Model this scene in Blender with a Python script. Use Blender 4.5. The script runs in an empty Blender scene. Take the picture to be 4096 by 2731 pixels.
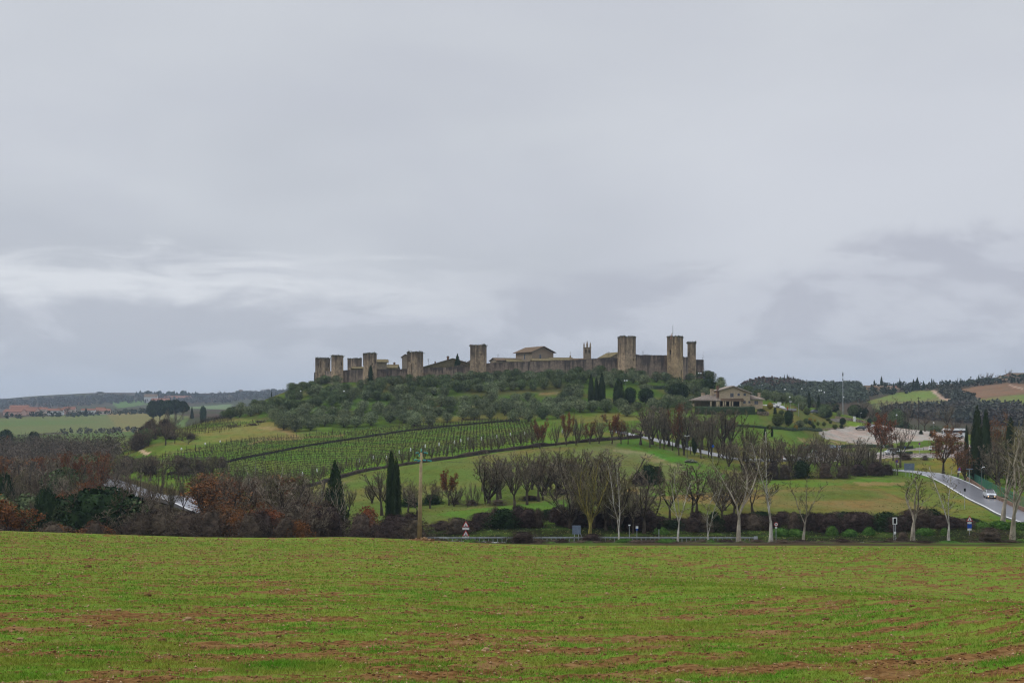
import bpy, math, random
import numpy as np
from mathutils import Vector
R=math.radians
rnd=random.Random(7)
rng=np.random.default_rng(11)
DN=True
sc=bpy.context.scene
F=1098.0; YH=410.0            # focal length in pixels of a 1024 wide picture, row of the horizon
# ---------------------------------------------------------------- camera
cam_d=bpy.data.cameras.new("camera"); cam=bpy.data.objects.new("camera",cam_d)
sc.collection.objects.link(cam); sc.camera=cam
cam_d.sensor_width=36; cam_d.lens=F/1024*36; cam_d.shift_y=(YH-341.33)/1024
cam_d.clip_start=0.3; cam_d.clip_end=20000
cam.location=(0,0,0); cam.rotation_euler=(R(90),0,0)
sc.view_settings.view_transform='Standard'; sc.view_settings.look='None'
sc.view_settings.gamma=1; sc.view_settings.exposure=0.0
sc.cycles.use_denoising=DN; sc.cycles.filter_width=1.2; sc.cycles.max_bounces=6; sc.cycles.diffuse_bounces=2
sc.cycles.volume_bounces=0; sc.cycles.transparent_max_bounces=8
# ---------------------------------------------------------------- world
class NT:
    """small expression helper for node math"""
    def __init__(s,nt): s.nt=nt; s.n=nt.nodes; s.l=nt.links
    def new(s,t,**k):
        n=s.n.new(t)
        for a,b in k.items(): setattr(n,a,b)
        return n
    def put(s,sock,v):
        if hasattr(v,'is_output') or isinstance(v,bpy.types.NodeSocket): s.l.new(v,sock)
        elif isinstance(v,(tuple,list)): sock.default_value=tuple(v) if len(v)==len(sock.default_value) else tuple(v)+(1,)
        else: sock.default_value=v
    def m(s,op,a,b=0.0,c=None,clamp=False):
        n=s.n.new('ShaderNodeMath'); n.operation=op; n.use_clamp=clamp
        s.put(n.inputs[0],a); s.put(n.inputs[1],b)
        if c is not None: s.put(n.inputs[2],c)
        return n.outputs[0]
    def ss(s,v,a,b):
        n=s.n.new('ShaderNodeMapRange'); n.interpolation_type='SMOOTHSTEP'
        s.put(n.inputs[0],v)
        if isinstance(a,(int,float)) and isinstance(b,(int,float)) and a>b:
            n.inputs[1].default_value=b; n.inputs[2].default_value=a; n.inputs[3].default_value=1; n.inputs[4].default_value=0
        else:
            s.put(n.inputs[1],a); s.put(n.inputs[2],b)
        return n.outputs[0]
    def mix(s,f,a,b,mode='MIX'):
        n=s.n.new('ShaderNodeMix'); n.data_type='RGBA'; n.blend_type=mode
        s.put(n.inputs[0],f); s.put(n.inputs[6],a); s.put(n.inputs[7],b)
        return n.outputs[2]
    def noise(s,vec,scale,detail=4,rough=.55,dist=0.0):
        n=s.n.new('ShaderNodeTexNoise'); n.inputs['Scale'].default_value=scale
        n.inputs['Detail'].default_value=detail; n.inputs['Roughness'].default_value=rough
        n.inputs['Distortion'].default_value=dist
        if vec is not None: s.l.new(vec,n.inputs['Vector'])
        return n.outputs[0]
    def xyz(s,x,y,z):
        n=s.n.new('ShaderNodeCombineXYZ'); s.put(n.inputs[0],x); s.put(n.inputs[1],y); s.put(n.inputs[2],z); return n.outputs[0]
    def scalev(s,v,k):
        n=s.n.new('ShaderNodeVectorMath'); n.operation='MULTIPLY'; s.l.new(v,n.inputs[0]); n.inputs[1].default_value=k; return n.outputs[0]
SUN_EL,SUN_AZ=40,-72    # degrees; azimuth from +Y (the view), negative = left
wd=bpy.data.worlds.new("World"); sc.world=wd; wd.use_nodes=True
wd.node_tree.nodes.clear(); W=NT(wd.node_tree)
tc=W.new('ShaderNodeTexCoord'); sp=W.new('ShaderNodeSeparateXYZ'); W.l.new(tc.outputs['Generated'],sp.inputs[0])
dx,dy,dz=sp.outputs
el=W.m('DIVIDE',dz,W.m('MAXIMUM',W.m('SQRT',W.m('ADD',W.m('MULTIPLY',dx,dx),W.m('MULTIPLY',dy,dy))),0.001))
az=W.m('DIVIDE',dx,W.m('MAXIMUM',W.m('ABSOLUTE',dy),.2))
zz=W.m('ADD',W.m('MAXIMUM',dz,0.0),0.16)
cv=W.xyz(W.m('DIVIDE',dx,zz),W.m('DIVIDE',dy,zz),W.m('MULTIPLY',dz,2.0))
n1=W.noise(cv,0.55,3,.5,.2); n2=W.noise(cv,1.7,4,.5,.5)
fine=W.noise(W.scalev(tc.outputs['Generated'],(8,8,46)),1.0,7,.6,.9)
puff=W.noise(W.scalev(tc.outputs['Generated'],(7,7,19)),1.0,7,.56,.35)
high=W.mix(W.ss(n1,.38,.62),(.520,.545,.598),(.635,.660,.705))
high=W.mix(W.m('MULTIPLY',W.ss(n2,.35,.7),.45),high,(.545,.565,.632))
# brighter towards the right middle of the view, duller over the centre left
high=W.mix(W.m('MULTIPLY',W.m('MULTIPLY',W.ss(az,.02,.25),W.ss(el,.36,.2)),.7),high,(.69,.71,.765))
bandc=W.ss(W.m('ABSOLUTE',W.m('SUBTRACT',W.m('ADD',el,W.m('MULTIPLY',W.m('SUBTRACT',fine,.5),.10)),.105)),.038,.0)
band=W.m('MULTIPLY',bandc,W.m('ADD',W.m('MULTIPLY',W.ss(az,.08,-.25),.85),.1))
high=W.mix(band,high,(.745,.765,.805))
top=W.m('ADD',.093,W.m('MULTIPLY',W.m('MAXIMUM',W.m('ADD',az,.05),0.0),.115))
edge=W.m('SUBTRACT',W.m('ADD',el,W.m('ADD',W.m('MULTIPLY',W.m('SUBTRACT',puff,.5),.10),W.m('MULTIPLY',W.m('SUBTRACT',fine,.5),.02))),top)
bank=W.ss(edge,.016,-.012)
bankc=W.mix(W.ss(az,-.2,.35),(.490,.512,.575),(.490,.505,.575))
bankc=W.mix(W.m('MULTIPLY',W.ss(puff,.45,.57),.85),bankc,(.60,.62,.685))
bankc=W.mix(W.m('MULTIPLY',W.ss(el,.085,.005),.8),bankc,(.41,.445,.515))
cloud=W.mix(W.m('MULTIPLY',bank,.92),high,bankc)
lift=W.m('ADD',1.0,W.m('MULTIPLY',W.ss(el,.42,1.1),ZEN:=1.9))
cb=W.new('ShaderNodeBackground'); W.l.new(cloud,cb.inputs[0]); W.l.new(lift,cb.inputs[1])
sky=W.new('ShaderNodeTexSky',sky_type='NISHITA'); sky.sun_disc=False
sky.sun_elevation=R(SUN_EL); sky.sun_rotation=R(SUN_AZ)
sb=W.new('ShaderNodeBackground'); W.l.new(sky.outputs[0],sb.inputs[0]); sb.inputs[1].default_value=.07
mx=W.new('ShaderNodeMixShader'); mx.inputs[0].default_value=.94
W.l.new(sb.outputs[0],mx.inputs[1]); W.l.new(cb.outputs[0],mx.inputs[2])
ow=W.new('ShaderNodeOutputWorld'); W.l.new(mx.outputs[0],ow.inputs[0])
wd.cycles.sampling_method='MANUAL'; wd.cycles.sample_map_resolution=512
sl=bpy.data.lights.new("sun",'SUN'); sl.energy=1.5; sl.angle=R(14); sl.color=(1,.96,.9)
so=bpy.data.objects.new("sun",sl); sc.collection.objects.link(so)
sd=Vector((math.sin(R(SUN_AZ))*math.cos(R(SUN_EL)),math.cos(R(SUN_AZ))*math.cos(R(SUN_EL)),math.sin(R(SUN_EL))))
so.rotation_euler=sd.to_track_quat('Z','Y').to_euler(); so.location=sd*50

# ---------------------------------------------------------------- terrain function
def zp(py,D): return (YH-py)*D/F
def fld(ye): # the sown field in front: the same profile, bent to meet its far edge
    ze=zp(ye,128)
    base=[(-150,4),(-20,-.6),(0,-1.7),(6,-2.4),(12,-3.25),(16,-3.95),(25,-5.1),(40,-6.9),(60,-9.0),(90,-12.0),(112,-13.9)]
    out=[]
    for d,z in base: out.append((d,z+(ze+15.2)*max(0,(d-12)/116)**1.0))
    out.append((128,ze)); return out
COL={
 -900:(530,[(150,-20),(300,-24),(450,-20),(900,-19),(1300,-8),(1500,-3),(2200,-10),(2900,30),(3600,15),(5200,-10)]),
 -60:(528,[(145,-20),(200,-24),(300,-24),(450,-20),(700,-17),(900,zp(434,900)),(1200,zp(417,1200)),(1500,zp(413,1500)),(2200,-10),(2900,zp(405,2900)),(3600,-5),(5200,-20)]),
 22:(530.5,[(145,-20),(200,-24),(300,-23),(450,-19),(700,-20),(900,zp(434,900)),(1200,zp(416,1200)),(1500,zp(413,1500)),(2200,-5),(2900,zp(396.5,2900)),(3600,10),(5200,-20)]),
 100:(533,[(145,-20),(200,-21),(225,-20.4),(260,zp(498,260)),(290,zp(487,290)),(330,-18.5),(450,-17),(700,-21),(900,zp(432,900)),(1200,zp(415,1200)),(1500,zp(412.5,1500)),(2200,zp(408,2200)),(2900,zp(391.8,2900)),(3600,20),(5200,-20)]),
 155:(535,[(145,-19),(210,-19.5),(250,zp(501,250)),(262,-19.8),(310,-15.2),(370,-9),(430,-9),(520,-16),(700,-22),(900,zp(428,900)),(1200,zp(412,1200)),(1500,zp(412,1500)),(2200,zp(406,2200)),(2900,zp(391.8,2900)),(3600,20),(5200,-20)]),
 200:(536.5,[(160,-19.6),(212,zp(508,212)),(260,-17),(300,zp(468,300)),(345,zp(449,345)),(400,zp(431,400)),(450,zp(422,450)),(480,zp(421.5,480)),(560,-15),(700,-22),(900,zp(411.5,900)),(1200,zp(411.5,1200)),(2000,zp(407,2000)),(2400,zp(404,2400)),(2900,zp(392.3,2900)),(3600,25),(5200,-20)]),
 228:(536.8,[(160,-19.6),(210,-19),(260,-16.7),(300,zp(466,300)),(345,zp(446,345)),(400,zp(430,400)),(450,zp(420,450)),(490,zp(417.5,490)),(580,-12),(750,-20),(900,-8),(1200,-4),(2000,zp(407,2000)),(2400,zp(402,2400)),(2900,zp(391.8,2900)),(3600,25),(5200,-20)]),
 262:(537,[(160,-20),(210,-19),(255,-17.6),(285,zp(475,285)),(345,zp(449,345)),(400,zp(430,400)),(440,zp(418,440)),(480,zp(405,480)),(505,zp(399,505)),(560,4),(620,-4),(750,-20),(900,-8),(2000,10),(2900,zp(391.5,2900)),(3600,30),(5200,-20)]),
 300:(537,[(160,-20),(200,-19.5),(240,zp(501,240)),(290,zp(477,290)),(345,zp(449,345)),(385,zp(432,385)),(430,zp(414,430)),(475,zp(395,475)),(515,zp(386.5,515)),(560,12),(640,0),(800,-20),(1000,-8),(2000,10),(2900,zp(388.5,2900)),(3600,30),(5200,-20)]),
 345:(536,[(155,-19.5),(165,-20),(200,-19.5),(240,zp(498,240)),(300,zp(470,300)),(345,zp(446,345)),(385,zp(431,385)),(430,zp(410,430)),(480,zp(386,480)),(500,zp(380,500)),(560,14),(640,10),(760,-8),(1000,-8),(2900,40),(5200,-20)]),
 420:(539,[(150,-18.6),(165,-19.6),(200,-19),(240,zp(490,240)),(300,zp(460,300)),(340,zp(444,340)),(385,zp(426,385)),(430,zp(403,430)),(470,zp(381,470)),(485,zp(376.5,485)),(560,15.5),(640,14),(750,0),(1000,-10),(2900,30),(5200,-20)]),
 500:(543.5,[(140,zp(543,140)),(145.5,-18.7),(155,-18.8),(160,-18.6),(178,-18.3),(200,zp(508,200)),(240,zp(486,240)),(300,zp(450,300)),(340,zp(438,340)),(385,zp(422,385)),(430,zp(399,430)),(465,zp(379,465)),(480,zp(375,480)),(560,16),(640,15),(750,0),(1000,-10),(2900,30),(5200,-20)]),
 590:(545,[(137,zp(544,137)),(141.5,zp(541.0,141.5)),(145.5,-18.7),(155,-18.8),(160,-18.6),(178,-18.5),(200,zp(507,200)),(240,zp(483,240)),(290,zp(447,290)),(330,zp(432,330)),(385,zp(417,385)),(430,zp(396,430)),(462,zp(378,462)),(475,zp(375,475)),(560,16),(640,15),(750,0),(1000,-10),(2900,30),(5200,-20)]),
 650:(545,[(137,zp(544,137)),(141.5,zp(541.0,141.5)),(145.5,-18.7),(155,-18.8),(160,-18.7),(178,-18.7),(200,zp(506,200)),(240,zp(483,240)),(290,zp(453,290)),(310,zp(445,310)),(340,zp(434,340)),(385,zp(415,385)),(430,zp(396,430)),(465,zp(379.5,465)),(480,zp(376,480)),(560,16),(640,15),(750,0),(1000,0),(2900,20),(5200,-20)]),
 700:(545,[(137,zp(544,137)),(141.5,zp(541.0,141.5)),(145.5,-18.7),(155,-18.8),(160,-18.9),(178,-18.9),(200,zp(506,200)),(240,zp(482,240)),(275,zp(462,275)),(300,zp(454,300)),(330,zp(440,330)),(365,zp(421,365)),(388,zp(410,388)),(420,zp(402,420)),(450,zp(393,450)),(480,zp(384,480)),(505,zp(376,505)),(560,15.5),(640,8),(720,-2),(850,0),(950,8),(2900,10),(5200,-20)]),
 755:(545,[(137,zp(544,137)),(141.5,zp(541.0,141.5)),(145.5,-18.7),(155,-18.8),(160,-19),(178,-19),(200,zp(507,200)),(250,zp(479,250)),(300,zp(457,300)),(340,zp(438,340)),(372,zp(422,372)),(388,zp(411,388)),(420,zp(405,420)),(470,zp(399,470)),(510,zp(397,510)),(590,2),(680,1),(780,zp(391,780)),(850,zp(382.5,850)),(950,16),(1500,0),(5200,-20)]),
 792:(545.2,[(137,zp(544,137)),(141.5,zp(541.0,141.5)),(145.5,-18.7),(155,-18.8),(160,-19),(178,-19),(200,zp(507.5,200)),(250,zp(478,250)),(300,zp(459,300)),(330,zp(446,330)),(352,zp(436,352)),(372,zp(427,372)),(388,zp(412,388)),(405,zp(406,405)),(440,zp(403,440)),(480,zp(402,480)),(560,-3),(660,-2),(760,zp(397,760)),(850,zp(384,850)),(950,16),(1500,0),(5200,-20)]),
 818:(545.3,[(137,zp(544,137)),(141.5,zp(541.0,141.5)),(145.5,-18.7),(155,-18.8),(160,-19),(178,-19),(200,zp(508,200)),(250,zp(477,250)),(300,zp(463,300)),(340,zp(456,340)),(370,zp(452,370)),(385,zp(445,385)),(400,zp(438,400)),(415,zp(431,415)),(440,zp(419,440)),(470,zp(408,470)),(520,-1),(600,-8),(700,-1),(800,zp(395,800)),(900,zp(386,900)),(1000,16),(1500,0),(5200,-20)]),
 850:(545.3,[(137,zp(544,137)),(141.5,zp(541.0,141.5)),(145.5,-18.7),(155,-18.8),(160,-19),(178,-19),(200,zp(508,200)),(250,zp(477,250)),(300,zp(469,300)),(340,zp(461.5,340)),(370,zp(455,370)),(385,zp(447,385)),(400,zp(441,400)),(435,zp(428,435)),(455,zp(419,455)),(475,zp(414,475)),(520,-3),(600,-10),(750,zp(404,750)),(850,zp(391,850)),(950,zp(387,950)),(1100,14),(1500,0),(5200,-20)]),
 905:(545.5,[(137,zp(544,137)),(141.5,zp(541.0,141.5)),(145.5,-18.7),(155,-18.8),(160,-19),(178,-18.6),(200,zp(508,200)),(250,zp(481,250)),(285,zp(471,285)),(300,zp(468,300)),(325,zp(458,325)),(345,zp(455,345)),(380,zp(448,380)),(400,zp(441,400)),(430,zp(431,430)),(450,zp(428,450)),(480,-10),(600,-16),(750,zp(415,750)),(850,zp(401,850)),(930,zp(390,930)),(1000,zp(387,1000)),(1150,15),(1500,0),(5200,-20)]),
 960:(545.7,[(137,zp(544,137)),(141.5,zp(541.0,141.5)),(145.5,-18.7),(155,-18.8),(160,-18.8),(175,-18.4),(200,zp(509,200)),(235,zp(493,235)),(270,zp(481,270)),(300,zp(472,300)),(320,zp(463,320)),(345,zp(456,345)),(380,zp(448,380)),(400,zp(442,400)),(430,zp(433,430)),(450,-10),(480,-13),(600,-22),(720,zp(417,720)),(820,zp(401,820)),(900,zp(387,900)),(960,zp(384,960)),(1100,22),(1500,0),(5200,-20)]),
 1024:(546,[(137,zp(544,137)),(141.5,zp(541.0,141.5)),(145.5,-18.7),(155,-18.8),(160,-18.4),(180,zp(519,180)),(220,-17.7),(260,-17.4),(300,-16.8),(340,-15.5),(400,-12.5),(430,-11),(450,-11.5),(480,-14),(600,-22),(720,zp(412,720)),(800,zp(398,800)),(900,zp(381.5,900)),(960,zp(378,960)),(1100,28),(1500,0),(5200,-20)]),
 1900:(546,[(140,-17),(150,-17.8),(180,-18),(300,-16.8),(400,-12.5),(450,-11.5),(480,-14),(600,-20),(720,0),(900,24),(960,30),(1100,28),(1500,0),(5200,-20)]),
}
ks=sorted(COL); 
GD=np.concatenate([np.linspace(-150,2,26)[:-1],np.linspace(2,10,20)[:-1],np.geomspace(10,5200,700)])
zc=[]
for k in ks:
    ye,l=COL[k]; pts=fld(ye)+l; a=np.array(pts)
    zc.append(np.interp(GD,a[:,0],a[:,1]))
zc=np.array(zc)
GU=np.concatenate([np.linspace(-900,-70,30)[:-1],np.arange(-70,1100,2.0),np.linspace(1100,1900,28)])
zg=np.array([np.interp(GU,ks,zc[:,j]) for j in range(len(GD))]).T   # [u,D]
def blur(a,s,ax):
    r=int(3*s)+1; k=np.exp(-np.arange(-r,r+1)**2/(2*s*s)); k/=k.sum()
    p=[(0,0),(0,0)]; p[ax]=(r,r); b=np.pad(a,p,mode='edge'); out=np.zeros_like(a)
    for i,w in enumerate(k): out+=w*(b[i:i+a.shape[0],:] if ax==0 else b[:,i:i+a.shape[1]])
    return out
zg=blur(blur(zg,7,0),.9,1)
# value noise ------------------------------------------------------
_T=rng.random((256,256))
def vn(x,y):
    xi=np.floor(x).astype(int); yi=np.floor(y).astype(int); fx=x-xi; fy=y-yi
    fx=fx*fx*(3-2*fx); fy=fy*fy*(3-2*fy)
    a=_T[xi&255,yi&255]; b=_T[(xi+1)&255,yi&255]; c=_T[xi&255,(yi+1)&255]; d=_T[(xi+1)&255,(yi+1)&255]
    return (a*(1-fx)+b*fx)*(1-fy)+(c*(1-fx)+d*fx)*fy
def fbm(x,y,o=4,g=.5):
    s=0; a=1; t=0
    for i in range(o): s=s+a*vn(x+17.3*i,y+9.1*i); t+=a; a*=g; x=x*2.03; y=y*2.03
    return s/t
XD=np.maximum(GD,12.0)
GX=(GU[:,None]-512)/F*XD[None,:]; GY=np.broadcast_to(GD[None,:],GX.shape)
# the swell in the right half of the field: a crest line with lower ground beyond it
sw=np.clip((GU[:,None]-430)/500,0,1.3); cre=62-34*np.clip((GU[:,None]-430)/594,0,1.5)
t=(GD[None,:]-cre)
zg+=sw*(.55*np.exp(-(t/9)**2)-1.15*np.exp(-((t-32)/20)**2))*(GD[None,:]<130)
# large scale relief noise away from the near field, ripples of the ploughed soil near the lens
far=np.clip((GD[None,:]-150)/100,0,1)
zg+=far*(fbm(GX/35,GY/35,3)-.5)*.9*np.clip(1-GD[None,:]/3000,.0,1)
zg+=np.clip((GD[None,:]-650)/500,0,1)*(fbm(GX/260,GY/260,3)-.5)*12
fld_m=(GD[None,:]<127)
zg+=fld_m*np.clip(1.2-GD[None,:]/110,0.15,1)*((fbm(GX*2.3,GY*2.3,3)-.5)*.10+(fbm(GX*.4,GY*.4,2)-.5)*.18)
def zw(x,y):
    """ground height at a world point"""
    y=np.asarray(y,float); x=np.asarray(x,float)
    u=x/np.maximum(y,12.)*F+512
    i=np.clip(np.interp(u,GU,np.arange(len(GU))),0,len(GU)-1.001); j=np.clip(np.interp(y,GD,np.arange(len(GD))),0,len(GD)-1.001)
    a=i.astype(int); b=j.astype(int); fa=i-a; fb=j-b
    return zg[a,b]*(1-fa)*(1-fb)+zg[a+1,b]*fa*(1-fb)+zg[a,b+1]*(1-fa)*fb+zg[a+1,b+1]*fa*fb
def T(px,D):
    x=(px-512)/F*D; return Vector((x,D,float(zw(x,D))))
def G(px,py,dmin=13,dmax=5000):
    """first ground point seen at a picture position"""
    d=np.geomspace(dmin,dmax,3000); z=zw((px-512)/F*d,d); yy=YH-F*z/d
    k=np.nonzero(yy<=py)[0]
    return T(px,d[k[0]] if len(k) else dmax)
def at(px,py,D): return Vector(((px-512)/F*D,D,(YH-py)*D/F))
def inpoly(px,py,poly):
    px=np.asarray(px,float); py=np.asarray(py,float); c=np.zeros(px.shape,bool); n=len(poly)
    for i in range(n):
        x1,y1=poly[i]; x2,y2=poly[(i+1)%n]
        if y1==y2: continue
        c^=((y1>py)!=(y2>py))&(px<(x2-x1)*(py-y1)/(y2-y1)+x1)
    return c
# ---------------------------------------------------------------- object helpers
col=sc.collection
class MB:
    def __init__(s): s.v=[]; s.f=[]; s.mi=[]
    def quad(s,a,b,c,d,m=0):
        i=len(s.v); s.v+= [a,b,c,d]; s.f.append((i,i+1,i+2,i+3)); s.mi.append(m)
    def tri(s,a,b,c,m=0):
        i=len(s.v); s.v+=[a,b,c]; s.f.append((i,i+1,i+2)); s.mi.append(m)
    def box(s,c,sz,rz=0,m=0,tap=1.0):
        cx,cy,cz=c; hx,hy,hz=sz[0]/2,sz[1]/2,sz[2]/2; ca,sa=math.cos(rz),math.sin(rz); i=len(s.v)
        for z,t in ((-hz,1),(hz,tap)):
            for x,y in ((-hx,-hy),(hx,-hy),(hx,hy),(-hx,hy)):
                x*=t; y*=t; s.v.append((cx+x*ca-y*sa,cy+x*sa+y*ca,cz+z))
        for q in ((3,2,1,0),(4,5,6,7),(0,1,5,4),(1,2,6,5),(2,3,7,6),(3,0,4,7)):
            s.f.append(tuple(i+k for k in q)); s.mi.append(m)
    def prism(s,pts,z0,z1,m=0):
        """vertical prism; z0,z1 numbers or lists"""
        n=len(pts); i=len(s.v)
        for k,p in enumerate(pts): s.v.append((p[0],p[1],z0[k] if isinstance(z0,(list,tuple)) else z0))
        for k,p in enumerate(pts): s.v.append((p[0],p[1],z1[k] if isinstance(z1,(list,tuple)) else z1))
        s.f.append(tuple(i+n-1-k for k in range(n))); s.f.append(tuple(i+n+k for k in range(n))); s.mi+=[m,m]
        for k in range(n):
            q=(k+1)%n; s.f.append((i+k,i+q,i+n+q,i+n+k)); s.mi.append(m)
    def slab(s,pts,t,m=0):
        """polygon of 3D points, thickened by t along its normal"""
        P=[Vector(p) for p in pts]; nn=(P[1]-P[0]).cross(P[2]-P[0]).normalized()*t; n=len(P); i=len(s.v)
        s.v+=[tuple(p) for p in P]+[tuple(p-nn) for p in P]
        s.f.append(tuple(i+k for k in range(n))); s.f.append(tuple(i+n+n-1-k for k in range(n))); s.mi+=[m,m]
        for k in range(n):
            q=(k+1)%n; s.f.append((i+k,i+n+k,i+n+q,i+q)); s.mi.append(m)
    def tube(s,pts,rad,n=6,m=0,cap=True):
        pts=[Vector(p) for p in pts]; rings=[]
        for k,p in enumerate(pts):
            d=(pts[min(k+1,len(pts)-1)]-pts[max(k-1,0)])
            if d.length<1e-6: d=Vector((0,0,1))
            d.normalize(); a=d.cross(Vector((0,0,1)) if abs(d.z)<.9 else Vector((1,0,0))).normalized(); b=d.cross(a)
            r=rad[k] if isinstance(rad,(list,tuple)) else rad; i=len(s.v)
            for q in range(n):
                t=2*math.pi*q/n; v=p+a*(r*math.cos(t))+b*(r*math.sin(t)); s.v.append((v.x,v.y,v.z))
            rings.append(i)
        for k in range(len(rings)-1):
            for q in range(n):
                w=(q+1)%n; s.f.append((rings[k]+q,rings[k+1]+q,rings[k+1]+w,rings[k]+w)); s.mi.append(m)
        if cap:
            s.f.append(tuple(rings[0]+q for q in range(n))); s.f.append(tuple(rings[-1]+n-1-q for q in range(n))); s.mi+=[m,m]
    def lathe(s,c,prof,n=10,m=0):
        i0=len(s.v)
        for r,z in prof:
            for q in range(n):
                t=2*math.pi*q/n; s.v.append((c[0]+r*math.cos(t),c[1]+r*math.sin(t),c[2]+z))
        for k in range(len(prof)-1):
            for q in range(n):
                w=(q+1)%n; s.f.append((i0+k*n+q,i0+k*n+w,i0+(k+1)*n+w,i0+(k+1)*n+q)); s.mi.append(m)
    def mesh(s,name,mats,smooth=False):
        me=bpy.data.meshes.new(name); me.from_pydata([tuple(p) for p in s.v],[],s.f)
        for mt in (mats if isinstance(mats,(list,tuple)) else [mats]): me.materials.append(mt)
        if any(s.mi): me.polygons.foreach_set('material_index',s.mi)
        if smooth: me.polygons.foreach_set('use_smooth',[True]*len(s.f))
        me.update(); return me
def npmesh(name,v,f,mat,smooth=False):
    v=np.asarray(v,np.float32); f=np.asarray(f,np.int32); me=bpy.data.meshes.new(name)
    me.vertices.add(len(v)); me.vertices.foreach_set('co',v.ravel())
    k=f.shape[1]; me.loops.add(f.size); me.loops.foreach_set('vertex_index',f.ravel())
    me.polygons.add(len(f)); me.polygons.foreach_set('loop_start',np.arange(0,f.size,k,dtype=np.int32))
    try: me.polygons.foreach_set('loop_total',np.full(len(f),k,dtype=np.int32))
    except Exception: pass
    for m in (mat if isinstance(mat,list) else [mat]): me.materials.append(m)
    if smooth: me.polygons.foreach_set('use_smooth',np.ones(len(f),bool))
    me.update(); me.validate(); return me
def tag(o,label=None,cat=None,group=None,kind=None):
    if label: o['label']=label
    if cat: o['category']=cat
    if group: o['group']=group
    if kind: o['kind']=kind
    return o
def ob(name,me,parent=None,loc=None,rz=0,sc3=None):
    o=bpy.data.objects.new(name,me); col.objects.link(o)
    if parent: o.parent=parent
    if loc is not None: o.location=loc
    if rz: o.rotation_euler.z=rz
    if sc3: o.scale=sc3
    return o
def empty(name,loc,rz=0,scl=None):
    o=ob(name,None,None,loc,rz)
    if scl: o.scale=scl
    o.empty_display_size=.5; return o
def struct(o): o['kind']='structure'; return o
# ---------------------------------------------------------------- materials
MATS={}
def mat(name,c1,c2=None,scale=3.0,rough=.85,bump=0.0,spec=.0,metal=0.0,var=0.0,detail=3,emit=None,hv=0.0,lo=.35,hi=.65,trans=0.0):
    m=bpy.data.materials.new(name); m.use_nodes=True; nt=m.node_tree; N=NT(nt); b=nt.nodes['Principled BSDF']
    b.inputs['Roughness'].default_value=rough; b.inputs['Metallic'].default_value=metal
    b.inputs['Specular IOR Level'].default_value=spec
    t=N.new('ShaderNodeTexCoord'); v=t.outputs['Object']
    nz=N.noise(v,scale,detail,.6)
    c=N.mix(N.ss(nz,lo,hi),c1,c2 if c2 else tuple(x*.7 for x in c1))
    if var or hv:
        oi=N.new('ShaderNodeObjectInfo'); h=N.new('ShaderNodeHueSaturation')
        h.inputs['Hue'].default_value=.5
        N.l.new(N.m('ADD',1-var/2,N.m('MULTIPLY',oi.outputs['Random'],var)),h.inputs['Value'])
        if hv: N.l.new(N.m('ADD',.5-hv/2,N.m('MULTIPLY',N.m('FRACT',N.m('MULTIPLY',oi.outputs['Random'],7.31)),hv)),h.inputs['Hue'])
        N.l.new(c,h.inputs['Color']); c=h.outputs[0]
    N.l.new(c,b.inputs['Base Color'])
    if bump:
        bp=N.new('ShaderNodeBump'); bp.inputs['Strength'].default_value=bump; bp.inputs['Distance'].default_value=.1
        N.l.new(nz,bp.inputs['Height']); N.l.new(bp.outputs[0],b.inputs['Normal'])
    if emit: b.inputs['Emission Color'].default_value=(*emit[0],1); b.inputs['Emission Strength'].default_value=emit[1]
    MATS[name]=m; return m
def leafmat(name,c1,c2,var=.35,hv=.02,scale=6):
    return mat(name,c1,c2,scale=scale,rough=.8,spec=.0,var=var,hv=hv,detail=2)
M_olive=leafmat('olive_leaves',(.195,.225,.120),(.065,.085,.045),var=.6)
M_oliveb=leafmat('dark_olive_leaves',(.125,.158,.072),(.046,.066,.030),var=.5)
M_dark=leafmat('dark_evergreen',(.030,.050,.020),(.014,.026,.012))
M_cyp=leafmat('cypress_green',(.030,.044,.018),(.013,.022,.010),scale=2)
M_moss=leafmat('moss_green_leaves',(.090,.110,.032),(.045,.060,.020))
M_yel=leafmat('yellow_leaves',(.33,.24,.045),(.17,.14,.03))
M_rust=leafmat('rust_leaves',(.205,.082,.030),(.11,.048,.022),var=.3)
M_brn=leafmat('brown_scrub',(.110,.086,.062),(.052,.040,.030),var=.35)
M_pur=leafmat('bramble_purple',(.060,.044,.037),(.026,.019,.016),var=.3)
M_grn=leafmat('fresh_green_leaves',(.085,.16,.035),(.04,.085,.02))
M_bark=mat('grey_brown_bark',(.10,.078,.058),(.045,.036,.028),scale=9,rough=.9,var=.3)
M_barkd=mat('dark_bark',(.085,.068,.050),(.042,.034,.026),scale=9,rough=.95,var=.3)
M_pale=mat('pale_plane_bark',(.36,.32,.25),(.16,.135,.095),scale=9,rough=.85)
M_white=mat('white_plane_bark',(.46,.44,.38),(.22,.20,.16),scale=9,rough=.85)
M_yelb=mat('mossy_yellow_bark',(.25,.215,.060),(.12,.10,.035),scale=9,rough=.9)
M_twig=mat('grey_twigs',(.225,.188,.135),(.120,.098,.070),scale=5,rough=.95,var=.35,hv=.015)
M_twigr=mat('brown_twigs',(.180,.132,.092),(.095,.070,.050),scale=5,rough=.95,var=.35,hv=.015)
M_twigm=mat('mossy_twigs',(.165,.148,.075),(.090,.080,.042),scale=5,rough=.95,var=.35)
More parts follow.
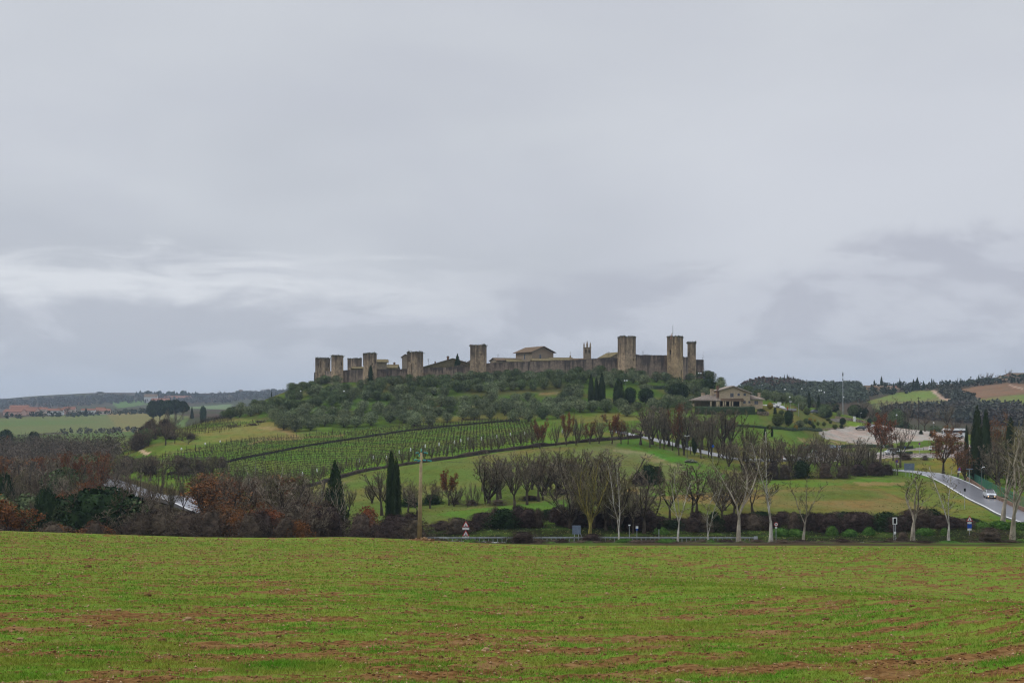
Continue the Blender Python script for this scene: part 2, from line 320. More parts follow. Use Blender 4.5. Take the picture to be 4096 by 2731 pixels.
# ---------------------------------------------------------------- ground sheet
PXg=np.broadcast_to(GU[:,None],zg.shape); PYg=YH-F*zg/np.maximum(GD[None,:],12.0); Dg=np.broadcast_to(GD[None,:],zg.shape)
nA=fbm(GX/9,GY/9,4); nB=fbm(GX/30+5,GY/22,3); nC=fbm(GX/3.1+9,GY/3.1,3); nF=fbm(GX/120+3,GY/120,3); nS=fbm(GX/40,GY/3.5,3)
def lerp(a,b,t): t=np.clip(t,0,1)[...,None]; return np.asarray(a)*(1-t)+np.asarray(b)*t
def sst(v,a,b): t=np.clip((v-a)/(b-a),0,1); return t*t*(3-2*t)
c=lerp((.085,.135,.032),(.15,.135,.055),sst(nB,.42,.66)); c=lerp(c,(.07,.10,.03),sst(nA,.55,.75)*.6)
ZC=np.array([.90,.95,.72])
def zone(poly,col1,col2=None,n=nA,lo=.4,hi=.62,d0=130,d1=6000,amt=1.0,wob=2.0):
    global c
    wx=(nC-.5)*wob*1.5; wy=(nA-.5)*wob
    m=inpoly(PXg+wx,PYg+wy*.6,poly)&(Dg>d0)&(Dg<d1)
    zk=1.0 if col1[2]>.15 else ZC
    col1=np.asarray(col1)*zk; col2=None if col2 is None else np.asarray(col2)*zk
    k=np.asarray(col1)+np.zeros(c.shape) if col2 is None else lerp(col1,col2,sst(n,lo,hi))
    c=np.where(m[...,None],c*(1-amt)+k*amt,c)
c=c*np.array([.84,.90,.62])
# distance classes
m=(Dg>560)[...,None]; c=np.where(m,lerp((.050,.055,.030),(.065,.050,.038),sst(nF,.4,.6)),c)
zone([(-950,445),(60,445),(120,470),(230,480),(300,500),(330,545),(-950,545)],(.045,.040,.022),(.07,.05,.03),nA,d1=600)
zone([(-60,440),(0,418),(60,415.5),(150,412),(190,416),(180,432),(100,440),(60,432),(0,436)],(.100,.140,.062),(.125,.14,.075),nF,d0=600,d1=1600)
zone([(105,412),(170,411),(165,432),(120,431)],(.21,.15,.10),(.17,.15,.08),nF,d0=600,d1=1600,amt=.8)
zone([(110,402),(145,399),(150,404),(118,408)],(.10,.18,.06),d0=1600,amt=.7)
zone([(186,407),(232,404),(230,412),(195,415)],(.14,.19,.12),d0=1600,amt=.9)
zone([(-60,432),(60,434),(150,431),(205,425),(205,434),(150,447),(60,452),(-60,452)],(.085,.12,.045),(.075,.07,.045),nF,.42,.56,d0=540,d1=900)
zone([(80,440),(140,437),(150,443),(85,447)],(.11,.13,.05),d0=500,d1=1000)
# vineyard hill
zone([(95,470),(140,462),(176,450),(228,443),(300,435),(380,427),(476,420),(545,420),(560,442),(476,456),(423,464),(370,471),(300,490),(215,498)],(.085,.155,.028),(.115,.150,.038),nS,d0=200,d1=560)
zone([(226,498),(300,489),(370,471),(430,462),(540,448),(560,440),(640,436),(700,470),(640,510),(300,545)],(.105,.130,.042),(.150,.135,.062),nB,d0=170,d1=330)
zone([(290,500),(360,478),(425,465),(500,474),(560,500),(480,505),(300,540)],(.085,.14,.035),(.11,.13,.04),nB,d0=170,d1=330,amt=.5)
zone([(430,514),(480,508),(560,500),(578,497),(575,508),(500,522)],(.09,.16,.035),d0=165,d1=260)
zone([(150,457),(176,440),(228,420),(262,420),(330,428),(300,436),(200,450)],(.105,.155,.035),(.17,.16,.065),nB,d0=330,d1=560)
for poly in ([(246,444),(262,439),(300,437.2),(345,434.2),(346,435.4),(300,438.8),(262,441),(250,445)],[(255,427),(275,426),(290,431),(300,437),(292,437),(280,431),(260,429)]):
    zone(poly,(.26,.19,.11),d0=300,d1=560,amt=.75,wob=1)
zone([(133,443),(136,442),(142,450),(150,452),(147,455),(140,452)],(.36,.27,.17),d0=280,d1=560)
zone([(300,425),(420,417),(560,412),(700,410),(700,378),(300,384),(226,416)],(.062,.105,.026),(.088,.088,.040),nA,.45,.62,d0=380,d1=560)
for a,b,yy in ((470,520,405),(540,580,393),(390,440,408)): zone([(a,yy),(b,yy-1.5),(b,yy+1),(a,yy+2.5)],(.24,.17,.11),d0=380,d1=520,amt=.6)
# meadow between the roads
zone([(600,505),(640,480),(700,485),(770,490),(850,488),(975,492),(990,520),(600,523)],(.105,.125,.040),(.190,.135,.070),nB,.40,.56,d0=160,d1=260,amt=.9)
zone([(640,484),(690,478),(760,479),(800,480),(960,474),(940,480),(850,484),(720,492),(640,497)],(.085,.165,.030),(.12,.14,.045),nA,d0=170,d1=300,amt=.8)
zone([(850,481),(905,482),(905,485),(860,486)],(.24,.165,.10),d0=170,d1=300,amt=.7,wob=1)
zone([(632,436),(665,447),(720,470),(700,482),(640,484),(600,470),(570,452),(600,446)],(.125,.135,.065),(.105,.125,.045),nB,d0=230,d1=340)
zone([(620,441),(634,436),(672,452),(708,466),(735,478),(690,480),(680,465),(640,452),(615,447)],(.070,.160,.030),(.085,.14,.035),nA,d0=230,d1=340)
zone([(612,447),(640,450),(672,462),(690,467),(668,466),(640,459),(612,452)],(.25,.21,.15),(.12,.14,.06),nC,.35,.6,d0=230,d1=340,amt=.6)
zone([(870,485),(975,492),(1000,515),(960,520),(920,505)],(.10,.15,.035),(.16,.15,.045),nA,d0=170,d1=260,amt=.7)
zone([(905,470),(935,458),(965,455),(985,462),(970,478),(940,470),(915,468)],(.13,.155,.035),(.18,.15,.045),nA,d0=250,d1=350,amt=.9)
zone([(838,462),(852,461),(860,466),(848,470),(838,468)],(.12,.18,.04),d0=250,d1=350)
# parking yards, lawn, terraces
zone([(765,425),(790,427),(825,431),(830,440),(870,445),(860,450),(790,458),(750,456)],(.095,.150,.038),(.14,.14,.055),nB,d0=310,d1=420)
zone([(797,437),(818,439),(833,441),(845,444.5),(812,444),(797,441)],(.26,.20,.12),(.14,.15,.05),nC,d0=310,d1=430,amt=.8)
zone([(818.6,432),(832,429),(855,425.8),(880,424),(935,431),(965,436),(970,443),(930,440),(880,443.5),(858,444),(838,440.5),(822,437.5)],(.31,.285,.25),(.26,.24,.21),nA,d0=330,d1=470,wob=.7)
zone([(780,455),(830,452),(872,452),(895,451),(930,446),(960,444),(990,444),(990,458),(950,458),(900,457),(860,460),(790,463)],(.28,.265,.25),(.24,.225,.21),nA,d0=300,d1=420,wob=.7)
zone([(838,459.5),(875,458),(875,462),(838,464)],(.12,.16,.04),d0=280,d1=400)
zone([(893,443.5),(922,445),(905,448),(893,448)],(.11,.15,.045),d0=330,d1=420)
zone([(905,450),(945,450),(940,452.5),(905,453)],(.12,.15,.04),d0=330,d1=420)
zone([(795,411),(804,416),(812,424),(800,425),(785,420)],(.10,.155,.035),(.22,.19,.06),nA,d0=350,d1=430)
zone([(845,421),(868,424),(870,427),(846,425)],(.14,.20,.04),d0=400,d1=470)
zone([(760,410),(800,410),(850,418),(845,428),(800,428),(760,424)],(.09,.115,.04),(.13,.11,.06),nC,d0=365,d1=480,amt=.6)
# hills on the right
zone([(868,401),(900,392),(925,390),(934,390),(944,397),(930,399),(868,404)],(.13,.185,.055),(.165,.17,.075),nF,d0=620,d1=1100)
zone([(872,404),(925,399.5),(944,397.5),(1000,406),(1024,411),(1100,414),(1100,424),(960,420),(875,412)],(.115,.140,.075),(.16,.15,.09),nF,d0=620,d1=1100)
zone([(958,389),(985,385),(1005,383),(1100,382),(1100,394),(1024,394),(985,398.5),(962,396)],(.19,.115,.095),(.155,.10,.082),nS,d0=620,d1=1100)
zone([(960,399),(985,398.5),(1024,394),(1100,393),(1100,407),(990,406)],(.12,.175,.050),(.15,.15,.075),nF,d0=620,d1=1100)
for poly in ([(931,390.5),(935,390),(944,397.5),(960,401),(990,406),(988,407.3),(955,402.5),(940,399)],[(1008,384),(1024,388.5),(1024,390),(1010,385.5)]): zone(poly,(.34,.26,.20),d0=620,d1=1100,wob=.5)
# verge strip of the main road
m=((Dg>127)&(Dg<147)&(PXg>440)); c=np.where(m[...,None],lerp((.06,.10,.022),(.055,.042,.028),sst(nA,.42,.58)),c)
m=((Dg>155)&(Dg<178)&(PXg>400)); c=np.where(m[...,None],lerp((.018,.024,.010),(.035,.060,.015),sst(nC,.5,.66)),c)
# sown field: how much of it is sprouts (1) or bare soil (0)
def sproutmask(x,y):
    a=x*.966+y*.259; b=-x*.259+y*.966
    s=fbm(a*.7,b*2.1,5,.62)*.56+fbm(a*3.3+7,b*6.1,3,.6)*.28+fbm(x*.13+23,y*.17+8,3)*.14
    st=fbm(a*.07+40,b*1.35,2); st2=fbm(a*.11+11,b*3.1+5,2)        # thin drill lines
    return s-np.clip((st-.66)*5.0,0,1)*.16-np.clip((st2-.64)*5,0,1)*.10
sp_=sproutmask(GX,GY)
near=np.clip((42-GD[None,:])/26,0,1); leftb=np.clip((330-GU[:,None])/500,0,1)
thr=.450+.040*near+.035*near*leftb
sprout=sst(sp_,thr-.06,thr+.05)
pud=inpoly(PXg,PYg,[(851,560),(862,555),(884,548.5),(886,550),(868,557),(853,561)])&(Dg<127)
v=np.stack([GX,GY,zg],-1).reshape(-1,3); nu,nd=zg.shape
ii=(np.arange(nu-1)[:,None]*nd+np.arange(nd-1)[None,:]).ravel()
f=np.stack([ii,ii+nd,ii+nd+1,ii+1],1)
M_ground=bpy.data.materials.new('ground_cover'); M_ground.use_nodes=True; N=NT(M_ground.node_tree); B=N.n['Principled BSDF']
at1=N.new('ShaderNodeAttribute',attribute_name='cover'); at2=N.new('ShaderNodeAttribute',attribute_name='sprout'); at3=N.new('ShaderNodeAttribute',attribute_name='field')
tcg=N.new('ShaderNodeTexCoord'); V=tcg.outputs['Object']
g1=N.noise(V,.9,5,.65); g2=N.noise(V,7,4,.65); g3=N.noise(V,.12,4,.6)
land=N.mix(N.m('MULTIPLY',N.ss(N.noise(N.scalev(V,(.16,.10,.16)),1.0,7,.68),.44,.60),.55),at1.outputs[0],N.mix(1.0,at1.outputs[0],(1.12,.84,.76),'MULTIPLY'))
land=N.mix(N.m('MULTIPLY',N.ss(N.noise(N.scalev(V,(.5,.22,.5)),1.0,6,.7),.50,.62),.5),land,N.mix(1.0,land,(.62,.66,.60),'MULTIPLY'))
land=N.mix(N.m('MULTIPLY',N.ss(g1,.42,.66),.5),land,N.mix(1.0,land,(.70,.70,.66),'MULTIPLY'))
land=N.mix(N.m('MULTIPLY',N.ss(g2,.52,.68),.4),land,N.mix(1.0,land,(1.35,1.3,1.2),'MULTIPLY'))
soil=N.mix(N.ss(g2,.36,.64),(.085,.042,.015),(.19,.105,.042))
soil=N.mix(N.m('MULTIPLY',N.ss(g1,.5,.66),.4),soil,(.26,.165,.080))
sA=N.new('ShaderNodeVectorRotate'); sA.rotation_type='Z_AXIS'; sA.inputs['Angle'].default_value=R(-15); N.l.new(V,sA.inputs['Vector']); RV=sA.outputs[0]
l1=N.noise(N.scalev(RV,(.10,1.0,1)),1.0,4,.62); l2=N.noise(N.scalev(RV,(.35,3.2,1)),1.0,4,.65); l3=N.noise(N.scalev(RV,(.03,.22,1)),1.0,3,.6)
grn=N.mix(N.ss(g3,.38,.62),(.105,.195,.024),(.150,.205,.030))
grn=N.mix(N.m('MULTIPLY',N.ss(l3,.42,.62),.5),grn,(.085,.180,.020))
grn=N.mix(N.m('MULTIPLY',N.ss(g1,.38,.62),.45),grn,(.120,.150,.026))
grn=N.mix(N.m('MULTIPLY',N.ss(l2,.50,.62),.55),grn,(.150,.100,.036))
grn=N.mix(N.m('MULTIPLY',N.ss(l1,.52,.66),.60),grn,(.165,.095,.040))
grn=N.mix(N.m('MULTIPLY',N.ss(N.noise(V,2.6,4,.7),.52,.66),.5),grn,(.175,.110,.048))
k=N.m('ADD',at2.outputs[2],N.m('ADD',N.m('MULTIPLY',N.m('SUBTRACT',g2,.5),.9),N.m('MULTIPLY',N.m('SUBTRACT',N.noise(V,24,3,.65),.5),.8)))
fieldc=N.mix(N.ss(k,.18,.55),soil,grn)
N.put(B.inputs['Base Color'],N.mix(at3.outputs[2],land,fieldc)); B.inputs['Roughness'].default_value=.95; B.inputs['Specular IOR Level'].default_value=.0
bp=N.new('ShaderNodeBump'); bp.inputs['Strength'].default_value=.7; bp.inputs['Distance'].default_value=.06
N.l.new(N.noise(V,11,4,.7),bp.inputs['Height']); N.l.new(bp.outputs[0],B.inputs['Normal'])
gm=npmesh('ground',v,f,M_ground,True)
ca=gm.attributes.new('cover','FLOAT_COLOR','POINT'); rgba=np.ones((nu*nd,4),np.float32); rgba[:,:3]=c.reshape(-1,3)
pu=pud.ravel(); ca.data.foreach_set('color',rgba.ravel())
a2=gm.attributes.new('sprout','FLOAT','POINT'); s2=sprout.ravel().copy(); s2[pu]=0; a2.data.foreach_set('value',s2.astype(np.float32))
fe=(1-sst(Dg,126,128)).ravel(); a3=gm.attributes.new('field','FLOAT','POINT'); a3.data.foreach_set('value',fe.astype(np.float32))
struct(ob('ground',gm))
# sprouts of the sown field: small blades, thinner with distance
M_blade=mat('young_wheat',(.095,.225,.020),(.235,.255,.042),scale=.45,rough=.6,spec=.0,detail=7,lo=.38,hi=.62)
def sprouts():
    n=260000; dd=np.linspace(6,127,400); pyd=YH-F*zw(0*dd+.001,dd)/dd; pyd=np.minimum.accumulate(pyd); D=np.interp(-rng.uniform(546,715,n),-pyd,dd)*rng.uniform(.97,1.03,n); px=rng.uniform(-60,1084,n); x=(px-512)/F*D
    s=sproutmask(x,D); nr=np.clip((42-D)/26,0,1); th=.450+.040*nr+.035*nr*np.clip((330-px)/500,0,1)
    keep=(s+rng.normal(0,.035,n))>th; x=x[keep]; y=D[keep]; n=len(x); z=zw(x,y)
    V=[];Fc=[]
    for k in range(3):
        ox=rng.normal(0,.04+.0008*y,n); oy=rng.normal(0,.05+.002*y,n); h=rng.uniform(.03,.075,n)*(.8+y/110); w=.30*y/F+.0005
        a=rng.uniform(0,math.pi,n); lx=rng.normal(0,.035,n); ly=rng.normal(0,.035,n)
        bx=x+ox; by=y+oy
        p0=np.stack([bx-np.cos(a)*w,by-np.sin(a)*w,z-.01],1); p1=np.stack([bx+np.cos(a)*w,by+np.sin(a)*w,z-.01],1); p2=np.stack([bx+lx,by+ly,z+h],1)
        V.append(np.stack([p0,p1,p2],1).reshape(-1,3))
    V=np.concatenate(V); return npmesh('wheat_sprouts',V,np.arange(len(V)).reshape(-1,3),M_blade)
tag(ob('wheat_sprouts',sprouts()),'short bright green wheat sprouts over the near field','young crop',kind='stuff')
# clods and stones
M_clod=mat('clay_clod',(.21,.115,.052),(.105,.055,.026),scale=9,rough=.95,bump=.8,var=.3)
M_stone_t=mat('tan_field_stone',(.40,.27,.15),(.24,.15,.085),scale=7,rough=.9,bump=.6,var=.25)
def rockmesh(name,seed,m,sub=2):
    import bmesh
    bm=bmesh.new(); bmesh.ops.create_icosphere(bm,subdivisions=sub,radius=1); r=random.Random(seed); ph=[r.uniform(0,6) for _ in range(6)]
    for vv in bm.verts:
        q=vv.co; k=1+.18*math.sin(3.1*q.x+ph[0])*math.cos(2.7*q.y+ph[1])+.16*math.sin(5.3*q.z+ph[2]+q.x*2)+.10*math.sin(8*q.y+ph[3]+q.z*3)
        vv.co=Vector((q.x*k,q.y*k*.8,q.z*k*.62+.25))
    me=bpy.data.meshes.new(name); bm.to_mesh(me); bm.free(); me.materials.append(m); return me
rocks=[rockmesh('clod',i,M_clod) for i in range(4)]+[rockmesh('stone',i+9,M_stone_t) for i in range(4)]
# (px,py,width px,is_stone)
ROCKS=[(49,584,6,1,'pitted tan stone standing upright in the sprouts at the left'),(148,596,9,0,'largest brown clod on the left side of the field'),(178,563,3.5,1,'small tan stone just below the brow left of the pole'),(88,567,7,0,'flat brown clod high on the left slope of the field'),
(287,590,6,1,'ochre clod on the green slope below the conical dark tree'),(187,620,10,1,'long broken tan clod at the left on a strip of bare soil'),(89,627,7,1,'tan clod at the left above the pebbled soil'),(162,641,9,0,'reddish clod on the bare soil patch left of centre'),
(160,659,6,1,'round pinkish stone low on the left'),(153,672,6,1,'pale stone near the bottom edge, left of centre'),(250,672,10,0,'big clod near the bottom edge under the pole'),(445,597,6,1,'ochre stone in mid field below the pole'),(507,583,5,1,'small ochre stone in mid field right of the pole'),
(607,594,5,1,'bright tan stone at the left end of the swell'),(793,617,5,1,'ochre stone alone in the middle of the right field'),(746,572,4,1,'pale stone on the crest line of the swell'),(838,573,4,0,'dark clod beside the far dip of the field'),(843,570,3.5,1,'pale stone in the far dip of the field'),
(1008,618,6,0,'ochre clod on the bare mound at the right edge'),(1019,617,4,0,'smaller clod beside the mound at the right edge'),(690,656,5,1,'tan stone in the lower middle of the field'),(912,663,8,0,'dark clod low on the right'),(604,689,9,1,'flat tan stone at the bottom edge right of centre'),
(660,679,7,0,'brown clod near the bottom edge in the middle'),(516,663,5,1,'small stone in the lower middle left of centre'),(30,606,6,0,'clod at the left edge above the pebbled soil'),(20,640,8,1,'tan clod in the corner of pebbled soil'),(108,610,5,1,'small tan stone above the first bare strip')]
for i,(px,py,w,s,lb) in enumerate(ROCKS):
    p=G(px,py); r=w/2/F*p.y; o=ob('field_stone' if s else 'soil_clod',rocks[(4 if s else 0)+i%4],None,p,rnd.uniform(0,6),(r,r,r*rnd.uniform(.7,.95)))
    tag(o,lb,'stone' if s else 'clod','stones and clods lying in the sown field')
for i in range(90):
    D=14+rnd.random()**1.4*70; px=rnd.uniform(-10,1034); p=T(px,D); r=rnd.uniform(.03,.085)*(.75+D/70); s=i%3==0
    o=ob('field_stone' if s else 'soil_clod',rocks[(4 if s else 0)+i%4],None,p,rnd.uniform(0,6),(r,r,r*.8))
    w3=('nearest part','middle part','far part')[0 if D<25 else 1 if D<45 else 2]; s3=('left third','middle third','right third')[min(2,max(0,int(px/342)))]
    tag(o,f"small {'tan stone' if s else 'brown clod'} in the {w3} of the field, {s3}",'stone' if s else 'clod','small stones and clods scattered over the field')
def crumbs():
    n=26000; D=12+(rng.random(n)**1.9)*112; px=rng.uniform(-40,1060,n); x=(px-512)/F*D; s=sproutmask(x,D)
    k=s+rng.normal(0,.06,n)<.50; x=x[k]; y=D[k]; n=len(x); z=zw(x,y); r=rng.uniform(.010,.032,n)**1.0*(.7+y/38)
    base=np.array([(1,0,0),(0,1,0),(-1,0,0),(0,-1,0),(0,0,.8),(0,0,-.5)]); fc=np.array([(0,1,4),(1,2,4),(2,3,4),(3,0,4),(1,0,5),(2,1,5),(3,2,5),(0,3,5)])
    a=rng.uniform(0,6.28,n); jit=rng.uniform(.6,1.35,(n,6,3)); P=base[None]*jit*r[:,None,None]
    X=P[...,0]*np.cos(a)[:,None]-P[...,1]*np.sin(a)[:,None]+x[:,None]; Y=P[...,0]*np.sin(a)[:,None]+P[...,1]*np.cos(a)[:,None]+y[:,None]; Z=P[...,2]+z[:,None]+r[:,None]*.3
    me=npmesh('soil_crumbs',np.stack([X,Y,Z],-1).reshape(-1,3),(fc[None]+np.arange(n)[:,None,None]*6).reshape(-1,3),[M_clod,M_stone_t]); me.polygons.foreach_set('material_index',np.repeat((rng.random(n)<.22).astype(np.int32),8)); return me
tag(ob('soil_crumbs',crumbs()),'crumbly red brown soil lumps between the sprouts','soil',kind='stuff')
# ---------------------------------------------------------------- roads
M_wet=mat('wet_asphalt',(.145,.145,.16),(.10,.10,.115),scale=.7,rough=.28,spec=.6)
M_asph=mat('pale_asphalt',(.30,.30,.31),(.23,.23,.24),scale=.6,rough=.45,spec=.5)
M_line=mat('road_paint',(.75,.75,.74),(.62,.62,.6),scale=2,rough=.5)
M_conc=mat('concrete',(.34,.31,.27),(.24,.22,.19),scale=1.5)
def spline(P,step=3.0):
    P=[Vector(p) for p in P]; Q=[]
    for i in range(len(P)-1):
        a=P[max(i-1,0)];b=P[i];c_=P[i+1];d=P[min(i+2,len(P)-1)]; n=max(1,int((c_-b).length/step))
        for k in range(n):
            t=k/n; Q.append(.5*((2*b)+(c_-a)*t+(2*a-5*b+4*c_-d)*t*t+(3*b-a-3*c_+d)*t**3))
    Q.append(P[-1]); return Q
def ribbon(name,P,o0,o1,m,lift,n=6,dash=None,th=0.0):
    """strip along P between side offsets o0..o1, draped on the ground"""
    Q=P; mb=MB(); rows=[]
    for i,p in enumerate(Q):
        d=(Q[min(i+1,len(Q)-1)]-Q[max(i-1,0)]); d.z=0; d.normalize(); s=Vector((d.y,-d.x,0))
        zc_=float(max(zw(p.x+s.x*o,p.y+s.y*o) for o in (-2.5,0,2.5)))
        rows.append([(p.x+s.x*o,p.y+s.y*o,zc_+lift) for o in np.linspace(o0,o1,n)])
    for i in range(len(rows)-1):
        if dash and (i//dash)%2: continue
        for k in range(n-1): mb.quad(rows[i][k+1],rows[i][k],rows[i+1][k],rows[i+1][k+1])
        if th:
            for k,s_ in ((0,1),(n-1,-1)):
                a,b=rows[i][k],rows[i+1][k]; mb.quad(a,b,(b[0],b[1],b[2]-th),(a[0],a[1],a[2]-th))
    return struct(ob(name,mb.mesh(name,m)))
def road(name,P,w,m,edge=True,centre=False):
    ribbon(name,P,-w/2,w/2,m,.13,7,th=.8)
    if edge:
        ribbon(name+'_edge_line',P,-w/2+.15,-w/2+.4,M_line,.137,2); ribbon(name+'_edge_line',P,w/2-.4,w/2-.15,M_line,.137,2)
    if centre: ribbon(name+'_centre_line',P,-.09,.09,M_line,.137,2,dash=2)
tw=[(1900,152),(1200,151),(1024,151),(900,151),(760,151),(620,151),(500,151),(430,152),(370,157),(310,168),(255,187),(205,212),(168,240),(136,264),(112,288),(80,330),(30,400),(-60,500)]
P_main=spline([T(a,d) for a,d in tw],4)
road('main_road',P_main,7.5,M_wet,True,True)
rp=[G(a,b,165) for a,b in ((1060,526),(1024,517.3),(1003,507.5),(985,499.5),(967,490),(950,481.5),(935,476),(918,472.4),(900,470.6),(884,469.6))]
P_side=spline([T(1130,172)]+rp,3); road('side_road',P_side,6.6,M_wet,True)
P_acc=spline([G(a,b,240) for a,b in ((615,431),(631,434.9),(651,438.8),(669,443.6),(686,447.8),(704,452.4),(717,455.5),(735,459),(760,460.5),(800,461))],3)
road('access_road',P_acc,4.2,M_asph,False)
P_up=spline([G(a,b,380) for a,b in ((766,404.8),(772,405.6),(779,407.3),(786,409.5),(791,411.2))],2)
road('hill_road',P_up,5.5,M_asph,False)
# ---------------------------------------------------------------- stone
def stonemat(name,light,mid,dark,a=.35,b=.9,sc_=1.4,streak=1.0):
    m=bpy.data.materials.new(name); m.use_nodes=True; N=NT(m.node_tree); B=N.n['Principled BSDF']; t=N.new('ShaderNodeTexCoord'); V=t.outputs['Object']
    sp=N.new('ShaderNodeSeparateXYZ'); N.l.new(t.outputs['Generated'],sp.inputs[0])
    n1=N.noise(V,sc_,5,.75); vo=N.new('ShaderNodeTexVoronoi'); vo.inputs['Scale'].default_value=1.6; N.l.new(N.scalev(V,(1,1,1.7)),vo.inputs['Vector'])
    st=N.noise(N.scalev(V,(.9,.9,.05)),1.0,4,.65); bl=N.noise(V,.22,4,.6)
    c=N.mix(N.ss(n1,.3,.7),mid,light); c=N.mix(N.m('MULTIPLY',N.m('FRACT',N.m('MULTIPLY',vo.outputs['Color'],3.0)),.35),c,mid)
    k=N.m('ADD',sp.outputs[2],N.m('ADD',N.m('MULTIPLY',N.m('SUBTRACT',st,.5),streak*1.5),N.m('MULTIPLY',N.m('SUBTRACT',bl,.5),1.0)))
    c=N.mix(N.m('MULTIPLY',N.ss(k,a,b),.85),c,dark)
    c=N.mix(N.m('MULTIPLY',N.ss(N.noise(V,2.2,3,.7),.56,.68),.55),c,dark)
    N.put(B.inputs['Base Color'],c); B.inputs['Roughness'].default_value=.95; B.inputs['Specular IOR Level'].default_value=.1
    bp=N.new('ShaderNodeBump'); bp.inputs['Strength'].default_value=.8; bp.inputs['Distance'].default_value=.25; N.l.new(n1,bp.inputs['Height']); N.l.new(bp.outputs[0],B.inputs['Normal'])
    return m
M_tow=stonemat('tower_stone',(.47,.355,.225),(.22,.165,.110),(.062,.048,.037),.42,1.08,1.0,1.5)
M_gate=stonemat('gate_tower_stone',(.50,.37,.21),(.24,.175,.105),(.080,.060,.044),.45,1.02,1.0,1.4)
M_wall=stonemat('curtain_wall_stone',(.33,.25,.18),(.175,.138,.108),(.050,.043,.040),.48,.98,1.0,1.5)
M_vstone=stonemat('town_stone',(.30,.235,.165),(.20,.16,.115),(.12,.10,.08),.9,1.6)
M_farm=stonemat('farm_stone',(.60,.49,.34),(.33,.255,.17),(.20,.155,.11),1.1,1.9,2.6,.5)
M_brick=mat('plain_plaster',(.25,.20,.145),(.17,.14,.105),scale=.8)
M_roof=mat('clay_roof_tiles',(.17,.12,.078),(.10,.075,.052),scale=1.6,bump=.4)
M_roofm=mat('mossy_roof_tiles',(.17,.135,.075),(.11,.095,.05),scale=1.1,bump=.4)
M_porch_shade=mat('painted_shade',(.010,.009,.008),rough=1)  # near black, painted shade for the farmhouse porch
M_glass=mat('window_glass',(.05,.06,.08),(.035,.04,.05),rough=.12,spec=.7)
M_frame=mat('window_frame',(.30,.27,.24),rough=.6)
M_moss_top=mat('moss_and_weeds',(.085,.085,.035),(.05,.045,.025),scale=2,rough=.95)
M_metal=mat('galvanised_metal',(.42,.44,.46),(.33,.35,.37),scale=2,rough=.45,metal=.4)
M_dmetal=mat('dark_metal',(.05,.055,.06),rough=.5,metal=.3)
M_whitep=mat('white_paint',(.78,.78,.77),rough=.5)
M_chim=mat('chimney_brick',(.22,.13,.085),(.13,.09,.065),scale=3)
def pxx(px,D): return (px-512)/F*D
def leafcards(n,cen,ext,size,seed,flat=.0):
    r=np.random.default_rng(seed); p=r.normal(0,.5,(n,3))*np.array(ext)+np.array(cen)
    a=r.normal(0,1,(n,3)); a/=np.linalg.norm(a,axis=1)[:,None]; b=np.cross(a,r.normal(0,1,(n,3))); b/=np.linalg.norm(b,axis=1)[:,None]
    s=r.uniform(.5,1,(n,1))*size; V=np.stack([p-a*s,p+b*s*.6,p+a*s,p-b*s*.6],1).reshape(-1,3)
    return V,np.arange(len(V)).reshape(-1,4)
def panel(mb,P,d,w,z0,z1,th,holes=(),m=0,inn=None):
    """upright wall from P along d (unit xy), thickness th inwards, with holes (s0,s1,a,b,arched)"""
    inn=inn if inn else Vector((-d.y,d.x,0))
    def blk(s0,s1,a,b):
        if s1-s0<.01 or b-a<.01: return
        A=P+d*s0; Bq=P+d*s1; q=[A,Bq,Bq+inn*th,A+inn*th]; mb.prism([(p.x,p.y) for p in q],a,b,m)
    s=0
    for (s0,s1,a,b,ar) in sorted(holes):
        blk(s,s0,z0,z1); blk(s0,s1,z0,a); blk(s0,s1,b,z1); s=s1
        if ar: # pointed head made of four wedge blocks
            hw=(s1-s0)/2; n=4
            for k in range(n):
                x0=s0+hw*k/n; x1=s0+hw*(k+1)/n; h0=b-hw*1.3*(1-((k+.5)/n))**1.5
                blk(x0,x1,h0,b); blk(s0+s1-x1,s0+s1-x0,h0,b)
    blk(s,w,z0,z1)
TOW=[ # left,corner,right,D,topY,mat,label,holes on left face,holes on right face (fraction s0,s1, yTop,yBottom)
(314.5,324.8,328.7,516,357.6,0,'broad weathered tower at the far left end of the castle wall',[(.3,.36,363,368),(.5,.58,361,368)],[(.35,.65,362,367)]),
(330,335,342.6,492,355.0,0,'second tower from the left, slim with a pale left face',[(.45,.65,374,378)],[(.6,.78,362,365)]),
(346.7,355.6,360.6,572,358.0,0,'low tower behind the wall between the second and fourth towers',[(.42,.55,367,372)],[]),
(362,368.4,376,479,352.7,0,'fourth tower from the left with two small black openings',[(.45,.65,357.6,360),(.0,.12,365,366.5),(.45,.62,371,373)],[(.75,.9,359,363)]),
(406.5,416.8,422.4,471,351.4,0,'tower with a tall vertical slit, left of the sloping town roof',[(.42,.52,363,377)],[(.5,.6,362,364)]),
(470,484,486.3,467,344.3,0,'tall square tower beside the dark conifer of the town',[(.62,.64,363,375)],[]),
(618.8,624.6,636.5,464,335.7,0,'tallest plain tower to the right of the spired belfry',[(.12,.24,346,350.5)],[(.88,.95,355,356)]),
(667.9,678,684.7,473,335.7,1,'gate tower with a pointed archway and a flagpole on top',[(.24,.38,349.2,354.4),(.55,.6,340,342)],[(.42,.66,368.6,379)]),
(687.7,695.4,697.2,497,341.7,0,'slender ruined tower at the right end with sky through its arched window',[(.10,.32,351.3,356.0)],[(.2,.5,348,353)]),
]
